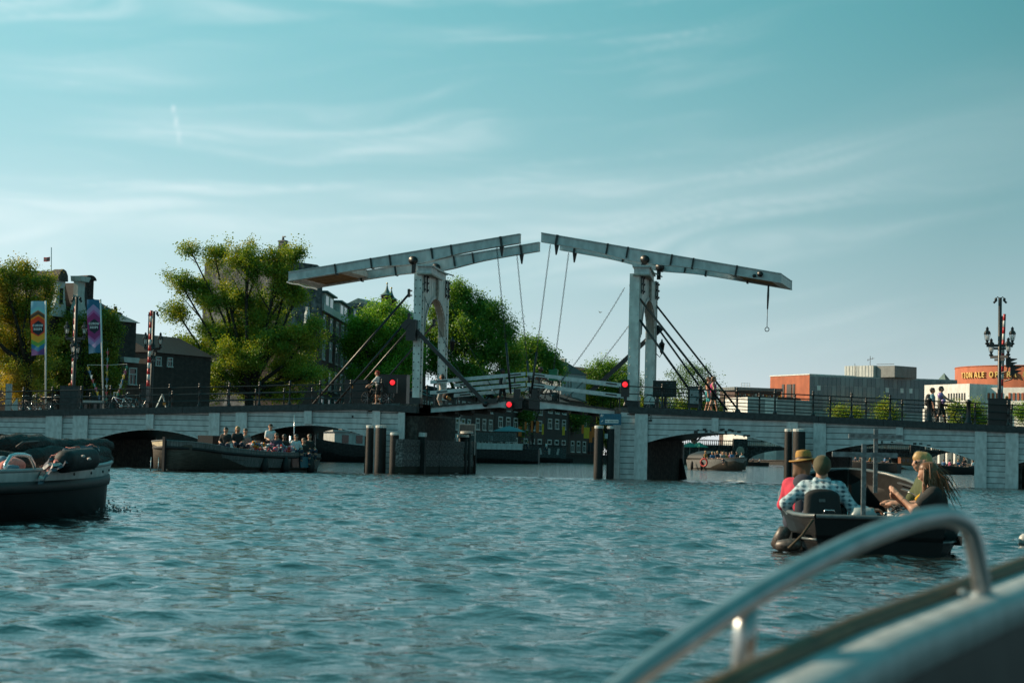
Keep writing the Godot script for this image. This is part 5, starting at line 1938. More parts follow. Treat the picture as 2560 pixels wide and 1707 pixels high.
# ---------- boats. A hull lies along z, its bow at -z. stations from stern to bow: [z, half beam at the rim, rim height, half beam at the water]
func hull(o: Node3D, st: Array, rake: float, outer: Material, inner: Material, rim: Material, o2: Dictionary = {}):
	var n := st.size()
	var wall: float = o2.get("wall", 0.05)
	var floor_y: float = o2.get("floor", 0.05)
	var prof := [0.0, 0.16, o2.get("band", 0.35), 0.5, 0.75, 1.0, 1.25]
	for side in [-1, 1]:
		var sh := Shape.new()
		sh.soft()
		var rows := []
		for f in prof:
			var row := PackedVector3Array()
			for k in n:
				var s: Array = st[k]
				var t := k / (n - 1.0)
				var fl := minf(f, 1.0)
				var w: float = hull_w(s, fl, o2)
				var y: float = s[2] * (1.0 - fl)
				if f > 1.0:
					w *= 0.6
					y = -0.35
				row.append(Vector3(side * w, y, s[0] + rake * fl * pow(t, 6.0)))
			rows.append(row)
		if side < 0:
			for row in rows:
				row.reverse()
		if o2.has("lower"):
			sh.sheet(rows.slice(0, 3))
			obj("topside", sh, outer, o)
			sh = Shape.new()
			sh.soft().sheet(rows.slice(2))
			obj("hull_side", sh, o2.lower, o)
		else:
			sh.sheet(rows)
			obj("hull_side", sh, outer, o)
	var tr := Shape.new()   # transom
	var a: Array = st[0]
	var left := []
	var right := []
	for f in prof.slice(0, 6):
		var w: float = hull_w(a, f, o2)
		left.append(Vector3(-w, a[2] * (1 - f), a[0]))
		right.append(Vector3(w, a[2] * (1 - f), a[0]))
	for k in 5:
		tr.quad(left[k], right[k], right[k + 1], left[k + 1])
	tr.quad(left[5], right[5], right[5] + Vector3(0, -0.3, 0), left[5] + Vector3(0, -0.3, 0))
	if a[1] > 0.05:
		obj("transom", tr, o2.get("transom", outer), o)
	var ins := Shape.new()
	ins.soft()
	var l0 := PackedVector3Array()
	var l1 := PackedVector3Array()
	var r0 := PackedVector3Array()
	var r1 := PackedVector3Array()
	var rl := []
	var rr := []
	for k in n:
		var s: Array = st[k]
		var w := maxf(0.0, s[1] - wall)
		var z: float = s[0] - (wall if k == 0 else 0.0) + (wall * 1.5 if k == n - 1 else 0.0)
		l0.append(Vector3(-w, s[2] + 0.01, z))
		l1.append(Vector3(-w * 0.9, floor_y, z))
		r0.append(Vector3(w, s[2] + 0.01, z))
		r1.append(Vector3(w * 0.9, floor_y, z))
		rl.append(Vector3(-s[1] + wall * 0.4, s[2] + 0.01, s[0]))
		rr.append(Vector3(s[1] - wall * 0.4, s[2] + 0.01, s[0]))
	ins.sheet([l0, l1, r1, r0])
	ins.quad(l0[0], r0[0], r1[0], l1[0])
	obj("inside", ins, inner, o)
	rr.reverse()
	var g := Shape.new()
	g.soft().tube(rl + rr + [rl[0]], wall * 0.75, 6, false, 0.8)
	obj("gunwale", g, rim, o)
	if o2.has("band"):
		for side in [-1, 1]:
			var b := Shape.new()
			var rings := []
			var br: float = o2.get("band_r", 0.05)
			for k in n:
				var s: Array = st[k]
				var t := k / (n - 1.0)
				var fl: float = o2.band
				var c := Vector3(side * hull_w(s, fl, o2), s[2] * (1 - fl), s[0] + rake * fl * pow(t, 6.0) - (br if k == n - 1 else 0.0))
				var ring := PackedVector3Array()
				for q in [[-0.4, -1.0], [0.75, -0.8], [0.9, 0.0], [0.75, 0.8], [-0.4, 1.0]]:
					ring.append(c + Vector3(side * q[0] * br, q[1] * br, 0))
				rings.append(ring)
			b.soft().loft(rings)
			obj("rubbing_strake", b, o2.band_m, o)

func hull_w(s: Array, f: float, o2: Dictionary) -> float:
	if o2.has("knuckle"):   # upright down to the rubbing strake, then drawn in towards the water
		return lerpf(s[1], s[3], pow(clampf((f - o2.knuckle) / (1.0 - o2.knuckle), 0.0, 1.0), 0.8))
	return lerpf(s[1], s[3], pow(f, o2.get("flare", 1.3)))

func stations(length: float, beam: float, y_mid: float, y_bow: float, y_stern: float, stern_w := 0.75, n := 15) -> Array:
	var out := []
	for k in n:
		var t := k / (n - 1.0)
		var w := beam / 2.0 * (lerpf(stern_w, 1.0, smoothstep(0.0, 0.45, t)) if t < 0.5 else pow(maxf(0.0, 1.0 - pow((t - 0.5) * 2.0, 2.3)), 0.7))
		var y := y_mid + (y_bow - y_mid) * pow(maxf(0.0, (t - 0.3) / 0.7), 2.0) + (y_stern - y_mid) * pow(maxf(0.0, (0.3 - t) / 0.3), 2.0)
		out.append([length * (0.5 - t), w, y, w * (0.82 if t < 0.6 else 0.82 * (1.0 - 0.75 * pow((t - 0.6) / 0.4, 1.5)))])
	return out

func heading(at: Vector3, to: Vector3) -> float:   # the turn that points -z from at towards to
	var d := to - at
	return atan2(-d.x, -d.z)

func sitter(label: String, boat: Node3D, local: Vector3, turn: float, d: Dictionary, group := "") -> Node3D:   # a person on a seat 0.3 m above the boat's floor
	var e := {"hip": Vector3(0, 0.42, 0), "feet": [Vector3(-0.13, 0.06, -0.4), Vector3(0.13, 0.06, -0.4)], "knees": [Vector3(-0.1, 1, -0.6), Vector3(0.1, 1, -0.6)], "neck": Vector3(0, 0.93, 0.02), "hands": [Vector3(-0.18, 0.55, -0.3), Vector3(0.18, 0.55, -0.3)]}
	e.merge(d, true)
	return person(label, boat.transform * local, boat.rotation.y + turn, e, group)

func make_boats():
	make_left_boat()
	make_tour_boat()
	make_black_boat()
	make_own_boat()
	make_far_boats()

func make_left_boat():
	var grey := worn("hull_grey", Color(0.30, 0.31, 0.32), 0.5, "soft", 1.2)
	var black := worn("rubber_black", Color(0.012, 0.012, 0.014), 0.6, "mottle", 0.5)
	var steel := paint("steel", Color(0.55, 0.56, 0.57), 0.22, 0.9)
	var tarp := worn("tarp_black", Color(0.022, 0.023, 0.022), 0.7, "grime", 0.6, "rough", 1.5)
	var bow := level(214, 1278)
	var back := Vector3(-sin(0.24), 0, cos(0.24))
	var o := thing("grey_sloop", "large grey open sloop with black rubbing strake, cushions and blankets aboard, at left edge", "boat", bow + back * 5.3, -0.24)
	var st := stations(11.6, 2.6, 0.63, 0.78, 0.6, 0.8, 21)
	for q in st:
		q[3] *= 0.78
	hull(o, st, 0.7, worn("topside_white", Color(0.5, 0.51, 0.51), 0.45, "soft", 1.2), black, grey, {"lower": grey, "band": 0.32, "band_r": 0.085, "band_m": black, "knuckle": 0.3, "floor": -0.05})
	# steel hand hoops on the rim
	for z in [-2.75, -0.75, 1.2]:
		var h := Shape.new()
		var t: float = (5.8 - z) / 11.6
		var k := int(t * 20)
		var x: float = st[k][1] - 0.07
		var y: float = st[k][2]
		var pts := []
		for q in [[-0.42, 0.0], [-0.38, 0.1], [-0.26, 0.2], [-0.12, 0.22], [0.12, 0.22], [0.26, 0.2], [0.38, 0.1], [0.42, 0.0]]:
			pts.append(Vector3(x, y + q[1], z + q[0]))
		h.soft().tube(pts, 0.026, 8)
		obj("hand_hoop", h, steel, o)
	var font := SystemFont.new()
	font.font_names = PackedStringArray(["Droid Sans"])
	for l in [["A", 1.32, 0.3, 0.0026], ["VA", 1.42, 0.02, 0.0026]]:
		var t := TextMesh.new()
		t.text = l[0]
		t.font = font
		t.font_size = 96
		t.pixel_size = l[3]
		t.depth = 0.01
		var m := obj("painted_letter", t, black, o)
		m.position = Vector3(st[10][1] + 0.012, l[2] + 0.1, l[1])
		m.rotation = Vector3(0, PI / 2, 0)
	for z in [-4.2, -3.7, -3.1, -2.4]:
		var f := Shape.new()
		f.soft().ball(Vector3(st[int((5.8 - z) / 11.6 * 20)][1] + 0.01, st[int((5.8 - z) / 11.6 * 20)][2] - 0.07, z), Vector3(0.012, 0.022, 0.022), 6, 4)
		obj("rivet", f, black, o)
	# folded black awning: bundled cloth along the boat
	var aw := thing("folded_awning", "long black folded canvas awning lying above the grey sloop", "awning", Vector3.ZERO)
	var noise := FastNoiseLite.new()
	noise.seed = 5
	noise.frequency = 2.2
	for roll in [[[-60, 1128, 27.6, 30], [0, 1122, 27.8, 34], [60, 1116, 28.2, 34], [110, 1120, 28.8, 26], [180, 1118, 29.6, 20], [240, 1112, 30.4, 17], [275, 1116, 31.0, 16]], [[-60, 1152, 27.2, 26], [20, 1150, 27.5, 24], [90, 1148, 28.0, 28], [150, 1142, 28.8, 24], [215, 1138, 29.8, 24], [262, 1136, 30.6, 22]], [[-40, 1172, 27.2, 18], [60, 1166, 27.8, 20], [140, 1160, 28.6, 18], [230, 1154, 29.8, 20], [272, 1150, 30.8, 16]]]:
		var curve := Curve3D.new()
		var rad := []
		for q in roll:
			curve.add_point(seen(q[0], q[1], q[2]))
			rad.append(q[3] * q[2] / F)
		var c := Shape.new()
		var rings := []
		var n := 40
		for k in n:
			var t := k / (n - 1.0)
			var p := curve.sample_baked(t * curve.get_baked_length(), true)
			var q := curve.sample_baked(minf(t + 0.02, 1.0) * curve.get_baked_length(), true)
			var p0 := curve.sample_baked(maxf(t - 0.02, 0.0) * curve.get_baked_length(), true)
			var f := t * (rad.size() - 1)
			var r := lerpf(rad[int(f)], rad[mini(int(f) + 1, rad.size() - 1)], f - int(f)) * (1.0 if k > 0 and k < n - 1 else 0.3)
			var ring := c.ring(p, (q - p0).normalized(), r, 16)
			for j in 16:
				var w := noise.get_noise_3d(ring[j].x * 2.2, ring[j].y * 2.2, ring[j].z * 0.7)
				ring[j] = p + (ring[j] - p) * (1.0 + 0.38 * w)
			rings.append(ring)
		c.soft().loft(rings)
		obj("cloth_roll", c, tarp, aw)
	var bows := Shape.new()
	bows.soft().tube([seen(262, 1160, 31.2), seen(268, 1120, 31.4), seen(250, 1108, 31.4), seen(150, 1104, 30.6), seen(30, 1106, 30)], 0.018, 6)
	bows.tube([seen(40, 1118, 27.2), seen(56, 1106, 27.4), seen(100, 1103, 28.4)], 0.018, 6)
	obj("awning_bow", bows, black, aw)
	# striped towel with red and pale bands
	var pink := cloth("towel_pink", Color(0.62, 0.20, 0.17))
	var pale := cloth("towel_pale", Color(0.66, 0.55, 0.52))
	var navy := cloth("towel_navy", Color(0.10, 0.10, 0.13))
	var towel := thing("beach_towel", "red and pale striped towel heaped over the cushions near the sloop's bow", "towel", Vector3.ZERO)
	var spine := [[98, 1170, 26.7], [118, 1152, 26.8], [140, 1132, 27.0], [165, 1121, 27.2], [195, 1117, 27.6], [225, 1113, 28.2], [248, 1116, 28.8]]
	for b in 8:
		var sh := Shape.new()
		var rows := []
		for k in 25:
			var f := k / 24.0 * (spine.size() - 1)
			var a0: Array = spine[int(f)]
			var a1: Array = spine[mini(int(f) + 1, spine.size() - 1)]
			var c0 := seen(lerpf(a0[0], a1[0], f - int(f)), lerpf(a0[1], a1[1], f - int(f)), lerpf(a0[2], a1[2], f - int(f)))
			var row := PackedVector3Array()
			for j in 3:
				var s := (b + j / 2.0) / 8.0 - 0.35
				var w := 0.03 * sin(k * 0.9 + b * 1.3) + 0.02 * sin(k * 2.1 + b)
				row.append(c0 + Vector3(0.16 * s, -0.20 * absf(s) - 0.14 * s + w * 0.6, 0.75 * s + w))
			rows.append(row)
		sh.soft().sheet(rows)
		obj("stripe", sh, [pink, pale, pink, navy, pale, pink, pale, navy][b], towel)
	var bag := thing("canvas_bag", "dark printed bag under the striped towel on the grey sloop", "bag", Vector3.ZERO)
	var bs := [[seen(155, 1158, 26.9), seen(225, 1152, 27.9), 0.13, 0.12], [seen(165, 1146, 26.9), seen(225, 1138, 27.9), 0.11, 0.1], [seen(235, 1128, 28.2), seen(240, 1140, 28.2), 0.07, 0.06]]
	obj("bag_body", skin_over(bs, 0.04, 0.04), worn("bag_dark", Color(0.016, 0.024, 0.03), 0.7, "grime", 0.4), bag)
	rng.seed = 12
	for k in 8:
		var sh := Shape.new()
		var p := seen(150 + rng.randf() * 80, 1138 + rng.randf() * 22, 26.78 + k * 0.1)
		sh.soft().ball(p + Vector3(0.0, 0, 0.0), Vector3(0.03, 0.02, 0.02), 6, 4)
		obj("print", sh, pale, bag)
	var cu := thing("cushion", "crumpled pink and blue cushion behind the first hand hoop of the sloop", "cushion", Vector3.ZERO)
	obj("cushion_body", skin_over([[seen(12, 1168, 26.0), seen(48, 1164, 26.4), 0.09, 0.08], [seen(22, 1156, 26.2), seen(32, 1152, 26.4), 0.06, 0.05]], 0.03, 0.03), pink, cu)
	obj("cushion_fold", skin_over([[seen(4, 1150, 26.2), seen(18, 1152, 26.4), 0.06, 0.05], [seen(20, 1170, 25.9), seen(40, 1172, 26.1), 0.05, 0.05]], 0.03, 0.03), cloth("towel_blue", Color(0.10, 0.24, 0.32)), cu)
	# bow wave
	var foam := worn("foam", Color(0.55, 0.62, 0.64), 0.7, "grime", 0.4)
	var wv := Shape.new()
	rng.seed = 3
	for k in 170:
		var t := rng.randf()
		var p := bow + Vector3(0.25 + t * 0.35 + rng.randfn() * 0.12, 0.02 + absf(rng.randfn()) * 0.09 * (1.0 - t), 0.35 + rng.randfn() * 0.5)
		wv.soft(k).ball(p, Vector3.ONE * rng.randf_range(0.006, 0.018), 5, 3)
	tag(obj("bow_spray", wv, foam), "spray of white droplets at the grey sloop's bow", "water spray", "", "stuff")

func make_tour_boat():
	var dark := worn("tour_hull", Color(0.24, 0.245, 0.245), 0.5, "streak", 1.6)
	var black := M.rubber_black as Material
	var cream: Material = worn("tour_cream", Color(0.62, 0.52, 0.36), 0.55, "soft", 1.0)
	var bow := level(414, 1178)
	var stern := level(742, 1179.5)
	var c := (bow + stern) / 2.0
	var len_ := bow.distance_to(stern) + 0.3
	var o := thing("tour_sloop", "dark grey tour sloop with a flower garland, heading towards the left arch", "boat", c, heading(c, bow))
	var st := stations(len_, 3.0, 0.90, 1.33, 0.85, 0.8, 21)
	for q in st:
		if q[0] < -len_ * 0.3:
			q[1] = 1.5 * pow(maxf(0.0, 1.0 - pow((-q[0] / len_ - 0.3) / 0.2, 2.6)), 0.5)
	hull(o, st, 0.25, dark, worn("boat_inside", Color(0.12, 0.10, 0.08), 0.7, "grain", 1.0), dark, {"band": 0.22, "band_r": 0.07, "band_m": black, "flare": 1.6, "floor": 0.1})
	# the far bow cheek is cream in the sun; a black stem post
	var stem := Shape.new()
	stem.box(Vector3(0, 0.68, -len_ / 2 - 0.03), Vector3(0.12, 1.6, 0.14))
	obj("stem_post", stem, black, o)
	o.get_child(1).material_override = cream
	var deck := Shape.new()
	deck.sheet([PackedVector3Array([Vector3(-1.2, 1.1, -len_ * 0.33), Vector3(0, 1.32, -len_ * 0.49)]), PackedVector3Array([Vector3(1.2, 1.1, -len_ * 0.33), Vector3(0.0, 1.32, -len_ * 0.49)])])
	obj("foredeck", deck, dark, o)
	for z in [0.2, 2.0, 4.3]:
		var f := Shape.new()
		f.soft().lathe([[0.05, 0.75], [0.16, 0.6], [0.2, 0.3], [0.17, 0.0], [0.05, -0.1]], Vector3(-1.42, 0.0, z), 10)
		f.tube([Vector3(-1.4, 0.7, z), Vector3(-1.36, 1.0, z)], 0.015, 5)
		obj("fender", f, black, o)
	var ladder := Shape.new()
	for x in [0.35, 0.75]:
		ladder.soft().tube([Vector3(x, 0.6, -len_ / 2 + 0.1), Vector3(x, -0.1, -len_ / 2 + 0.05)], 0.025, 5)
	obj("bow_ladder", ladder, M.steel, o)
	for p in [[2.95, 0.38, Color(0.22, 0.07, 0.06), "red_panel"], [3.75, 0.45, Color(0.02, 0.12, 0.16), "blue_panel"]]:
		var sh := Shape.new()
		sh.box(Vector3(-1.37, 0.48, p[0]), Vector3(0.05, 0.5, p[1] * 1.5), Basis(Vector3(0, 0, 1), -0.1))
		obj(p[3], sh, paint(p[3], p[2], 0.5), o)
	for y in [0.55, 0.85]:
		var sm := Shape.new()
		sm.beam(Vector3(-1.36, y, -2.5), Vector3(-1.38, y - 0.1, 3.0), 0.02, 0.015)
		obj("plank_seam", sm, black, o)
	# wheel stand and windscreen
	var helm := Shape.new()
	helm.box(Vector3(0.2, 0.95, 1.9), Vector3(0.9, 1.0, 0.5))
	obj("helm", helm, black, o)
	var pole := Shape.new()
	pole.soft().tube([Vector3(-0.3, 0.9, len_ * 0.41), Vector3(-0.35, 2.7, len_ * 0.40)], 0.025, 5)
	pole.box(Vector3(-0.1, 1.45, len_ * 0.41), Vector3(0.1, 0.5, 0.1))
	obj("stern_pole", pole, M.steel, o)
	var hatch := Shape.new()
	hatch.box(Vector3(0.25, 1.25, -1.75), Vector3(0.8, 0.7, 0.75))
	obj("companion_hatch", hatch, black, o)
	# garland of flowers
	var g := thing("flower_garland", "thick garland of red, white and orange flowers along the tour sloop's near rim", "garland", o.position, o.rotation.y)
	var cols := [paint("petal_red", Color(0.55, 0.05, 0.04), 0.7), paint("petal_white", Color(0.65, 0.6, 0.6), 0.7), paint("petal_orange", Color(0.62, 0.22, 0.03), 0.7), paint("petal_pink", Color(0.6, 0.16, 0.25), 0.7), paint("petal_blue", Color(0.12, 0.16, 0.24), 0.7)]
	rng.seed = 19
	for k in 210:
		var t := rng.randf()
		var z := lerpf(-0.75, 3.1, t)
		var w := 1.25 - 0.1 * t
		var sh := Shape.new()
		var r := rng.randf_range(0.05, 0.1)
		var p := Vector3(-w - rng.randf_range(-0.12, 0.14), 0.92 + 0.45 * (1.0 - t * 0.45) * rng.randf(), z)
		sh.soft().ball(p, Vector3(r, r * 0.75, r), 6, 4)
		obj("flower", sh, cols[rng.randi() % 5] if p.y > 1.1 else cols[[1, 4, 0, 3, 4][rng.randi() % 5]], g)
	# people aboard
	var skin := skin_tone(0)
	person("skipper in a white shirt and dark cap standing at the tour sloop's helm", o.transform * Vector3(-0.35, 0.45, 2.35), o.rotation.y + 0.9, {"skin": skin, "shirt": cloth("white", Color(0.66, 0.68, 0.70)), "pants": cloth("dark", Color(0.03, 0.03, 0.035)), "legs": 1.0, "cell": 0.03, "fat": 1.12, "hair": cloth("cap_dark", Color(0.03, 0.025, 0.02)), "hands": [Vector3(-0.45, 0.98, -0.1), Vector3(0.2, 1.05, -0.35)]})
	var g2 := "passengers on the tour sloop"
	var cl := [cloth("white", Color.WHITE), cloth("navy", Color(0.03, 0.04, 0.07)), cloth("grey", Color(0.2, 0.2, 0.2)), cloth("black", Color(0.02, 0.02, 0.02)), cloth("teal", Color(0.05, 0.2, 0.24))]
	var hair := [paint("hair_dark", Color(0.02, 0.013, 0.01), 0.5), paint("hair_brown", Color(0.07, 0.035, 0.015), 0.5), paint("hair_blond", Color(0.34, 0.2, 0.08), 0.5)]
	var L_ := [["passenger with dark hair low behind the tour sloop's foredeck", Vector3(-0.75, 0.72, -2.0), 0.4, 0, 3, 0], ["fair haired passenger just ahead of the flower garland", Vector3(-0.85, 0.78, -1.2), 0.7, 1, 3, 2], ["passenger with brown hair beside the front of the garland", Vector3(-0.75, 0.7, -0.4), 0.5, 0, 2, 1], ["passenger hidden to the head by the garland below the skipper", Vector3(-0.85, 0.55, 2.1), 0.6, 1, 1, 1], ["passenger with dark hair in front of the pale hood", Vector3(-0.6, 0.5, 3.2), 0.8, 2, 3, 0], ["passenger in a white shirt leaning on the tour sloop's stern rim", Vector3(-1.0, 0.52, 3.6), 0.9, 0, 0, 0], ["smaller brown haired passenger near the tour sloop's stern", Vector3(-1.0, 0.35, 4.3), 0.9, 0, 3, 1], ["passenger in sunglasses and black top at the very stern of the tour sloop", Vector3(-0.95, 0.55, 4.9), 1.0, 0, 3, 1]]
	for q in L_:
		sitter(q[0], o, q[1], q[2], {"skin": skin_tone(q[3]), "shirt": cl[q[4]], "pants": cl[1], "hair": hair[q[5]], "cell": 0.034, "long_hair": 0.12 if q[5] == 2 else 0.0}, g2)
	var hood := thing("pale_hood", "rounded pale windshield hood beside the skipper on the tour sloop", "hood", o.transform * Vector3(-0.2, 1.1, 3.0), o.rotation.y)
	var hs := Shape.new()
	hs.soft().ball(Vector3.ZERO, Vector3(0.55, 0.42, 0.5), 12, 8)
	obj("hood_shell", hs, worn("hood", Color(0.35, 0.37, 0.37), 0.4, "soft", 0.6), hood)

func plaid() -> Material:
	if M.has("plaid"):
		return M.plaid
	var im := Image.create(128, 128, false, Image.FORMAT_RGB8)
	var n := FastNoiseLite.new()
	n.seed = 6
	n.frequency = 0.06
	for y in 128:
		for x in 128:
			var w := n.get_noise_2d(x, y) * 5.0
			var a := sin((x + w) * TAU / 32.0) * 0.5 + 0.5
			var b := sin((y + w) * TAU / 21.33) * 0.5 + 0.5
			var d := smoothstep(0.45, 0.8, a * 0.5 + b * 0.5 + 0.3 * n.get_noise_2d(x * 3.0, y * 3.0))
			var c := Color(0.62, 0.70, 0.74).lerp(Color(0.02, 0.05, 0.08), d)
			c = c.lerp(Color(0.07, 0.26, 0.34), 0.6 * smoothstep(0.3, 0.9, sin((x - y) * TAU / 64.0) * 0.5 + 0.5) * (1.0 - d * 0.6))
			im.set_pixel(x, y, c.linear_to_srgb())
	var m := paint("plaid", Color.WHITE, 0.85)
	m.albedo_texture = ImageTexture.create_from_image(im)
	m.uv1_triplanar = true
	m.uv1_scale = Vector3.ONE / 0.30
	return m

func make_black_boat():
	var black := worn("boat_black", Color(0.008, 0.0085, 0.009), 0.5, "soft", 0.8)
	var inner := worn("boat_black_in", Color(0.008, 0.008, 0.008), 0.8, "grime", 0.7)
	for m in [black, inner]:
		m.metallic_specular = 0.3
	var rimm := worn("rim_grey", Color(0.11, 0.13, 0.135), 0.35, "soft", 0.5)
	var rust := worn("rope_brown", Color(0.10, 0.075, 0.045), 0.9, "grain", 0.1)
	var a := 0.10
	var fw := Vector3(sin(a), 0, -cos(a))
	var o := thing("black_sloop", "open black sloop with four people and two grey crosses aboard, seen from its stern", "boat", Vector3(4.12, 0, -22.1) + fw * 2.6, -a)
	var st := []
	for s in [[2.6, 0.72, 0.40, 0.66], [2.45, 0.84, 0.40, 0.74], [2.2, 0.94, 0.41, 0.80], [1.7, 1.0, 0.43, 0.84], [1.0, 1.02, 0.46, 0.86], [0.2, 1.03, 0.52, 0.86], [-0.6, 1.0, 0.60, 0.80], [-1.3, 0.92, 0.70, 0.68], [-1.9, 0.75, 0.79, 0.5], [-2.3, 0.52, 0.86, 0.3], [-2.55, 0.27, 0.90, 0.12], [-2.65, 0.05, 0.91, 0.02]]:
		st.append(s)
	hull(o, st, 0.35, black, inner, rimm, {"wall": 0.045, "floor": -0.06, "flare": 1.5, "band": 0.62, "band_r": 0.014, "band_m": rimm, "transom": black})
	var th := Shape.new()
	th.box(Vector3(0, 0.24, 0.2), Vector3(1.9, 0.05, 0.35))
	obj("thwart", th, inner, o)
	th = Shape.new()
	th.box(Vector3(0, 0.22, -1.1), Vector3(1.6, 0.05, 0.4))
	obj("thwart", th, inner, o)
	for s in [-1, 1]:
		th = Shape.new()
		th.box(Vector3(s * 0.72, 0.16, 1.1), Vector3(0.45, 0.1, 2.2))
		obj("bench", th, inner, o)
	var cl := Shape.new()
	for p in [Vector3(0.1, 0.43, 2.56), Vector3(-0.55, 0.44, 2.5)]:
		cl.soft().tube([p + Vector3(-0.06, 0.0, 0), p + Vector3(-0.05, 0.035, 0), p + Vector3(0.05, 0.035, 0), p + Vector3(0.06, 0, 0)], 0.009, 6)
	obj("cleat", cl, M.steel, o)
	for p in [[2.42, -1.6, 0.7], [2.0, -2.1, 0.55]]:
		var li := Shape.new()
		li.beam(Vector3(0.62, 0.68 + (0.08 if p[0] < 2.2 else 0.0), -1.45 - (0.5 if p[0] < 2.2 else 0.0)), Vector3(0.86, 0.62 + (0.06 if p[0] < 2.2 else 0.0), -0.85 - (0.45 if p[0] < 2.2 else 0.0)), 0.035, 0.02)
		obj("rim_strip", li, M.steel, o)
	var T_ := o.transform
	# two crosses of grey square tube
	var galv := worn("galvanised", Color(0.20, 0.225, 0.235), 0.4, "mottle", 0.3, "", 0.5, 0.3)
	for c in [[2160, 1297, 1110, 1135, 2080, 2243, 22.25, 0.048, "nearer grey metal cross standing on the black sloop's stern rim"], [2190, 1232, 1072, 1090, 2121, 2260, 25.4, 0.05, "farther and taller grey metal cross standing inside the black sloop"]]:
		var foot := seen(c[0], c[1], c[6])
		var top := seen(c[0], c[2], c[6])
		foot.x = (foot.x + top.x) / 2.0
		var x := thing("metal_cross", c[8], "frame", foot)
		var sh := Shape.new()
		sh.box(Vector3(0, (top.y - foot.y) / 2.0, 0), Vector3(c[7], top.y - foot.y, c[7]))
		obj("upright", sh, galv, x)
		var p := seen(c[4], c[3], c[6]) - foot
		var q := seen(c[5], c[3], c[6]) - foot
		sh = Shape.new()
		sh.beam(Vector3(p.x, p.y, c[7]), Vector3(q.x, p.y, c[7] - 0.02), c[7] * 0.9, 0.056)
		obj("crossbar", sh, galv, x)
	# fenders and rope at the port quarter
	for f in [[1953, 1345, 22.6, Vector3(0.05, 0.12, 0.06), 0.085, "upright worn brown fender at the black sloop's stern quarter"], [1972, 1362, 22.3, Vector3(0.14, 0.02, 0.05), 0.07, "worn brown fender lying low against the black sloop's stern"]]:
		var p := seen(f[0], f[1], f[2])
		var fe := thing("fender", f[5], "fender", p)
		var sh := Shape.new()
		var d: Vector3 = f[3]
		sh.soft().tube([-d, -d * 0.8, Vector3.ZERO, d * 0.8, d], [f[4] * 0.35, f[4] * 0.9, f[4], f[4] * 0.9, f[4] * 0.35], 12)
		obj("fender_body", sh, worn("fender_brown", Color(0.12, 0.09, 0.075), 0.45, "grime", 0.3), fe)
	var rope := thing("mooring_rope", "brown rope running from the black sloop's stern rim down to a fender", "rope", seen(2034, 1298, 22.05))
	var sh := Shape.new()
	var d := seen(1972, 1370, 22.1) - seen(2034, 1298, 22.05)
	sh.soft().tube([Vector3.ZERO, d * 0.5 + Vector3(0.01, -0.015, 0.03), d], 0.016, 6)
	obj("strand", sh, rust, rope)
	# seat back with a pocket, between the man and the stern
	var seat := thing("boat_chair", "black padded chair back with a small label behind the man in plaid", "chair", seen(2057, 1300, 22.55))
	var sb := [[Vector3(-0.17, 0.0, 0), Vector3(-0.15, 0.26, -0.05), 0.05, 0.05], [Vector3(0.17, 0.0, 0), Vector3(0.15, 0.26, -0.05), 0.05, 0.05], [Vector3(-0.12, 0.02, 0.0), Vector3(-0.1, 0.28, -0.05), 0.05, 0.05], [Vector3(0.12, 0.02, 0.0), Vector3(0.1, 0.28, -0.05), 0.05, 0.05], [Vector3(0.0, 0.02, 0.0), Vector3(0.0, 0.29, -0.05), 0.05, 0.05], [Vector3(0.06, 0.02, 0.0), Vector3(0.05, 0.29, -0.05), 0.05, 0.05], [Vector3(-0.06, 0.02, 0.0), Vector3(-0.05, 0.29, -0.05), 0.05, 0.05]]
	obj("padding", skin_over(sb, 0.018, 0.02), worn("pad_black", Color(0.012, 0.012, 0.013), 0.75, "soft", 0.3), seat)
	var lab := Shape.new()
	lab.box(Vector3(-0.01, 0.22, 0.028), Vector3(0.07, 0.035, 0.01), Basis(Vector3(1, 0, 0), -0.15))
	obj("label_patch", lab, paint("patch_grey", Color(0.10, 0.10, 0.10), 0.6), seat)
	# white moulded lid
	var tub := thing("plastic_lid", "pale grey moulded plastic lid on the stern behind the nearer cross", "lid", seen(2159, 1292, 22.5))
	var lid := Shape.new()
	lid.soft()
	var rr := []
	for k in [[0.0, 0.15, 0.11], [0.03, 0.15, 0.11], [0.06, 0.125, 0.09], [0.10, 0.11, 0.07], [0.105, 0.05, 0.03]]:
		var ring := PackedVector3Array()
		for i in 20:
			var t := TAU * i / 20
			ring.append(Vector3(signf(cos(t)) * pow(absf(cos(t)), 0.5) * k[1], k[0], -signf(sin(t)) * pow(absf(sin(t)), 0.5) * k[2]))
		rr.append(ring)
	lid.loft(rr)
	obj("lid_shell", lid, worn("lid_grey", Color(0.33, 0.40, 0.41), 0.4, "soft", 0.3), tub)
	# rope coil
	var coil := thing("rope_coil", "loose dark coil of rope and cable beside the women's knees", "rope", seen(2248, 1275, 23.9))
	sh = Shape.new()
	rng.seed = 4
	for k in 9:
		sh.soft(k).torus(Vector3(rng.randfn() * 0.02, 0.01 * k, rng.randfn() * 0.02), Vector3(rng.randfn() * 0.35, 1, rng.randfn() * 0.35), 0.07 + rng.randf() * 0.04, 0.007, 16, 5)
	obj("coil", sh, worn("cable", Color(0.03, 0.03, 0.03), 0.6, "soft", 0.2), coil)
	# the people
	var hat := worn("felt_ochre", Color(0.40, 0.215, 0.055), 0.9, "soft", 0.2)
	var red := cloth("red_pink", Color(0.62, 0.035, 0.075))
	var p := seen(2008, 1163, 23.7)
	var base := Vector3(p.x, p.y - 1.02, p.z)
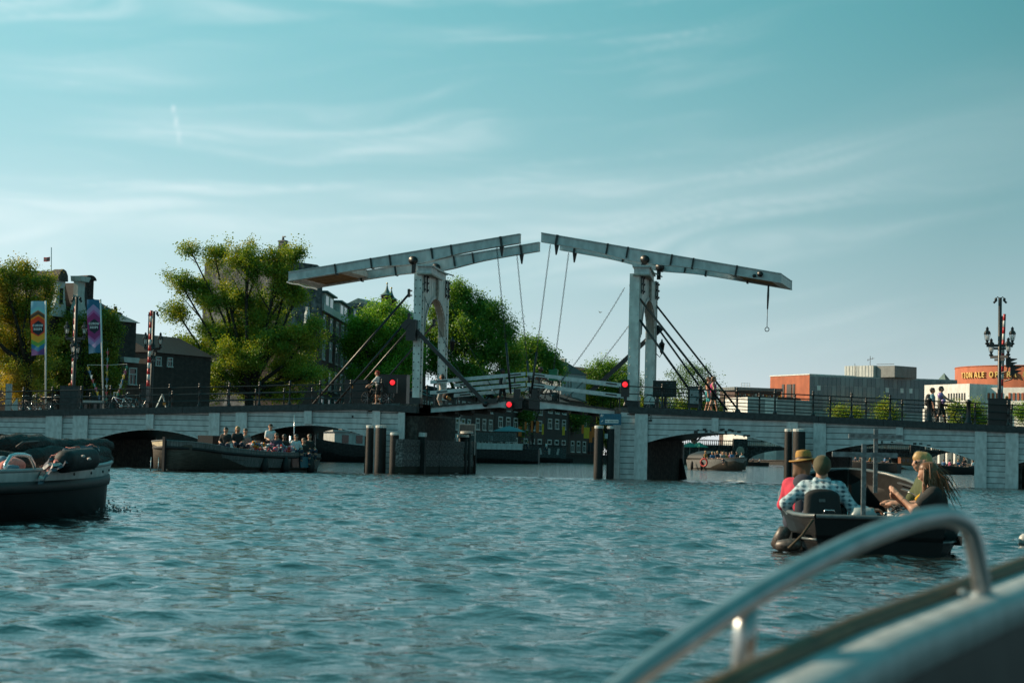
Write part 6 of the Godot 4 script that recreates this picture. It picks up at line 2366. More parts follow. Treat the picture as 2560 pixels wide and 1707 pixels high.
	var w1 := person("woman in a tan felt hat and pink sleeved top sitting at the black sloop's left side", base, -0.5, {"cell": 0.016, "skin": skin_tone(0), "shirt": red, "pants": cloth("navy", Color(0.02, 0.03, 0.05)), "hip": Vector3(0, 0.36, 0.05), "neck": Vector3(0, 0.83, 0.0), "head": Vector3(0.0, 1.02, -0.03), "feet": [Vector3(-0.12, 0.08, -0.42), Vector3(0.12, 0.08, -0.42)], "knees": [Vector3(-0.1, 1, -0.6), Vector3(0.1, 1, -0.6)], "hands": [Vector3(-0.12, 0.45, -0.3), Vector3(0.15, 0.45, -0.32)], "elbows": [Vector3(-1, -0.5, 0.3), Vector3(1, -0.5, 0.3)], "sleeves": 0.95, "hair": paint("hair_auburn", Color(0.11, 0.05, 0.018), 0.5), "long_hair": 0.12})
	var vest := [[Vector3(0.03, 0.45, 0.09), Vector3(0.04, 0.8, 0.05), 0.12, 0.12], [Vector3(0.12, 0.78, 0.02), Vector3(0.0, 0.8, 0.03), 0.08, 0.09]]
	obj("vest", skin_over(vest, 0.018, 0.03), cloth("vest_blue", Color(0.022, 0.026, 0.045)), w1)
	var hs := Shape.new()
	hs.soft()
	var rings := []
	for k in [[0.19, -0.03], [0.185, -0.018], [0.12, 0.0], [0.104, 0.012], [0.104, 0.05], [0.098, 0.09], [0.086, 0.118], [0.055, 0.118], [0.02, 0.108]]:
		var ring := PackedVector3Array()
		for i in 26:
			var t := TAU * i / 26
			var lift := 0.03 * pow(absf(cos(t)), 2.0) * (1.0 if k[0] > 0.15 else 0.0)
			ring.append(Vector3(cos(t) * k[0] * 0.93, k[1] + lift - (0.014 * pow(absf(cos(t)), 1.5) if k[1] < 0.113 and k[0] < 0.06 else 0.0), -sin(t) * k[0] * 1.1))
		rings.append(ring)
	hs.loft(rings, false, true)
	var ho := obj("hat", hs, hat, w1)
	ho.position = Vector3(0, 1.075, -0.03)
	ho.rotation = Vector3(-0.1, 0, 0.12)
	var band := Shape.new()
	band.soft().lathe([[0.106, 0.014], [0.107, 0.036]], Vector3.ZERO, 24)
	var bo := obj("hat_band", band, worn("hat_band", Color(0.07, 0.035, 0.012), 0.7, "soft", 0.2), ho)
	bo.scale = Vector3(0.94, 1, 1.1)
	p = seen(2056, 1168, 23.0)
	base = Vector3(p.x, p.y - 1.06, p.z)
	var man := person("man in a blue and white plaid shirt and olive cap seated at the black sloop's stern", base, -0.15, {"cell": 0.016, "fat": 1.14, "shoulders": 0.20, "skin": skin_tone(0), "shirt": plaid(), "pants": cloth("navy", Color(0.02, 0.03, 0.05)), "hip": Vector3(0, 0.38, 0), "neck": Vector3(0, 0.865, -0.03), "head": Vector3(0.0, 1.055, -0.05), "feet": [Vector3(-0.15, 0.08, -0.5), Vector3(0.15, 0.08, -0.5)], "knees": [Vector3(-0.1, 1, -0.6), Vector3(0.1, 1, -0.6)], "hands": [Vector3(-0.3, 0.42, -0.06), Vector3(0.58, 0.58, -0.18)], "elbows": [Vector3(-1, -0.3, 0.5), Vector3(0.4, -1, 0.3)], "sleeves": 0.84, "hair": paint("hair_grey", Color(0.13, 0.10, 0.075), 0.6), "fingers": true, "palms": [Vector3(0, -1, 0), Vector3(0, -1, 0)], "thumbs": [Vector3(1, 0, 0), Vector3(-0.3, 0, -1)]})
	var capm := cloth("cap_olive", Color(0.085, 0.07, 0.032))
	var cap := [[Vector3(0, 1.10, -0.03), Vector3(0, 1.105, -0.07), 0.101, 0.098], [Vector3(0, 1.055, 0.015), Vector3(0, 1.06, -0.02), 0.088, 0.09]]
	obj("cap", skin_over(cap, 0.012, 0.012), capm, man)
	var brim := Shape.new()
	brim.soft().ball(Vector3(0, 1.075, -0.17), Vector3(0.075, 0.012, 0.06), 12, 6)
	obj("cap_brim", brim, capm, man)
	var col := [[Vector3(-0.06, 0.90, 0.0), Vector3(0.06, 0.90, 0.0), 0.05, 0.05]]
	obj("collar", skin_over(col, 0.014, 0.01), plaid(), man)
	# the two women on the right
	p = seen(2334, 1183, 23.2)
	base = Vector3(p.x, p.y - 1.02, p.z)
	var brown: Material = paint("hair_chestnut", Color(0.16, 0.065, 0.025), 0.45)
	var w2 := person("woman with long windblown brown hair and black top, hands raised, nearest on the right", base, PI / 2 - 0.12, {"cell": 0.016, "fat": 1.08, "skin": skin_tone(0), "shirt": cloth("black", Color(0.02, 0.02, 0.02)), "pants": cloth("stripe_short", Color(0.42, 0.28, 0.32)), "legs": 0.35, "hip": Vector3(0, 0.36, 0.06), "neck": Vector3(0, 0.83, -0.02), "head": Vector3(0, 1.02, -0.06), "feet": [Vector3(-0.14, 0.08, -0.45), Vector3(0.12, 0.08, -0.45)], "knees": [Vector3(-0.2, 1, -0.6), Vector3(0.1, 1, -0.6)], "hands": [Vector3(-0.06, 0.76, -0.40), Vector3(0.10, 0.70, -0.38)], "elbows": [Vector3(-0.5, -1, 0.2), Vector3(0.5, -1, 0.2)], "sleeves": 0.28, "hair": brown, "long_hair": 0.3, "fingers": true, "curl": 1.1, "palms": [Vector3(0.5, -0.6, 0), Vector3(-0.5, -0.6, 0)], "thumbs": [Vector3(0.6, 0.7, 0), Vector3(-0.6, 0.7, 0)], "face": Vector3(-0.1, -0.12, -1)})
	var strands := Shape.new()
	rng.seed = 15
	for k in 60:
		var s0 := Vector3(rng.randfn() * 0.05, 1.03 + rng.randfn() * 0.05, 0.02 + rng.randf() * 0.04)
		var ln := rng.randf_range(0.2, 0.45)
		var e := s0 + Vector3(rng.randfn() * 0.05 - 0.05, -ln * rng.randf_range(0.6, 1.0), ln * rng.randf_range(0.1, 0.7))
		strands.soft(k).tube([s0, s0.lerp(e, 0.5) + Vector3(rng.randfn() * 0.02, 0.03, 0.02), e], [0.006, 0.005, 0.002], 4, false)
	for k in 26:   # locks that fall forward over the cheek
		var s0 := Vector3(-0.05 - rng.randf() * 0.05, 1.07 + rng.randfn() * 0.03, -0.04 - rng.randf() * 0.07)
		var e := s0 + Vector3(-0.03 + rng.randfn() * 0.02, -rng.randf_range(0.22, 0.4), rng.randfn() * 0.04 + 0.02)
		strands.soft(100 + k).tube([s0, s0.lerp(e, 0.5) + Vector3(-0.03, 0.0, rng.randfn() * 0.02), e], [0.012, 0.014, 0.004], 5, false)
	obj("loose_strands", strands, brown, w2).set_meta("kind", "stuff")
	p = seen(2316, 1157, 24.1)
	base = Vector3(p.x, p.y - 1.05, p.z)
	var w3 := person("fair haired woman in dark sunglasses behind the brown haired woman in the sloop", base, PI / 2 + 0.1, {"cell": 0.016, "skin": skin_tone(0), "shirt": cloth("olive", Color(0.06, 0.075, 0.022)), "pants": cloth("white", Color(0.6, 0.6, 0.6)), "hip": Vector3(0, 0.38, 0.08), "neck": Vector3(0, 0.86, 0.0), "head": Vector3(0, 1.05, -0.05), "feet": [Vector3(-0.14, 0.08, -0.45), Vector3(0.12, 0.08, -0.45)], "knees": [Vector3(-0.2, 1, -0.6), Vector3(0.1, 1, -0.6)], "hands": [Vector3(-0.16, 0.55, -0.38), Vector3(0.16, 0.55, -0.38)], "sleeves": 0.4, "hair": paint("hair_gold", Color(0.42, 0.25, 0.09), 0.45), "long_hair": 0.1, "more_hair": [[Vector3(0, 1.14, -0.1), Vector3(0, 1.11, -0.125), 0.04, 0.035]]})
	var gl := Shape.new()
	gl.soft()
	for s in [-1, 1]:
		gl.ball(Vector3(s * 0.034, 1.055, -0.137), Vector3(0.032, 0.026, 0.013), 10, 6)
		gl.tube([Vector3(s * 0.066, 1.06, -0.13), Vector3(s * 0.084, 1.06, -0.05)], 0.005, 5)
	gl.tube([Vector3(-0.01, 1.062, -0.147), Vector3(0.01, 1.062, -0.147)], 0.005, 5)
	obj("sunglasses", gl, paint("lens_dark", Color(0.008, 0.008, 0.008), 0.15), w3)
	var book := thing("booklet", "white open booklet on the lap between the two women", "booklet", seen(2285, 1236, 23.6))
	sh = Shape.new()
	sh.box(Vector3.ZERO, Vector3(0.13, 0.008, 0.1), Basis(Vector3(0, 0, 1), -0.45))
	obj("page", sh, paint("paper", Color(0.75, 0.75, 0.73), 0.8), book)
	var clothy := thing("yellow_bag", "small yellow cloth bag in the crook of the brown haired woman's arm", "bag", seen(2301, 1241, 23.5))
	obj("bag_body", skin_over([[Vector3(-0.03, -0.03, 0), Vector3(0.02, 0.02, 0), 0.03, 0.025]], 0.012, 0.01), cloth("yellow", Color(0.6, 0.33, 0.02)), clothy)

func make_own_boat():
	var steel: Material = worn("rail_steel", Color(0.42, 0.44, 0.45), 0.3, "soft", 0.3, "", 0.5, 0.75)
	var alu := worn("gunwale_grey", Color(0.40, 0.42, 0.43), 0.5, "soft", 0.4)
	var dark := worn("boat_wall_dark", Color(0.022, 0.024, 0.026), 0.6, "mottle", 0.6)
	var o := thing("own_boat", "grey boat rim with steel hand rail in the foreground, out of focus", "boat", Vector3.ZERO)
	# the rim runs from near left to far right; depth along it from 2.3 m to 4.1 m
	var rim := []
	for q in [[1620, 1835, 2.2], [1890, 1700, 2.55], [2150, 1580, 3.0], [2400, 1487, 3.5], [2600, 1412, 4.0], [2800, 1350, 4.5]]:
		rim.append(seen(q[0], q[1], q[2]))
	var across := Vector3(0.86, -0.04, 0.42)
	var top := Shape.new()
	top.soft()
	var rings := []
	for p in rim:
		var r := PackedVector3Array()
		for e in [[0.0, -0.06], [-0.004, -0.008], [0.008, 0.002], [0.075, 0.0], [0.088, -0.012], [0.088, -0.055]]:
			r.append(p + across * e[0] + Vector3(0, e[1], 0))
		rings.append(r)
	top.loft(rings, true, true)
	obj("gunwale", top, alu, o)
	var strake := Shape.new()
	strake.soft()
	rings = []
	for p in rim:
		var r := PackedVector3Array()
		for i in 8:
			var a := TAU * i / 8
			r.append(p - across * 0.016 + Vector3(0, -0.03, 0) + across * cos(a) * 0.018 + Vector3(0, 0.03 + sin(a) * 0.022, 0))
		rings.append(r)
	strake.loft(rings)
	obj("wooden_strake", strake, worn("strake_wood", Color(0.22, 0.12, 0.05), 0.6, "grain", 0.2), o)
	var wall := Shape.new()
	var w0 := PackedVector3Array()
	var w1 := PackedVector3Array()
	for p in rim:
		w0.append(p + across * 0.085 + Vector3(0, -0.03, 0))
		w1.append(p + across * 0.12 + Vector3(0, -0.75, 0))
	wall.sheet([w0, w1])
	obj("inner_wall", wall, dark, o)
	var out := Shape.new()
	w0 = PackedVector3Array()
	w1 = PackedVector3Array()
	for p in rim:
		w0.append(p - across * 0.0 + Vector3(0, -0.05, 0))
		w1.append(p + across * 0.12 + Vector3(0, -0.95, 0))
	out.sheet([w0, w1])
	obj("hull_side", out, alu, o)
	var panel := Shape.new()
	var pc := []
	for q in [[3, 0.35, 0.25], [3, 0.35, 0.75], [3, 0.95, 0.25], [3, 0.95, 0.75]]:
		var u0: Vector3 = rim[q[0]].lerp(rim[q[0] + 1], q[1]) + across * 0.085 + Vector3(0, -0.03, 0)
		var u1: Vector3 = rim[q[0]].lerp(rim[q[0] + 1], q[1]) + across * 0.12 + Vector3(0, -0.75, 0)
		pc.append(u0.lerp(u1, q[2]) + across * 0.006)
	panel.quad(pc[0], pc[1], pc[3], pc[2])
	obj("locker_plate", panel, worn("plate_blue", Color(0.045, 0.062, 0.072), 0.5, "soft", 0.3), o)
	# the hand rail: a bent tube on two posts
	var pts := []
	for q in [[1480, 1790, 2.5], [1560, 1714, 2.55], [1700, 1612, 2.65], [1850, 1512, 2.78], [2000, 1426, 2.92], [2150, 1352, 3.08], [2260, 1310, 3.22], [2320, 1294, 3.3], [2365, 1290, 3.36], [2400, 1300, 3.4], [2424, 1326, 3.44], [2438, 1370, 3.46], [2450, 1430, 3.48], [2459, 1490, 3.5]]:
		pts.append(seen(q[0], q[1], q[2]))
	var curve := Curve3D.new()
	for k in pts.size():
		var t: Vector3 = (pts[mini(k + 1, pts.size() - 1)] - pts[maxi(k - 1, 0)]) / 6.0
		curve.add_point(pts[k], -t, t)
	curve.bake_interval = 0.02
	var rail := Shape.new()
	rail.soft().tube(Array(curve.get_baked_points()), 0.0165, 16)
	obj("hand_rail", rail, steel, o)
	var post := Shape.new()
	post.soft().tube([seen(1868, 1520, 2.8), seen(1862, 1600, 2.8), seen(1850, 1760, 2.8)], 0.0165, 14)
	obj("rail_post", post, steel, o)
	var weld := Shape.new()
	weld.soft().ball(seen(2408, 1484, 3.47), Vector3(0.009, 0.008, 0.009), 10, 6)
	weld.lathe([[0.03, 0], [0.028, 0.008], [0.018, 0.012]], seen(2457, 1496, 3.5), 14)
	obj("rail_foot", weld, steel, o)

# ---------- small figures that sit or stand far off: three patterns, copied with other clothes
var mini_ := {}

func small_figure(label: String, at: Vector3, turn: float, kind: String, skin: Material, top: Material, hair: Material, group: String) -> Node3D:
	if not mini_.has(kind):
		var d := {"cell": 0.045, "skin": skin, "shirt": top, "pants": cloth("navy", Color(0.02, 0.03, 0.05)), "hair": hair}
		if kind == "sitting":
			d.merge({"hip": Vector3(0, 0.42, 0), "feet": [Vector3(-0.13, 0.06, -0.4), Vector3(0.13, 0.06, -0.4)], "knees": [Vector3(-0.1, 1, -0.6), Vector3(0.1, 1, -0.6)], "neck": Vector3(0, 0.93, 0.02), "hands": [Vector3(-0.18, 0.55, -0.3), Vector3(0.18, 0.55, -0.3)]})
		elif kind == "walking":
			d.merge({"feet": [Vector3(-0.1, 0.06, -0.25), Vector3(0.1, 0.1, 0.28)], "hands": [Vector3(-0.25, 0.85, 0.15), Vector3(0.25, 0.85, -0.2)]})
		var p := person(label, at, turn, d, group)
		mini_[kind] = p
		return p
	var r := dup(mini_[kind], at, turn, label, group)
	for c in r.get_children():
		var n := String(c.name)
		c.material_override = top if n.begins_with("shirt") else hair if n.begins_with("hair") else c.material_override if n.begins_with("trousers") else skin
	return r

func far_boat(called: String, label: String, px: float, py: float, turn: float, len_: float, beam: float, y: Array, outer: Material, inner: Material, group := "") -> Node3D:
	var o := thing(called, label, "boat", level(px, py), turn, group)
	hull(o, stations(len_, beam, y[0], y[1], y[2], 0.7, 13), 0.3, outer, inner, inner, {"floor": 0.1, "wall": 0.08})
	return o

func box_part(o: Node3D, called: String, c: Vector3, s: Vector3, m: Material, b := Basis()) -> MeshInstance3D:
	var sh := Shape.new()
	sh.box(c, s, b)
	return obj(called, sh, m, o)

func make_far_boats():
	var grey := M.tour_hull as Material
	var dark := worn("barge_dark", Color(0.035, 0.035, 0.037), 0.6, "grime", 1.5)
	var white := worn("barge_white", Color(0.45, 0.48, 0.48), 0.5, "soft", 2.0)
	var wood := worn("varnish", Color(0.30, 0.10, 0.025), 0.35, "grain", 0.8)
	var black := M.rubber_black as Material
	var teal := worn("awning_teal", Color(0.03, 0.14, 0.12), 0.7, "soft", 1.0)
	var inside := M.boat_inside as Material
	var gl := M.glass as Material
	var red := worn("buoy_red", Color(0.55, 0.04, 0.03), 0.5, "soft", 0.4)
	var hairs := [paint("hair_dark", Color.BLACK), paint("hair_brown", Color.BLACK), paint("hair_blond", Color.BLACK)]
	var tops := [cloth("white", Color.WHITE), cloth("navy", Color.BLACK), cloth("black", Color.BLACK), cloth("blue", Color(0.06, 0.16, 0.32)), cloth("pink", Color(0.55, 0.12, 0.22)), cloth("ochre", Color(0.42, 0.2, 0.05)), cloth("grey", Color.BLACK)]
	# tour boat coming through the right arch, bow towards us
	var o := far_boat("tour_boat", "dark tour boat crowded with people and hung with two red lifebuoys, under the right arch", 1800, 1176, PI + 0.42, 9.5, 3.6, [1.05, 1.35, 1.0], grey, inside)
	for x in [[-0.95, 1.45, 0.5], [1.35, 0.6, 0.95]]:
		var b := Shape.new()
		var p := seen(1756 if x[0] < 0 else 1814, 1157 if x[0] < 0 else 1161, 190.0)
		var q := o.transform.affine_inverse() * level(1800, 1176)
		var t := Shape.new()
		t.soft().torus(Vector3.ZERO, Vector3(0, 0, 1), 0.36, 0.09, 18, 6)
		var bu := thing("lifebuoy", "red lifebuoy on the tour boat's left bow" if x[0] < 0 else "red lifebuoy on the tour boat's right side", "lifebuoy", level(1757 if x[0] < 0 else 1813, 1176) * Vector3(1, 0, 1) + Vector3(0, 0.78, 0) + Vector3(0, 0, 1.2 if x[0] < 0 else 3.2), -0.6 if x[0] < 0 else 0.3, "lifebuoys on the tour boat under the arch")
		obj("ring", t, red, bu)
	var can := Shape.new()
	can.soft()
	var rr := []
	for z in [1.0, 1.6, 3.6, 4.2]:
		var ring := PackedVector3Array()
		for i in 9:
			var a := PI * i / 8.0
			ring.append(Vector3(cos(a) * 1.45, 1.2 + sin(a) * (0.75 if z > 1.2 and z < 4.0 else 0.6), z))
		rr.append(ring)
	can.loft(rr, false, false, false)
	obj("canopy", can, black, o)
	rng.seed = 44
	var where := ["at the front left of", "at the front right of", "second row left in", "second row right in", "in the middle of", "in blue near the centre of", "further back left in", "further back right in", "by the canopy of", "leaning out right of", "at the far right rim of", "furthest back in"]
	for k in 12:
		var row := k / 3
		var at: Vector3 = o.transform * Vector3(-1.1 + (k % 3) * 1.1 + rng.randf() * 0.2, 0.62 + 0.08 * (k % 2), -2.6 + row * 1.1)
		small_figure("small passenger %s the crowded tour boat under the right arch" % where[k], at, o.rotation.y + rng.randfn() * 0.4, "sitting", skin_tone(k % 2), tops[(k * 3) % 7], hairs[k % 3], "passengers on the tour boat under the right arch")
	for s in [-1, 1]:
		for z in [0.5, 2.5]:
			var f := Shape.new()
			f.soft().lathe([[0.05, 0.9], [0.15, 0.7], [0.15, 0.1], [0.05, 0.0]], Vector3(s * 1.85, 0, z), 8)
			obj("fender", f, black, o)
	# moored barges on the left bank
	o = far_boat("houseboat", "dark houseboat with a pale cabin, seen under the arch left of the black piles", 868, 1155, PI / 2 + 0.45, 17, 4.2, [1.55, 3.3, 1.7], dark, dark)
	box_part(o, "cabin", Vector3(0, 2.2, 2.2), Vector3(3.1, 1.7, 8.5), white)
	for k in 5:
		box_part(o, "cabin_window", Vector3(1.57, 2.3, -0.9 + k * 1.5), Vector3(0.06, 0.8, 0.7), gl)
		box_part(o, "cabin_window", Vector3(-1.57, 2.3, -0.9 + k * 1.5), Vector3(0.06, 0.8, 0.7), gl)
	box_part(o, "cabin_curtain", Vector3(-1.6, 2.3, 2.1), Vector3(0.06, 0.8, 0.3), red)
	box_part(o, "roof", Vector3(0, 3.1, 2.2), Vector3(3.5, 0.18, 9.0), white)
	box_part(o, "skylight", Vector3(0, 3.35, 0.2), Vector3(1.4, 0.4, 2.0), dark)
	box_part(o, "flue", Vector3(-0.6, 3.6, 2.0), Vector3(0.22, 1.0, 0.22), worn("flue_tin", Color(0.4, 0.36, 0.3), 0.4, "soft", 1.0))
	o = far_boat("white_barge", "white work barge with panelled bulwark moored below the blue parasol", 1215, 1157, PI / 2 - 0.1, 14, 4.0, [1.9, 2.4, 1.9], dark, dark)
	box_part(o, "bulwark", Vector3(-2.0, 2.5, -4.2), Vector3(0.15, 2.2, 2.7), white)
	box_part(o, "bulwark", Vector3(-2.02, 2.2, 1.2), Vector3(0.14, 0.8, 7.6), white)
	box_part(o, "locker", Vector3(-1.0, 3.4, 1.0), Vector3(1.0, 1.2, 6.0), worn("clutter_grey", Color(0.12, 0.14, 0.14), 0.7, "grime", 0.8))
	for k in 7:
		box_part(o, "deck_crate", Vector3(-1.2 + (k % 3) * 0.5, 3.1 + 0.2 * (k % 2), -2.0 + k * 0.9), Vector3(0.6, 0.7, 0.6), [white, teal, inside][k % 3])
	box_part(o, "wheelhouse", Vector3(0.2, 4.1, -3.6), Vector3(2.0, 2.6, 0.3), white)
	box_part(o, "wheelhouse_post", Vector3(-0.9, 4.1, -2.4), Vector3(0.2, 2.6, 0.2), white)
	for k in 2:
		box_part(o, "hull_slot", Vector3(-2.1, 2.9, -4.6 + k * 1.2), Vector3(0.06, 1.2, 0.16), black)
	var par := thing("parasol", "wide blue parasol open over the moored barge", "parasol", up_at(seen(1272, 1100, 288), 1.45))
	var ps := Shape.new()
	ps.lathe([[2.4, 3.05], [2.35, 3.1], [1.2, 3.55], [0.05, 3.85]], Vector3.ZERO, 8)
	obj("canopy", ps, worn("parasol_blue", Color(0.09, 0.22, 0.26), 0.8, "soft", 1.0), par)
	ps = Shape.new()
	ps.tube([Vector3.ZERO, Vector3(0, 3.7, 0)], 0.06, 6)
	obj("pole", ps, white, par)
	o = far_boat("dinghy", "small pale wooden dinghy tied up right of the white barge", 1318, 1155, PI / 2 + 2.4, 3.6, 1.7, [0.75, 1.1, 0.75], worn("dinghy_cream", Color(0.33, 0.30, 0.27), 0.6, "soft", 0.8), inside)
	o = far_boat("houseboat", "low grey box shaped houseboat with plants on its roof behind the dinghy", 1365, 1156, PI / 2 + 0.1, 9, 4.2, [0.8, 0.9, 0.8], dark, dark)
	box_part(o, "cabin", Vector3(0, 1.8, 0), Vector3(3.6, 2.2, 6.5), worn("cabin_grey", Color(0.10, 0.13, 0.135), 0.7, "grime", 1.2))
	box_part(o, "cabin_roof", Vector3(0, 2.95, 0), Vector3(4.0, 0.15, 7.0), M.tile if M.has("tile") else dark)
	for k in 3:
		box_part(o, "round_window", Vector3(-1.85, 1.9, -1.2 + k * 1.5), Vector3(0.08, 1.1, 0.35), white, Basis(Vector3(1, 0, 0), 0.2 * (k - 1)))
	o = far_boat("cabin_cruiser", "pale moored cabin boat with a dark awning left of the blue sign's bollards", 1450, 1156, PI / 2 - 0.2, 11, 3.4, [1.5, 1.9, 1.4], white, dark)
	box_part(o, "awning", Vector3(0, 3.0, 2.0), Vector3(2.8, 1.6, 5.0), worn("awning_navy", Color(0.03, 0.05, 0.06), 0.7, "soft", 1.0), Basis(Vector3(1, 0, 0), -0.15))
	box_part(o, "windscreen", Vector3(-0.3, 2.3, -2.0), Vector3(2.2, 0.9, 0.3), white, Basis(Vector3(1, 0, 0), 0.6))
	box_part(o, "red_cover", Vector3(-1.4, 2.0, -0.6), Vector3(0.2, 0.35, 2.2), red)
	# beyond the right hand arches
	o = far_boat("black_boat", "long black tour boat full of people seen under the rightmost visible arch", 2172, 1181, PI / 2 - 0.5, 7.5, 2.6, [1.1, 1.5, 1.1], black, inside)
	for k in 7:
		small_figure("passenger number %s from the left in the black boat under the rightmost arch" % ["one", "two", "three", "four", "five", "six", "seven"][k], o.transform * Vector3(-0.6 + (k % 2) * 0.9, 0.75, 2.8 - k * 0.9), o.rotation.y + 0.6 * (k % 3), "sitting", skin_tone(k % 2), tops[[2, 3, 2, 5, 2, 1, 2][k]], hairs[k % 3], "passengers in the black boat under the rightmost arch")
	o = far_boat("open_boat", "dark open boat with people in white and blue under the right end of the arch", 2392, 1186, PI / 2 + 0.25, 5.8, 2.3, [0.85, 1.1, 0.9], black, inside)
	for k in 5:
		small_figure(["person in white at the left end of the open boat under the right arch", "person raising up in the middle of the open boat under the arch", "person in blue low in the open boat under the arch", "person in pink in the open boat under the arch", "person in blue at the right end of the open boat under the arch"][k], o.transform * Vector3(-0.3 + 0.3 * (k % 2), 0.5 + (0.3 if k == 1 else 0.0), 2.0 - k * 0.95), o.rotation.y + k, "sitting", skin_tone(k % 2), tops[[0, 2, 3, 4, 3][k]], hairs[k % 3], "people in the open boat under the right arch")
	o = far_boat("saloon_boat", "varnished wooden saloon boat moored beyond the stone bridge", 2278, 1174, PI / 2 + 0.1, 9.5, 2.6, [0.8, 1.1, 0.8], white, wood)
	box_part(o, "saloon", Vector3(0, 1.75, 0.4), Vector3(2.1, 1.5, 5.8), wood)
	for k in 6:
		box_part(o, "saloon_window", Vector3(-1.07, 1.95, -1.9 + k * 0.92), Vector3(0.06, 0.75, 0.62), gl)
	box_part(o, "saloon_roof", Vector3(0, 2.55, 0.4), Vector3(2.3, 0.1, 6.1), wood)
	o = far_boat("speedboat", "small white speedboat with a raised windscreen beyond the arch of the stone bridge", 1940, 1162, -PI / 2 + 0.3, 5.5, 2.1, [0.9, 1.5, 0.7], worn("gel_white", Color(0.72, 0.68, 0.6), 0.3, "soft", 2.0), inside)
	box_part(o, "windscreen", Vector3(0, 1.6, -0.2), Vector3(1.6, 0.9, 1.4), white, Basis(Vector3(1, 0, 0), 0.5))
	o = far_boat("dark_launch", "dark launch with a crew near the foot of the stone bridge's arch", 1882, 1164, PI / 2 - 0.3, 7.5, 2.2, [0.8, 1.1, 0.8], black, inside)
	for k in 3:
		small_figure("figure aboard the dark launch by the stone arch, %s" % ["left", "middle", "right"][k], o.transform * Vector3(0, 0.5, 1.6 - k * 1.5), o.rotation.y, "sitting", skin_tone(k % 2), tops[[0, 2, 6][k]], hairs[k % 3], "crew of the dark launch")
	for q in [[2000, 1157, "cream canal cruiser beyond the stone arch, left of the bollards", 16], [2045, 1158, "low brown canal cruiser beside the cream one beyond the stone arch", 12], [2140, 1163, "cream tour boat with windows left of the crosses beyond the stone bridge", 15], [2235, 1166, "white saloon boat with pale roof beyond the stone bridge", 14], [2420, 1176, "white cabin boat far under the right end of the arch", 9]]:
		o = far_boat("canal_cruiser", q[2], q[0], q[1], PI / 2, q[3], 3.6, [1.0, 1.3, 1.0], M.gel_white, inside, "cruisers moored beyond the stone bridge")
		box_part(o, "cabin", Vector3(0, 1.8, 0), Vector3(2.8, 1.7, q[3] * 0.7), M.gel_white if q[0] != 2045 else wood)
		for k in 6:
			box_part(o, "cabin_window", Vector3(-1.43, 1.95, (k - 2.5) * q[3] * 0.11), Vector3(0.06, 0.8, q[3] * 0.085), gl)
		box_part(o, "roof", Vector3(0, 2.75, 0), Vector3(3.0, 0.12, q[3] * 0.73), M.gel_white)
	# hull of another boat at the right edge
	o = thing("moored_boat", "stern of a grey boat with hanging ropes cut off by the right edge", "boat", level(2562, 1221) + Vector3(0.75, 0, 0), PI + 0.3)
	hull(o, stations(7, 1.9, 0.9, 1.15, 1.15, 0.8, 13), 0.3, worn("edge_grey", Color(0.2, 0.21, 0.21), 0.6, "grime", 0.5), inside, black, {"floor": 0.1})
	var fe := thing("fender", "pale round fender floating at the right edge of the picture", "fender", level(2562, 1362))
	var sh := Shape.new()
	sh.soft().ball(Vector3(0, 0.06, 0), Vector3(0.075, 0.085, 0.075), 14, 10)
	obj("fender_ball", sh, worn("fender_white", Color(0.6, 0.58, 0.55), 0.4, "soft", 0.3), fe)
	make_quay_life(tops, hairs, white, teal)

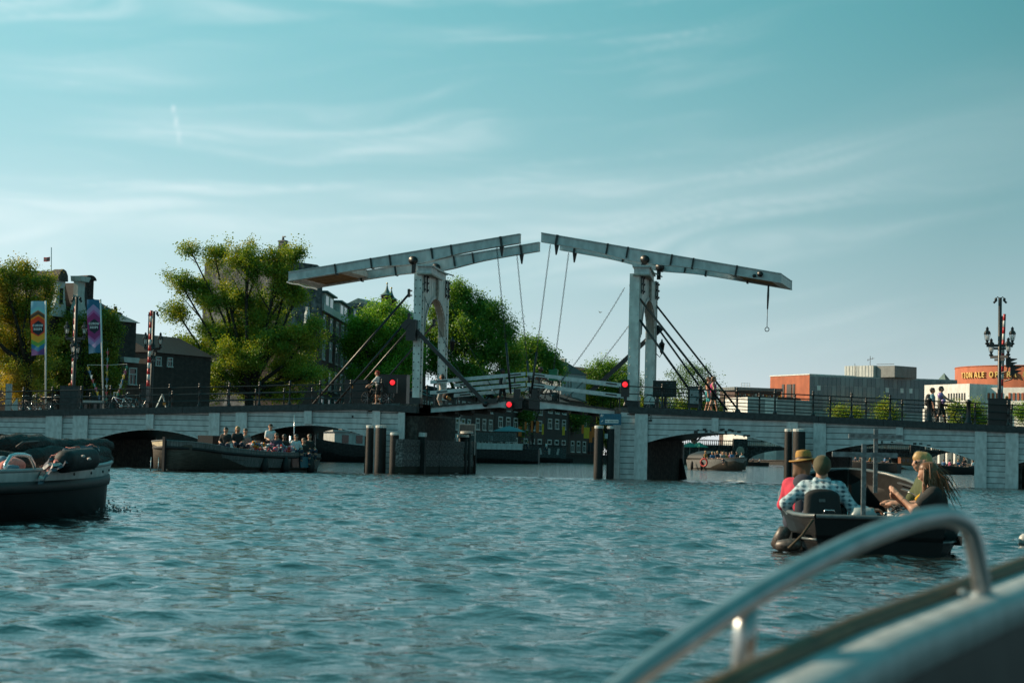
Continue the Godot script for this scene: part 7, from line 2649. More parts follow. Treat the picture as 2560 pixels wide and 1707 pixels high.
func make_quay_life(tops: Array, hairs: Array, white: Material, teal: Material):
	small_figure("man in a white shirt walking on the quay below the bridge's middle", up_at(seen(1366, 1100, 300), 1.45), 1.2, "walking", skin_tone(0), tops[0], hairs[0], "")
	small_figure("man leaning over the quay edge left of the walking man", up_at(seen(1320, 1100, 296), 1.45), 1.6, "walking", skin_tone(1), tops[6], hairs[2], "")
	var orange := worn("banner_orange", Color(0.62, 0.14, 0.02), 0.7, "soft", 1.0)
	var yellow := worn("banner_yellow", Color(0.62, 0.38, 0.02), 0.7, "soft", 1.0)
	var i := 0
	for q in [[1300, 1078, 0.5, 1.5, 0], [1314, 1064, 0.3, 1.2, 0], [1330, 1066, 0.32, 1.7, 0], [1344, 1067, 0.45, 1.8, 0], [1357, 1073, 0.3, 1.6, 1], [1409, 1077, 0.4, 1.3, 1], [1457, 1073, 0.35, 1.3, 0], [1467, 1082, 0.9, 1.7, 1], [1477, 1092, 0.45, 1.7, 0], [1484, 1080, 0.6, 1.6, 0]]:
		var p := seen(q[0], q[1], 305)
		var o := thing("street_banner", ["orange lantern like banner nearest the parasol", "thin orange banner second from the parasol", "narrow orange banner third from the parasol", "bright orange banner left of the walking man", "slim yellow banner just left of the walking man", "yellow banner right of the walking man", "orange banner left of the yellow board near the sign", "broad yellow board near the blue sign", "low orange banner beside the yellow board", "orange banner nearest the blue sign's bollards"][i], "banner", up_at(p, 1.45), 0.1, "orange and yellow banners on the left quay")
		var h := p.y - 1.45
		var sh := Shape.new()
		sh.box(Vector3(0, h, 0), Vector3(q[2], q[3], 0.08))
		obj("cloth", sh, orange if q[4] == 0 else yellow, o)
		sh = Shape.new()
		sh.tube([Vector3(0, 0, 0), Vector3(0, h + q[3] / 2, -0.06)], 0.04, 5)
		obj("pole", sh, M.iron, o)
		i += 1
	for q in [[1725, 1112, "green parasol left of the tour boat, on the quay by the stone bridge"], [1748, 1112, "second green parasol nearer the stone bridge"]]:
		var o := thing("parasol", q[2], "parasol", up_at(seen(q[0], 1112, 400), 1.45))
		var h := seen(q[0], 1118, 400).y - 1.45
		var sh := Shape.new()
		sh.lathe([[1.9, h], [1.85, h + 0.1], [0.1, h + 1.0]], Vector3.ZERO, 4)
		obj("canopy", sh, worn("parasol_green", Color(0.02, 0.24, 0.17), 0.7, "soft", 1.0), o)
		sh = Shape.new()
		sh.tube([Vector3(0, 0, 0), Vector3(0, h + 0.9, 0)], 0.06, 5)
		obj("pole", sh, white, o)

# ---------- everything that stands on the bridge or in the water beside it
func on_deck(px: float, py: float, v: float) -> Vector3:   # the world place on the deck under a pixel column
	var p := L(px, py, v)
	return bridge_at * Vector3(p.x, deck_y(p.x - SKEW * v) - 0.03, p.z)

func pile(label: String, px: float, top: float, w: float, v: float, group := "", lean := 0.0):
	var p := L(px, top, v)
	var at := bridge_at * Vector3(p.x, 0, p.z)
	var o := thing("mooring_pile", label, "pile", at, 0.0, group)
	var r := w / 2.0 * 0.0201 * (99.4 / 100.0)
	var sh := Shape.new()
	sh.soft().lathe([[r * 1.08, -1.2], [r * 1.04, 0.4], [r, p.y - 0.2], [r * 0.97, p.y - 0.13]], Vector3.ZERO, 14)
	obj("shaft", sh, M.pile_black, o)
	sh = Shape.new()
	sh.lathe([[r * 1.03, p.y - 0.13], [r * 1.03, p.y - 0.015], [r * 0.9, p.y]], Vector3.ZERO, 14)
	obj("cap", sh, M.cap_white, o)
	if lean != 0.0:
		o.rotation.z = lean

func lantern(o: Node3D, p: Vector3, s := 1.0):
	var n := Node3D.new()
	n.name = "lantern"
	o.add_child(n, true)
	n.position = p
	var sh := Shape.new()
	sh.lathe([[0.03, -0.05], [0.11, 0.0], [0.11, 0.05], [0.05, 0.1], [0.09, 0.2]], Vector3.ZERO, 6, Basis().scaled(Vector3.ONE * s))
	for k in 6:
		var a := TAU * k / 6
		sh.beam(Vector3(cos(a) * 0.1, 0.2, sin(a) * 0.1) * s, Vector3(cos(a) * 0.155, 0.5, sin(a) * 0.155) * s, 0.018 * s, 0.018 * s)
	sh.lathe([[0.17, 0.5], [0.175, 0.56], [0.13, 0.66], [0.07, 0.7], [0.075, 0.82], [0.02, 0.88], [0.0, 0.92]], Vector3.ZERO, 6, Basis().scaled(Vector3.ONE * s))
	obj("housing", sh, M.iron, n)
	sh = Shape.new()
	sh.lathe([[0.085, 0.2], [0.14, 0.5]], Vector3.ZERO, 6, Basis().scaled(Vector3.ONE * s))
	obj("lamp_glass", sh, M.lamp_glass, n)
	sh = Shape.new()
	sh.soft().lathe([[0.02, 0.2], [0.045, 0.3], [0.03, 0.42], [0.0, 0.45]], Vector3.ZERO, 8, Basis().scaled(Vector3.ONE * s))
	obj("bulb", sh, M.bulb_white, n)

func camera_dome(sh: Shape, p: Vector3, side: float):
	sh.soft().tube([p, p + Vector3(side * 0.12, 0.1, 0), p + Vector3(side * 0.2, 0.0, 0)], 0.025, 5)
	sh.ball(p + Vector3(side * 0.2, -0.02, 0), Vector3(0.07, 0.08, 0.07), 8, 5)
	sh.beam(p + Vector3(side * 0.16, -0.05, 0.0), p + Vector3(side * 0.3, -0.2, 0.05), 0.07, 0.09)

func lamp_post(label: String, px: float, base: float, top: float, v: float, arms: Array):
	var p := L(px, base, v)
	var at := bridge_at * Vector3(p.x, deck_y(p.x - SKEW * v), p.z)
	var o := thing("street_lamp", label, "street lamp", at, bridge_at.basis.get_euler().y, "black lantern posts on the bridge")
	var h := L(px, top, v).y - deck_y(p.x - SKEW * v)
	var sh := Shape.new()
	sh.soft().lathe([[0.12, 0], [0.09, 0.6], [0.085, h]], Vector3.ZERO, 10)
	obj("column", sh, M.iron, o)
	sh = Shape.new()
	camera_dome(sh, Vector3(0, h - 0.06, 0), 1.0)
	camera_dome(sh, Vector3(0, h - 0.06, 0), -1.0)
	obj("camera", sh, M.iron, o)
	for a in arms:   # [height pixel, reach, direction in the plan]
		var y := L(px, a[0], v).y - deck_y(p.x - SKEW * v)
		var d := Vector3(cos(a[2]), 0, sin(a[2]))
		sh = Shape.new()
		sh.beam(d * -a[1] + Vector3(0, y, 0), d * a[1] + Vector3(0, y, 0), 0.09, 0.13)
		sh.beam(d * -0.3 + Vector3(0, y - 0.14, 0), d * 0.3 + Vector3(0, y - 0.14, 0), 0.06, 0.1)
		obj("arm", sh, M.iron, o)
		for s in [-1.0, 1.0]:
			lantern(o, d * a[1] * s * 0.95 + Vector3(0, y + 0.07, 0), 0.95)
	return o

func barrier(label: String, x0: float, y0: float, x1: float, y1: float, v: float):
	var a := L(x0, y0, v)
	var b := L(x1, y1, v)
	var o := thing("barrier_pole", label, "barrier", bridge_at * a, bridge_at.basis.get_euler().y, "raised red and white barrier poles")
	var d := b - a
	var n := 13
	for k in n:
		var sh := Shape.new()
		sh.soft().tube([d * (k / float(n)), d * ((k + 1.0) / n)], 0.085 - 0.02 * k / n, 10)
		obj("stripe", sh, M.barrier_red if k % 2 == 0 else M.barrier_white, o)
	var arm := Shape.new()
	arm.beam(d * 0.0 + Vector3(-0.1, 0, -0.15), d * 0.98 + Vector3(-0.13, 0, -0.15), 0.08, 0.13, Vector3(1, 0, 0))
	obj("back_channel", arm, M.iron, o)

func signal_light(label: String, px: float, py: float, v: float, w: float, h: float, foot := true, turn := 0.0):
	var p := bridge_at * L(px, py, v)
	var o := thing("signal_light", label, "signal", p, bridge_at.basis.get_euler().y + turn, "red signal lights on the bridge")
	var sh := Shape.new()
	sh.box(Vector3(0, -h * 0.22, -0.12), Vector3(w, h, 0.2))
	sh.soft().tube([Vector3(0, 0, -0.05), Vector3(0, 0.0, 0.06)], 0.19, 16, false)
	if foot:
		sh.flat().box(Vector3(0, -h * 0.7, -0.12), Vector3(0.12, h * 0.6, 0.12))
	obj("housing", sh, M.iron, o)
	sh = Shape.new()
	sh.soft().ball(Vector3(0, 0, 0.03), Vector3(0.135, 0.135, 0.05), 14, 8)
	obj("red_lens", sh, M.red_glow, o)
	var l := OmniLight3D.new()
	l.name = "lens_light"
	l.light_color = Color(1.0, 0.1, 0.08)
	l.light_energy = 0.008
	l.light_size = 0.1
	l.omni_range = 30.0
	l.omni_attenuation = 2.0
	l.shadow_enabled = true
	l.position = Vector3(0, 0, 0.14)
	o.add_child(l)

func bicycle(label: String, at: Vector3, turn: float, m: Material, group := "bicycles on the bridge") -> Node3D:   # heads to -z, stands on its wheels
	if mini_.has("bicycle"):
		var r := dup(mini_.bicycle, at, turn, label, group)
		for c in r.get_children():
			if String(c.name).begins_with("frame"):
				c.material_override = m
		return r
	var o := thing("bicycle", label, "bicycle", at, turn, group)
	for z in [-0.55, 0.55]:
		var w := Shape.new()
		w.soft().torus(Vector3(0, 0.35, z), Vector3(1, 0, 0), 0.335, 0.02, 22, 6)
		var wo := obj("wheel", w, paint("tyre", Color(0.015, 0.015, 0.015), 0.8), o)
		var s := Shape.new()
		for k in 12:
			var a := TAU * k / 12
			s.tube([Vector3(0, 0.35, z), Vector3(0, 0.35 + sin(a) * 0.32, z + cos(a) * 0.32)], 0.003, 3, false)
		s.tube([Vector3(-0.04, 0.35, z), Vector3(0.04, 0.35, z)], 0.025, 6)
		obj("spokes", s, M.steel, wo)
	var f := Shape.new()
	var bb := Vector3(0, 0.3, 0.08)
	var seat := Vector3(0, 0.78, 0.22)
	var headt := Vector3(0, 0.82, -0.36)
	f.soft()
	for e in [[bb, seat], [bb, headt], [seat - Vector3(0, 0.1, 0), headt], [bb, Vector3(0, 0.35, 0.55)], [seat - Vector3(0, 0.1, 0), Vector3(0, 0.35, 0.55)], [headt + Vector3(0, 0.15, 0.04), Vector3(0, 0.35, -0.55)]]:
		f.tube([e[0], e[1]], 0.018, 6)
	f.tube([Vector3(0, 0.75, 0.4), Vector3(0, 0.75, 0.75)], 0.012, 5)
	f.tube([Vector3(0, 0.75, 0.7), Vector3(0, 0.36, 0.56)], 0.01, 5)
	obj("frame", f, m, o)
	var sd := Shape.new()
	sd.soft().ball(seat + Vector3(0, 0.13, 0.03), Vector3(0.09, 0.045, 0.14), 10, 6)
	sd.tube([seat, seat + Vector3(0, 0.1, 0)], 0.014, 6)
	obj("saddle", sd, M.tyre, o)
	var hb := Shape.new()
	hb.soft().tube([Vector3(-0.28, 1.05, -0.18), Vector3(-0.18, 1.06, -0.3), Vector3(0, 1.02, -0.36), Vector3(0.18, 1.06, -0.3), Vector3(0.28, 1.05, -0.18)], 0.013, 6)
	hb.tube([Vector3(0, 0.95, -0.33), Vector3(0, 1.03, -0.36)], 0.014, 6)
	obj("handlebar", hb, M.steel, o)
	var cr := Shape.new()
	cr.soft().tube([bb + Vector3(-0.06, 0, 0), bb + Vector3(0.06, 0, 0)], 0.08, 12)
	cr.beam(bb + Vector3(0.08, 0, 0), bb + Vector3(0.08, -0.15, 0.08), 0.02, 0.02)
	cr.beam(bb + Vector3(-0.08, 0, 0), bb + Vector3(-0.08, 0.15, -0.08), 0.02, 0.02)
	obj("crank", cr, M.steel, o)
	mini_.bicycle = o
	return o

func pride_banner(label: String, top: Vector3, foot: Vector3, v: float, w: float, h: float, kind: int):
	var a := bridge_at * foot
	var o := thing("banner_pole", label, "banner", a, bridge_at.basis.get_euler().y, "banner poles at the left end of the bridge")
	var d := top - foot
	var sh := Shape.new()
	sh.soft().tube([Vector3.ZERO, d], 0.05, 8)
	obj("pole", sh, paint("pole_white", Color(0.55, 0.57, 0.58), 0.4), o)
	var im := Image.create(64, 224, false, Image.FORMAT_RGB8)
	for y in 224:
		for x in 64:
			var u := (x + 0.5) / 64.0 - 0.5
			var t := (y + 0.5) / 224.0
			var c: Color
			var ch := absf(u) * 0.16   # chevrons
			if kind == 0:
				var s := t - ch if t < 0.5 else t + ch
				c = Color(0.20, 0.46, 0.56)
				if t < 0.5:
					c = Color(0.25, 0.48, 0.62) if s < 0.10 else Color(0.10, 0.06, 0.04) if s > 0.19 and s < 0.25 else Color(0.22, 0.55, 0.6)
					if s >= 0.17 and s < 0.19: c = Color(0.42, 0.18, 0.1)
					if s >= 0.25: c = Color(0.75, 0.24, 0.02)
					if s >= 0.28: c = Color(0.72, 0.06, 0.02)
				else:
					c = Color(0.72, 0.06, 0.02)
					if s > 0.66: c = Color(0.75, 0.34, 0.03)
					if s > 0.78: c = Color(0.14, 0.34, 0.06)
					if s > 0.86: c = Color(0.02, 0.17, 0.34)
					if s > 0.94: c = Color(0.12, 0.05, 0.2)
			else:
				var s := absf(t - 0.5) - (0.5 - absf(u)) * 0.22
				c = Color(0.24, 0.03, 0.16) if s < 0.15 else Color(0.3, 0.24, 0.46) if s < 0.30 else Color(0.02, 0.13, 0.25)
				if s >= 0.15 and s < 0.2 : c = Color(0.34, 0.12, 0.34)
			var hx := maxf(absf(u) * 1.06 + 0.0, absf(u) * 0.53 + absf(t - (0.5 if kind == 0 else 0.5)) * 3.5 * 0.92 * 0.9)
			if hx < 0.40:
				c = Color(0.012, 0.025, 0.04)
			im.set_pixel(x, y, c.linear_to_srgb())
	var m := paint("banner_print_%d" % kind, Color.WHITE, 0.8)
	m.albedo_texture = ImageTexture.create_from_image(im)
	m.backlight_enabled = true
	m.backlight = Color(0.5, 0.5, 0.5)
	var st := SurfaceTool.new()
	st.begin(Mesh.PRIMITIVE_TRIANGLES)
	var n := 14
	for j in n:
		for i in 6:
			for q in [[0, 0], [0, 1], [1, 1], [0, 0], [1, 1], [1, 0]]:
				var u = (i + q[0]) / 6.0
				var t = (j + q[1]) / float(n)
				st.set_uv(Vector2(u, t))
				st.set_smooth_group(0)
				st.add_vertex(d * (1.0 - t * h / d.length() - 0.005) + Vector3(-w * (1.0 - u) - 0.04, 0.02 * sin(u * 3.0) - 0.06 * (1.0 - u) * t, 0.06 * sin(u * 4.0 + t * 5.0) * (1.0 - u)))
	st.generate_normals()
	obj("cloth", st.commit(), m, o)
	var font := SystemFont.new()
	font.font_names = PackedStringArray(["Droid Sans"])
	font.font_weight = 700
	for l in [["WORLD", 0.105], ["PRIDE", -0.105]]:
		var t := TextMesh.new()
		t.text = l[0]
		t.font = font
		t.font_size = 32
		t.pixel_size = 0.0056
		t.depth = 0.01
		var tx := obj("print_text", t, paint("print_white", Color(0.62, 0.66, 0.68), 0.7), o)
		tx.position = d * (1.0 - 0.5 * h / d.length()) + Vector3(-w * 0.53, l[1], 0.085)
		tx.scale = Vector3(-1, 1, 1)

func make_street():
	worn("pile_black", Color(0.016, 0.017, 0.017), 0.7, "grime", 0.6, "rough", 0.8)
	worn("cap_white", Color(0.62, 0.63, 0.61), 0.5, "soft", 0.5)
	paint("lamp_glass", Color(0.75, 0.8, 0.8), 0.1).transparency = BaseMaterial3D.TRANSPARENCY_ALPHA
	M.lamp_glass.albedo_color.a = 0.25
	worn("barrier_red", Color(0.50, 0.02, 0.025), 0.45, "soft", 0.4)
	worn("barrier_white", Color(0.60, 0.62, 0.62), 0.45, "soft", 0.4)
	glow("red_glow", Color(0.9, 0.02, 0.03), 1.1)
	var timber: Material = worn("fender_timber", Color(0.26, 0.245, 0.245), 0.85, "grime", 0.9, "rough", 0.8)
	var tim2: Material = worn("fender_timber_b", Color(0.21, 0.20, 0.20), 0.85, "grime", 0.7, "rough", 0.8)
	var algae: Material = worn("algae", Color(0.022, 0.024, 0.012), 0.8, "grime", 0.4)
	# mooring piles
	pile("tall black pile with white cap, leftmost of the pair in front of the left abutment", 925, 1063, 19, -0.6)
	pile("thicker tall black pile with white cap beside the timber guide wall", 952.5, 1063, 27, -0.9)
	pile("shorter black pile with white cap at the front of the timber guide wall", 986.5, 1081, 22, -1.4)
	pile("black pile with white cap under the left edge of the blue sign", 1498, 1064, 22, -0.8)
	pile("black pile with white cap under the right half of the blue sign", 1527.5, 1065, 18, -0.6)
	pile("black pile with white cap in front of the pier between the right arches, left one", 1972, 1072, 18, -0.6)
	pile("black pile with white cap behind the olive cap, right one of its pair", 1999, 1072, 30, -0.9)
	var lp := thing("leaning_pile", "dark timber pile leaning against the back of the right pier", "pile", bridge_at * Vector3(L(1713, 1192, 6.0).x, -0.3, -6.3))
	var sh := Shape.new()
	sh.soft().tube([Vector3(0.1, -0.6, 0), Vector3(-0.32, 1.35, 0)], [0.2, 0.14], 10)
	obj("shaft", sh, M.pile_black, lp)
	# timber guide wall along the passage
	var gw := thing("guide_wall", "weathered timber guide wall of stacked beams along the open passage", "wall")
	gw.transform = bridge_at
	for k in 5:
		for j in 2:
			var y := 0.02 + k * 0.34
			var v0 := -2.3 + j * 5.9
			var v1 := v0 + 5.86
			var c := []
			for i in 8:
				var v := v0 if i & 4 else v1
				c.append(Vector3(-4.93 + 0.088 * v + (0.0 if i & 1 else -0.35) + 0.02 * ((k * 7 + j) % 3 - 1), y + (0.33 if i & 2 else 0.0), -v))
			sh = Shape.new()
			sh.hexa(c)
			obj("beam", sh, [timber, tim2, timber, tim2, tim2][k] if k > 0 else algae, gw)
	sh = Shape.new()
	sh.box(Vector3(-4.93 + 0.088 * 9.6 - 0.1, 0.85, -9.65), Vector3(0.4, 1.75, 0.2))
	obj("end_post", sh, M.pile_black, gw)
	for q in [[1003, 1022], [1024, 1043], [1045, 1066]]:
		var p := L((q[0] + q[1]) / 2.0, 1081, 0.6)
		var cp := thing("guide_pile", ["square white capped post behind the timber guide wall, left of three", "square white capped post behind the timber guide wall, middle of three", "square white capped post behind the timber guide wall, right of three"][[1003, 1024, 1045].find(q[0])], "post", bridge_at * Vector3(p.x, 0, p.z), bridge_at.basis.get_euler().y, "capped posts behind the guide wall")
		sh = Shape.new()
		sh.box(Vector3(0, (p.y - 0.25) / 2, 0), Vector3(0.37, p.y - 0.22, 0.37))
		obj("shaft", sh, M.pile_black, cp)
		sh = Shape.new()
		sh.box(Vector3(0, p.y - 0.11, 0), Vector3(0.39, 0.21, 0.39))
		obj("cap", sh, M.cap_white, cp)
	for q in [[1167, 1078, 33, 8.6, "flat white round cap on the far end of the guide wall, upper one"], [1158, 1087, 30, 8.0, "flat white round cap on the far end of the guide wall, lower one"]]:
		var p := L(q[0], q[1], q[3])
		var cp := thing("guide_pile", q[4], "post", bridge_at * Vector3(p.x, 0, p.z), 0.0, "capped posts behind the guide wall")
		sh = Shape.new()
		sh.soft().lathe([[0.24, -1.0], [0.24, p.y - 0.13]], Vector3.ZERO, 12)
		obj("shaft", sh, M.pile_black, cp)
		sh = Shape.new()
		sh.lathe([[q[2] * 0.0107, p.y - 0.13], [q[2] * 0.0107, p.y - 0.01], [q[2] * 0.0095, p.y]], Vector3.ZERO, 16)
		obj("cap", sh, M.cap_white, cp)
	var gate := thing("notice_frame", "white framed grey board on a post at the end of the guide wall", "board", bridge_at * Vector3(L(1168, 1080, 9.2).x, 0, -9.2), bridge_at.basis.get_euler().y)
	var g0 := L(1168, 1060, 9.2).y
	sh = Shape.new()
	sh.box(Vector3(0, g0 - 0.02, 0), Vector3(0.92, 0.05, 0.06))
	sh.box(Vector3(0, g0 - 0.6, 0), Vector3(0.92, 0.05, 0.06))
	for x in [-0.44, 0.44]:
		sh.box(Vector3(x, (g0 if x > 0 else g0 + 0.6) / 2 + 0.5, 0), Vector3(0.05, (g0 if x > 0 else g0 + 0.6) - 1.0, 0.06))
	obj("frame", sh, M.cap_white, gate)
	sh = Shape.new()
	sh.box(Vector3(0, g0 - 0.31, 0), Vector3(0.84, 0.53, 0.03))
	obj("panel", sh, worn("gate_grey", Color(0.17, 0.18, 0.18), 0.6, "soft", 0.6), gate)
	# the blue sign
	var sp := L(1526.5, 1048, -0.7)
	var sg := thing("blue_sign", "blue sign with a telephone number on the corner of the right pier", "sign", bridge_at * sp, bridge_at.basis.get_euler().y)
	var blue := worn("sign_blue", Color(0.005, 0.12, 0.20), 0.45, "soft", 0.8)
	var wt := paint("sign_white", Color(0.7, 0.72, 0.72), 0.5)
	sh = Shape.new()
	sh.box(Vector3.ZERO, Vector3(1.07, 0.55, 0.05))
	obj("plate", sh, blue, sg)
	sh = Shape.new()
	sh.box(Vector3(0.07, -0.1, 0.028), Vector3(0.66, 0.16, 0.006))
	obj("number_field", sh, wt, sg)
	var font := SystemFont.new()
	font.font_names = PackedStringArray(["Droid Sans"])
	font.font_weight = 700
	var t := TextMesh.new()
	t.text = "06-29883105"
	t.font = font
	t.font_size = 32
	t.pixel_size = 0.0034
	t.depth = 0.004
	var tx := obj("number", t, paint("sign_ink", Color(0.02, 0.03, 0.035), 0.6), sg)
	tx.position = Vector3(0.07, -0.1, 0.035)
	sh = Shape.new()
	sh.soft().torus(Vector3(-0.42, 0.17, 0.03), Vector3(0, 0, 1), 0.045, 0.01, 14, 5)
	sh.flat().beam(Vector3(-0.46, -0.13, 0.03), Vector3(-0.36, -0.06, 0.03), 0.02, 0.03)
	sh.box(Vector3(-0.36, 0.19, 0.03), Vector3(0.03, 0.03, 0.01))
	obj("pictogram", sh, wt, sg)
	sh = Shape.new()
	for y in [-0.085, -0.115]:
		sh.box(Vector3(0.46, y, 0.028), Vector3(0.09, 0.012, 0.006))
	for x in 8:
		sh.box(Vector3(-0.38 + x * 0.05, 0.04, 0.028), Vector3(0.03, 0.012, 0.006))
	obj("small_print", sh, worn("sign_pale", Color(0.12, 0.3, 0.38), 0.5, "soft", 0.5), sg)
	sh = Shape.new()
	sh.box(Vector3(0.05, -0.75, -0.05), Vector3(0.12, 1.2, 0.08))
	obj("post", sh, M.iron, sg)
	for q in [[1516, 1090]]:
		var pl := thing("number_plate", "small pale plate fixed between the two piles under the blue sign", "plate", bridge_at * L(q[0], q[1], -0.8), bridge_at.basis.get_euler().y)
		sh = Shape.new()
		sh.box(Vector3.ZERO, Vector3(0.16, 0.24, 0.03))
		obj("plate", sh, worn("plate_pale", Color(0.3, 0.38, 0.38), 0.5, "soft", 0.5), pl)
	# lamp posts, barriers, cabinets
	lamp_post("tall black lantern post with cameras at the right end of the bridge", 2499, 1060, 744, 0.9, [[864, 0.62, 0.1], [892, 0.55, 0.75]])
	lamp_post("black lantern post between the two banners at the left end of the bridge", 181, 1022, 742, 1.4, [[846, 0.55, 0.1], [893, 0.5, 1.4]])
	lamp_post("black lantern post behind the raised barrier near the big tree", 376, 1010, 778, 6.0, [[872, 0.48, 0.1], [900, 0.4, 1.4]])
	barrier("raised red and white barrier pole beside the lantern post at right", 2504, 998, 2513, 785, 1.3)
	barrier("raised red and white barrier pole half hidden behind the left lantern post", 180, 966, 188, 765, 2.0)
	barrier("raised red and white barrier pole in front of the dark brick house at left", 369, 965, 377, 776, 5.2)
	for q in [[2499, 1062, 998, 52, 0.8, "black control cabinet at the foot of the right lantern post"], [176, 1024, 966, 50, 1.3, "black control cabinet with an orange beacon at the left lantern post"], [893, 1006, 951, 62, 2.6, "dark service booth with a small orange plate on the bridge by the left stays"], [980, 1004, 938, 84, 4.2, "dark equipment cabinet behind the cyclist and the red light"], [1580, 1015, 986, 30, 2.2, "low dark box beside the right portal"], [362, 1012, 960, 16, 6.2, "dark barrier housing on the far side of the left end"]]:
		var p := on_deck(q[0], q[1], q[4])
		var hh := L(q[0], q[2], q[4]).y - (bridge_at.affine_inverse() * p).y
		var cb := thing("control_cabinet", q[5], "cabinet", p, bridge_at.basis.get_euler().y, "cabinets on the bridge deck")
		var w: float = q[3] * 0.0201
		sh = Shape.new()
		sh.box(Vector3(0, hh / 2, 0), Vector3(w, hh, 0.7))
		sh.box(Vector3(0, hh + 0.015, 0), Vector3(w + 0.06, 0.03, 0.76))
		obj("body", sh, M.bridge_slate if q[0] == 176 else M.iron, cb)
		sh = Shape.new()
		sh.box(Vector3(w * 0.02, hh * 0.5, 0.353), Vector3(0.02, hh * 0.9, 0.012))
		sh.box(Vector3(-w * 0.1, hh * 0.82, 0.36), Vector3(0.09, 0.03, 0.02))
		obj("door_edge", sh, M.bridge_slate, cb)
		if q[0] == 176 or q[0] == 2499:
			sh = Shape.new()
			sh.soft().lathe([[0.07, 0], [0.07, 0.1], [0.0, 0.16]], Vector3(-0.1 if q[0] == 176 else 0.35, hh + 0.03, 0), 10)
			obj("beacon", sh, worn("beacon_orange", Color(0.6, 0.2, 0.02), 0.3, "soft", 0.5), cb)
		if q[0] == 893:
			sh = Shape.new()
			sh.box(Vector3(-0.23, hh - 0.35, 0.36), Vector3(0.14, 0.15, 0.03))
			obj("orange_plate", sh, M.beacon_orange, cb)
	signal_light("glowing red signal light on the bridge just right of the cyclist", 981, 956, 1.8, 0.44, 0.75)
	signal_light("glowing red signal light in front of the right portal's near post", 1563, 961, -0.12, 0.40, 0.85)
	signal_light("glowing red channel light hung below the middle of the bridge", 1273, 1011, 0.75, 0.30, 0.45, false)
	for q in [[2522, 905, 1.2], [2533, 925, 1.6]]:
		var p := bridge_at * L(q[0], q[1], q[2])
		var tl := thing("traffic_signal", "hooded black traffic signal facing right, %s of two on the right lantern post" % ("upper" if q[1] < 910 else "lower"), "signal", p, bridge_at.basis.get_euler().y, "hooded traffic signals on the right lantern post")
		sh = Shape.new()
		sh.box(Vector3(0, 0, 0), Vector3(0.22, 0.5, 0.25))
		for y in [0.08, -0.1]:
			sh.hexa([Vector3(0.1, y - 0.08, -0.1), Vector3(0.42, y + 0.06, -0.02), Vector3(0.1, y + 0.1, -0.1), Vector3(0.42, y + 0.09, -0.02), Vector3(0.1, y - 0.08, 0.1), Vector3(0.42, y + 0.06, 0.02), Vector3(0.1, y + 0.1, 0.1), Vector3(0.42, y + 0.09, 0.02)])
		sh.soft().tube([Vector3(0, -0.25, 0), Vector3(-0.05, -0.45, 0), Vector3(-0.4, -0.55, 0)], 0.04, 6)
		obj("housing", sh, M.iron, tl)
	# boards on the right railing
	var bd := thing("chalk_board", "dark notice board with faint white lettering on the railing right of the right portal", "board", bridge_at * L(1662, 972, 0.35), bridge_at.basis.get_euler().y)
	sh = Shape.new()
	sh.box(Vector3.ZERO, Vector3(1.16, 0.82, 0.06))
	obj("board", sh, worn("chalk_black", Color(0.016, 0.018, 0.018), 0.7, "soft", 0.5), bd)
	rng.seed = 6
	for r in 5:
		for k in 7:
			if rng.randf() < 0.75:
				sh = Shape.new()
				sh.box(Vector3(-0.36 + k * 0.12 + rng.randfn() * 0.01, 0.28 - r * 0.12, 0.033), Vector3(rng.randf_range(0.05, 0.11), 0.035, 0.006), Basis(Vector3(0, 0, 1), rng.randfn() * 0.15))
				obj("chalk_stroke", sh, worn("chalk", Color(0.12, 0.16, 0.18), 0.9, "grime", 0.2), bd)
	for x in [-0.35, 0.05]:
		sh = Shape.new()
		sh.box(Vector3(x, -0.7, -0.05), Vector3(0.14, 0.62, 0.1))
		obj("leg", sh, M.iron, bd)
	bd = thing("poster_stand", "black framed poster stand with a pale picture, leaning by the railing", "poster", bridge_at * L(1738, 992, 0.4), bridge_at.basis.get_euler().y)
	sh = Shape.new()
	sh.box(Vector3(0, 0, -0.02), Vector3(0.72, 1.05, 0.05))
	obj("frame", sh, M.iron, bd)
	sh = Shape.new()
	sh.box(Vector3(0, 0.02, 0.01), Vector3(0.5, 0.78, 0.02))
	var pic := obj("print", sh, worn("poster_pale", Color(0.30, 0.34, 0.35), 0.8, "soft", 0.8), bd)
	rng.seed = 41
	for k in 12:
		sh = Shape.new()
		sh.box(Vector3(rng.randf_range(-0.2, 0.2), rng.randf_range(-0.32, 0.36), 0.022), Vector3(rng.randf_range(0.04, 0.13), rng.randf_range(0.03, 0.1), 0.004), Basis(Vector3(0, 0, 1), rng.randf()))
		obj("print_mark", sh, [M.chalk_black, M.tour_hull, M.blue_panel][k % 3], pic)
	# banners, flags, bunting
	pride_banner("rainbow chevron banner on a white pole at the left end of the bridge", L(113, 752, 6.6), L(113, 1030, 6.6), 6.6, 0.84, 3.0, 0)
	pride_banner("purple chevron banner on a leaning white pole left of the bunting", L(250, 748, 6.2), L(258, 1030, 6.2), 6.2, 0.76, 2.95, 1)
	var bt := thing("bunting", "strings of small coloured flags hung in a triangle right of the purple banner", "bunting")
	bt.transform = bridge_at
	var cols := [M.cloth_pink, M.banner_yellow, M.cloth_blue, M.cloth_white, M.barrier_red, M.parasol_green]
	sh = Shape.new()
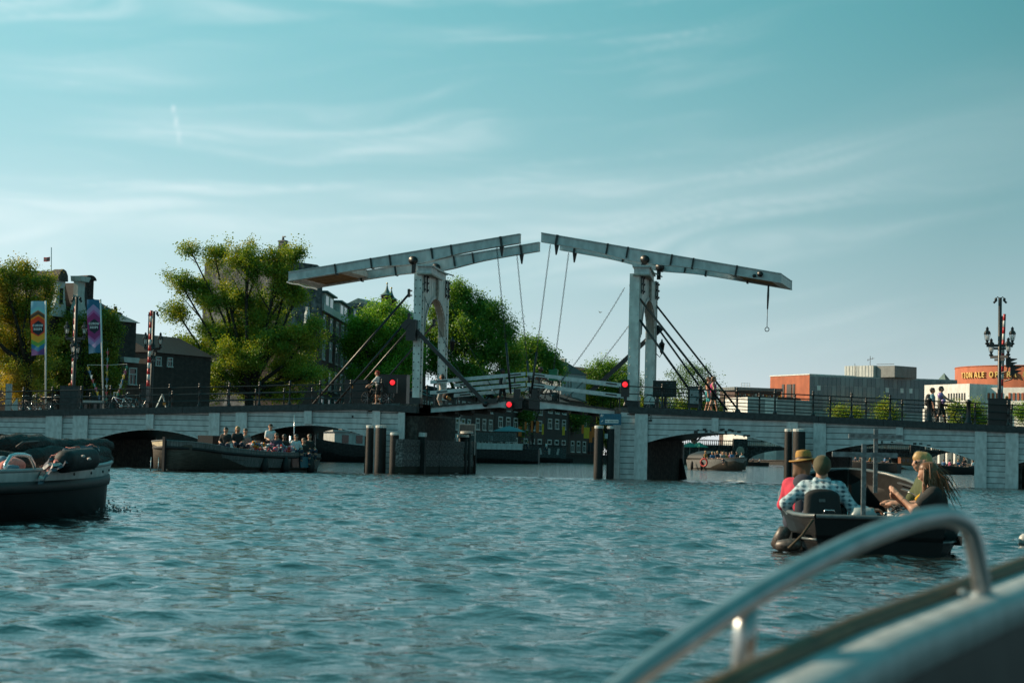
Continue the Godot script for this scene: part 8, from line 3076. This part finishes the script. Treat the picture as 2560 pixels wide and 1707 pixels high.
	for e in [[217, 912, 317, 910], [217, 912, 248, 995], [317, 910, 287, 1000], [268, 870, 264, 1005]]:
		var a := L(e[0], e[1], 6.4)
		var b := L(e[2], e[3], 6.4)
		sh.tube([a, (a + b) / 2 - Vector3(0, 0.04, 0), b], 0.012, 4)
		if e[1] != e[3] + 2:
			for k in 8:
				var p := a.lerp(b, (k + 0.5) / 8.0)
				var fl := Shape.new()
				fl.prism(PackedVector2Array([Vector2(-0.1, 0), Vector2(0.1, 0.02), Vector2(0.03, -0.24)]), -0.005, 0.005, Transform3D(Basis(Vector3.UP, 0.4 * sin(k * 2.0)), p))
				obj("pennant", fl, cols[(k + int(e[0])) % 6], bt)
	obj("cord", sh, M.cap_white, bt)
	var fp := thing("flagpole", "thin flagpole with a red, white and dark flag on the gabled house's roof", "flag", seen(127, 735, 153))
	sh = Shape.new()
	sh.tube([Vector3.ZERO, seen(127, 618, 153) - seen(127, 735, 153)], 0.035, 5)
	obj("pole", sh, M.pole_white, fp)
	var f0 := seen(124, 642, 153) - seen(127, 735, 153)
	for k in 3:
		sh = Shape.new()
		sh.sheet([PackedVector3Array([f0 + Vector3(0, -0.11 * k, 0), f0 + Vector3(-0.25, -0.11 * k - 0.06, 0.08), f0 + Vector3(-0.5, -0.11 * k - 0.04, -0.02)]), PackedVector3Array([f0 + Vector3(0, -0.11 * (k + 1), 0), f0 + Vector3(-0.25, -0.11 * (k + 1) - 0.06, 0.08), f0 + Vector3(-0.5, -0.11 * (k + 1) - 0.04, -0.02)])])
		obj("flag_band", sh, [M.barrier_red, M.tour_hull, M.barrier_red][k], fp)
	# things along the left railing
	var board := cloth("board_white", Color(0.42, 0.5, 0.52))
	for q in [[37, 1010, "small pale sail shaped board behind the left railing"], [404, 1004, "pale A shaped board with an orange mark behind the left railing"]]:
		var p := on_deck(q[0], q[1], 5.5)
		var o := thing("street_board", q[2], "board", p, 0.3)
		sh = Shape.new()
		if q[0] == 37:
			sh.prism(PackedVector2Array([Vector2(-0.25, 0.45), Vector2(0.1, 0.95), Vector2(0.16, 0.05), Vector2(0.05, 0.0)]), -0.02, 0.02)
		else:
			sh.beam(Vector3(-0.4, 0.0, 0), Vector3(0.0, 0.95, 0), 0.35, 0.03)
			sh.beam(Vector3(0.3, 0.0, 0.0), Vector3(0.02, 0.95, 0), 0.35, 0.03)
		obj("panel", sh, board, o)
		if q[0] == 404:
			sh = Shape.new()
			sh.box(Vector3(0.1, 0.45, 0.19), Vector3(0.16, 0.18, 0.01))
			obj("mark", sh, M.beacon_orange, o)
	var ks := thing("kiosk_pillar", "pale metal pillar behind the railing at the left edge", "pillar", on_deck(19, 1024, 3.0), 0.0)
	sh = Shape.new()
	sh.box(Vector3(0, 0.8, 0), Vector3(0.28, 1.6, 0.3))
	obj("shell", sh, worn("pillar_grey", Color(0.3, 0.33, 0.34), 0.4, "soft", 0.6), ks)
	var bench := thing("bench", "pale topped bench behind the railing between the purple banner and its pole", "bench", on_deck(232, 1010, 5.0), bridge_at.basis.get_euler().y)
	sh = Shape.new()
	sh.box(Vector3(0, 0.62, 0), Vector3(1.1, 0.12, 0.4))
	obj("seat", sh, worn("bench_grey", Color(0.34, 0.36, 0.36), 0.6, "soft", 0.5), bench)
	for x in [-0.45, 0.1, 0.45]:
		sh = Shape.new()
		sh.box(Vector3(x, 0.28, 0), Vector3(0.05, 0.56, 0.36))
		obj("leg", sh, M.iron, bench)
	var green := worn("bike_green", Color(0.02, 0.1, 0.09), 0.4, "soft", 0.5)
	var bi := [[70, 5.8, 1.2, "dark bicycle parked behind the left railing, nearest the left edge", M.iron], [96, 6.2, 1.9, "second bicycle behind the railing below the rainbow banner", green], [298, 4.6, 1.4, "bicycle with pale mudguard parked below the bunting", M.steel], [330, 5.2, 1.8, "bicycle with a blue cover parked right of the bunting", M.blue_panel], [150, 6.0, 1.5, "bicycle behind the left control cabinet", M.iron], [1650, 1.2, 1.2, "bicycle leaning under the dark notice board by the right portal", M.steel]]
	for q in bi:
		bicycle(q[3], on_deck(q[0], 1010, q[1]), q[2], q[4])
	make_walkers(green)
	var gull := [[710, 592, 185, 1.0, "seagull perched on the chimney of the tall grey house"], [1501, 781, 330, 1.0, "small bird flying beyond the hanging chain, in open sky"]]
	for q in gull:
		var b := thing("seagull", q[4], "bird", seen(q[0], q[1], q[2]), 0.8)
		obj("body", skin_over([[Vector3(0, 0, -0.14), Vector3(0, 0.02, 0.12), 0.07, 0.06], [Vector3(0, 0.06, -0.2), Vector3(0, 0.07, -0.22), 0.045, 0.04], [Vector3(0, 0.02, 0.12), Vector3(0, 0.0, 0.3), 0.04, 0.015]], 0.02, 0.02), worn("gull_grey", Color(0.2, 0.2, 0.2), 0.7, "soft", 0.2), b)
		sh = Shape.new()
		for s in [-1, 1]:
			var lift := 0.16 if q[0] > 1000 else -0.02
			var wl := 0.5 if q[0] > 1000 else 0.09
			sh.hexa([Vector3(0, 0.02, -0.09), Vector3(s * wl, 0.02 + lift, -0.02), Vector3(0, 0.04, -0.09), Vector3(s * wl, 0.03 + lift, -0.02), Vector3(0, 0.02, 0.08), Vector3(s * wl, 0.02 + lift, 0.06), Vector3(0, 0.04, 0.08), Vector3(s * wl, 0.03 + lift, 0.06)])
		obj("wing", sh, M.gull_grey, b)

func make_walkers(green: Material):
	var by := bridge_at.basis.get_euler().y
	var sk := skin_tone(0)
	var black := cloth("black", Color.BLACK)
	var white := cloth("white", Color.WHITE)
	# cyclist standing over his bicycle, facing left
	var at := on_deck(944, 1004, 2.0)
	var cy := person("cyclist in white T-shirt and red cap standing astride his bicycle", at, by + PI / 2, {"cell": 0.022, "skin": sk, "shirt": white, "pants": black, "legs": 0.42, "hip": Vector3(0, 0.93, 0.05), "neck": Vector3(0, 1.44, -0.04), "head": Vector3(0, 1.64, -0.07), "hands": [Vector3(-0.25, 0.98, -0.48), Vector3(0.25, 0.98, -0.48)], "elbows": [Vector3(-0.6, -0.6, 0.4), Vector3(0.6, -0.6, 0.4)], "feet": [Vector3(-0.16, 0.08, -0.05), Vector3(0.16, 0.1, 0.12)], "shoes": cloth("shoe_grey", Color(0.3, 0.32, 0.33)), "sleeves": 0.45, "hair": cloth("cap_red", Color(0.25, 0.03, 0.02))})
	obj("backpack", skin_over([[Vector3(0, 1.36, 0.16), Vector3(0, 1.02, 0.2), 0.11, 0.13], [Vector3(-0.08, 1.3, 0.16), Vector3(-0.08, 1.05, 0.18), 0.09, 0.1], [Vector3(0.08, 1.3, 0.16), Vector3(0.08, 1.05, 0.18), 0.09, 0.1]], 0.025, 0.03), cloth("pack_navy", Color(0.015, 0.02, 0.03)), cy)
	bicycle("bicycle held by the cyclist in the white T-shirt", at + Vector3(0, 0, 0) + bridge_at.basis * Vector3(0.02, 0, 0.0), by + PI / 2 + 0.05, M.iron)
	# woman raising her arms on the left leaf
	at = on_deck(1104, 1002, 2.4)
	person("woman in a white crop top with dark hair raising an arm, on the left leaf by the portal", at, by + PI / 2 - 0.2, {"cell": 0.024, "skin": sk, "shirt": cloth("crop_white", Color(0.58, 0.55, 0.53)), "pants": cloth("trouser_pale", Color(0.42, 0.4, 0.38)), "hip": Vector3(0, 0.86, 0), "hem": 0.18, "hands": [Vector3(-0.1, 1.38, -0.3), Vector3(0.12, 1.52, -0.12)], "elbows": [Vector3(-0.5, -0.5, -0.4), Vector3(0.6, 0.1, -0.6)], "sleeves": 0.0, "hair": paint("hair_dark", Color.BLACK), "long_hair": 0.25})
	at = on_deck(1120, 1002, 2.0)
	var bag := thing("bag", "black and tan bag on the deck beside the woman in the crop top", "bag", at, by)
	obj("bag_body", skin_over([[Vector3(-0.1, 0.55, 0), Vector3(0.15, 0.7, 0), 0.2, 0.16]], 0.035, 0.03), black, bag)
	obj("tan_flap", skin_over([[Vector3(0.0, 0.5, 0.16), Vector3(0.14, 0.4, 0.16), 0.08, 0.07]], 0.03, 0.02), cloth("tan", Color(0.4, 0.22, 0.09)), bag)
	# dark dressed walker with a pale bag
	at = on_deck(1254, 1000, 2.8)
	var dk := person("walker in black clothes and headscarf, just left of the bridge's middle", at, by - PI / 2, {"cell": 0.026, "skin": skin_tone(2), "shirt": black, "pants": black, "hair": cloth("scarf_black", Color(0.012, 0.01, 0.012)), "sleeves": 1.0, "feet": [Vector3(-0.1, 0.06, -0.18), Vector3(0.1, 0.06, 0.2)]})
	var tote := thing("tote_bag", "pale tote bag carried by the walker in black", "bag", bridge_at * L(1261, 948, 2.5), by)
	obj("bag_body", skin_over([[Vector3(0, -0.15, 0), Vector3(0, 0.1, 0), 0.11, 0.07]], 0.03, 0.03), cloth("bag_pale", Color(0.42, 0.38, 0.35)), tote)
	# cyclist with a green crate, heading right
	at = on_deck(1352, 1000, 3.4)
	person("brown shirted cyclist riding to the right behind a green crate", at, by - PI / 2, {"cell": 0.026, "skin": skin_tone(2), "shirt": cloth("rust", Color(0.22, 0.07, 0.045)), "pants": cloth("trouser_tan", Color(0.3, 0.2, 0.17)), "hip": Vector3(0, 0.98, 0.22), "neck": Vector3(0, 1.46, 0.08), "head": Vector3(0, 1.66, 0.03), "hands": [Vector3(-0.25, 1.08, -0.36), Vector3(0.25, 1.08, -0.36)], "feet": [Vector3(-0.12, 0.45, 0.0), Vector3(0.12, 0.22, 0.12)], "sleeves": 0.9, "hair": paint("hair_dark", Color.BLACK), "elbows": [Vector3(-0.5, -0.7, 0.3), Vector3(0.5, -0.7, 0.3)]})
	bicycle("bicycle ridden by the brown shirted cyclist", at, by - PI / 2, M.iron)
	var cr := thing("delivery_crate", "bright green crate on the front of the brown shirted cyclist's bicycle", "crate", bridge_at * L(1384, 945, 3.4), by)
	var gm := worn("crate_green", Color(0.01, 0.17, 0.075), 0.55, "soft", 0.5)
	var sh := Shape.new()
	sh.box(Vector3(0, 0.12, 0), Vector3(0.42, 0.5, 0.42))
	obj("box", sh, gm, cr)
	sh = Shape.new()
	sh.box(Vector3(0, 0.4, 0), Vector3(0.46, 0.06, 0.46))
	sh.box(Vector3(0.1, 0.45, 0), Vector3(0.12, 0.06, 0.2))
	obj("lid", sh, gm, cr)
	# two walkers by the poster
	at = on_deck(1783, 1023, 2.0)
	person("woman in a pink sleeveless top walking right, past the poster stand", at, by - PI / 2, {"cell": 0.024, "skin": sk, "shirt": cloth("hot_pink", Color(0.6, 0.05, 0.22)), "pants": black, "legs": 0.3, "low_name": "skirt", "sleeves": 0.0, "feet": [Vector3(-0.1, 0.06, -0.2), Vector3(0.1, 0.1, 0.22)], "hands": [Vector3(-0.2, 1.1, -0.3), Vector3(0.2, 1.1, -0.32)], "hair": paint("hair_auburn", Color.BLACK), "long_hair": 0.1})
	at = on_deck(1771, 1023, 2.6)
	person("shirtless man in turquoise shorts half behind the woman in pink", at, by - PI / 2 - 0.2, {"cell": 0.026, "skin": sk, "pants": cloth("turquoise", Color(0.03, 0.33, 0.38)), "legs": 0.42, "feet": [Vector3(-0.1, 0.06, 0.2), Vector3(0.1, 0.08, -0.22)], "hair": paint("hair_brown", Color.BLACK)})
	# couple with balloons near the right end
	at = on_deck(2331, 1058, 2.0)
	var c1 := person("dark haired walker in light blue shirt and black backpack near the bridge's right end", at, by - PI / 2, {"cell": 0.024, "skin": skin_tone(1), "shirt": cloth("pale_blue", Color(0.16, 0.34, 0.42)), "pants": black, "hair": paint("hair_dark", Color.BLACK), "feet": [Vector3(-0.1, 0.06, -0.25), Vector3(0.1, 0.1, 0.25)], "hip": Vector3(0, 0.88, 0)})
	obj("backpack", skin_over([[Vector3(0, 1.3, 0.17), Vector3(0, 0.98, 0.22), 0.12, 0.14], [Vector3(0.07, 1.3, 0.17), Vector3(0.07, 0.98, 0.22), 0.1, 0.12], [Vector3(-0.07, 1.3, 0.17), Vector3(-0.07, 0.98, 0.22), 0.1, 0.12]], 0.025, 0.03), black, c1)
	at = on_deck(2353, 1060, 1.7)
	person("taller walker in a grey green shirt pushing a bicycle, with lilac balloons", at, by - PI / 2, {"cell": 0.024, "skin": sk, "shirt": cloth("sage", Color(0.17, 0.19, 0.16)), "pants": black, "hair": paint("hair_dark", Color.BLACK), "feet": [Vector3(-0.1, 0.06, -0.22), Vector3(0.1, 0.1, 0.22)], "hip": Vector3(0, 0.96, 0), "hands": [Vector3(-0.22, 1.12, -0.46), Vector3(0.22, 1.12, -0.46)]})
	bicycle("bicycle pushed by the taller walker near the right end", at + bridge_at.basis * Vector3(0.45, 0, 0.1), by - PI / 2, M.iron)
	for q in [[2352, 989, 0.15, "larger lilac balloon in front of the taller walker"], [2360, 1003, 0.12, "smaller violet balloon below the lilac one"]]:
		var b := thing("balloon", q[3], "balloon", bridge_at * L(q[0], q[1], 1.3))
		sh = Shape.new()
		sh.soft().lathe([[0.0, -q[2] * 1.2], [q[2] * 0.4, -q[2] * 0.95], [q[2] * 0.85, -q[2] * 0.35], [q[2], q[2] * 0.15], [q[2] * 0.85, q[2] * 0.65], [q[2] * 0.45, q[2] * 0.98], [0.0, q[2] * 1.08]], Vector3.ZERO, 14)
		obj("skin", sh, worn("balloon_lilac", Color(0.32, 0.22, 0.48), 0.3, "soft", 0.5), b)

func _ready():
	make_world()
	make_textures()
	make_water()
	make_bridge()
	make_town()
	make_trees()
	make_boats()
	make_street()
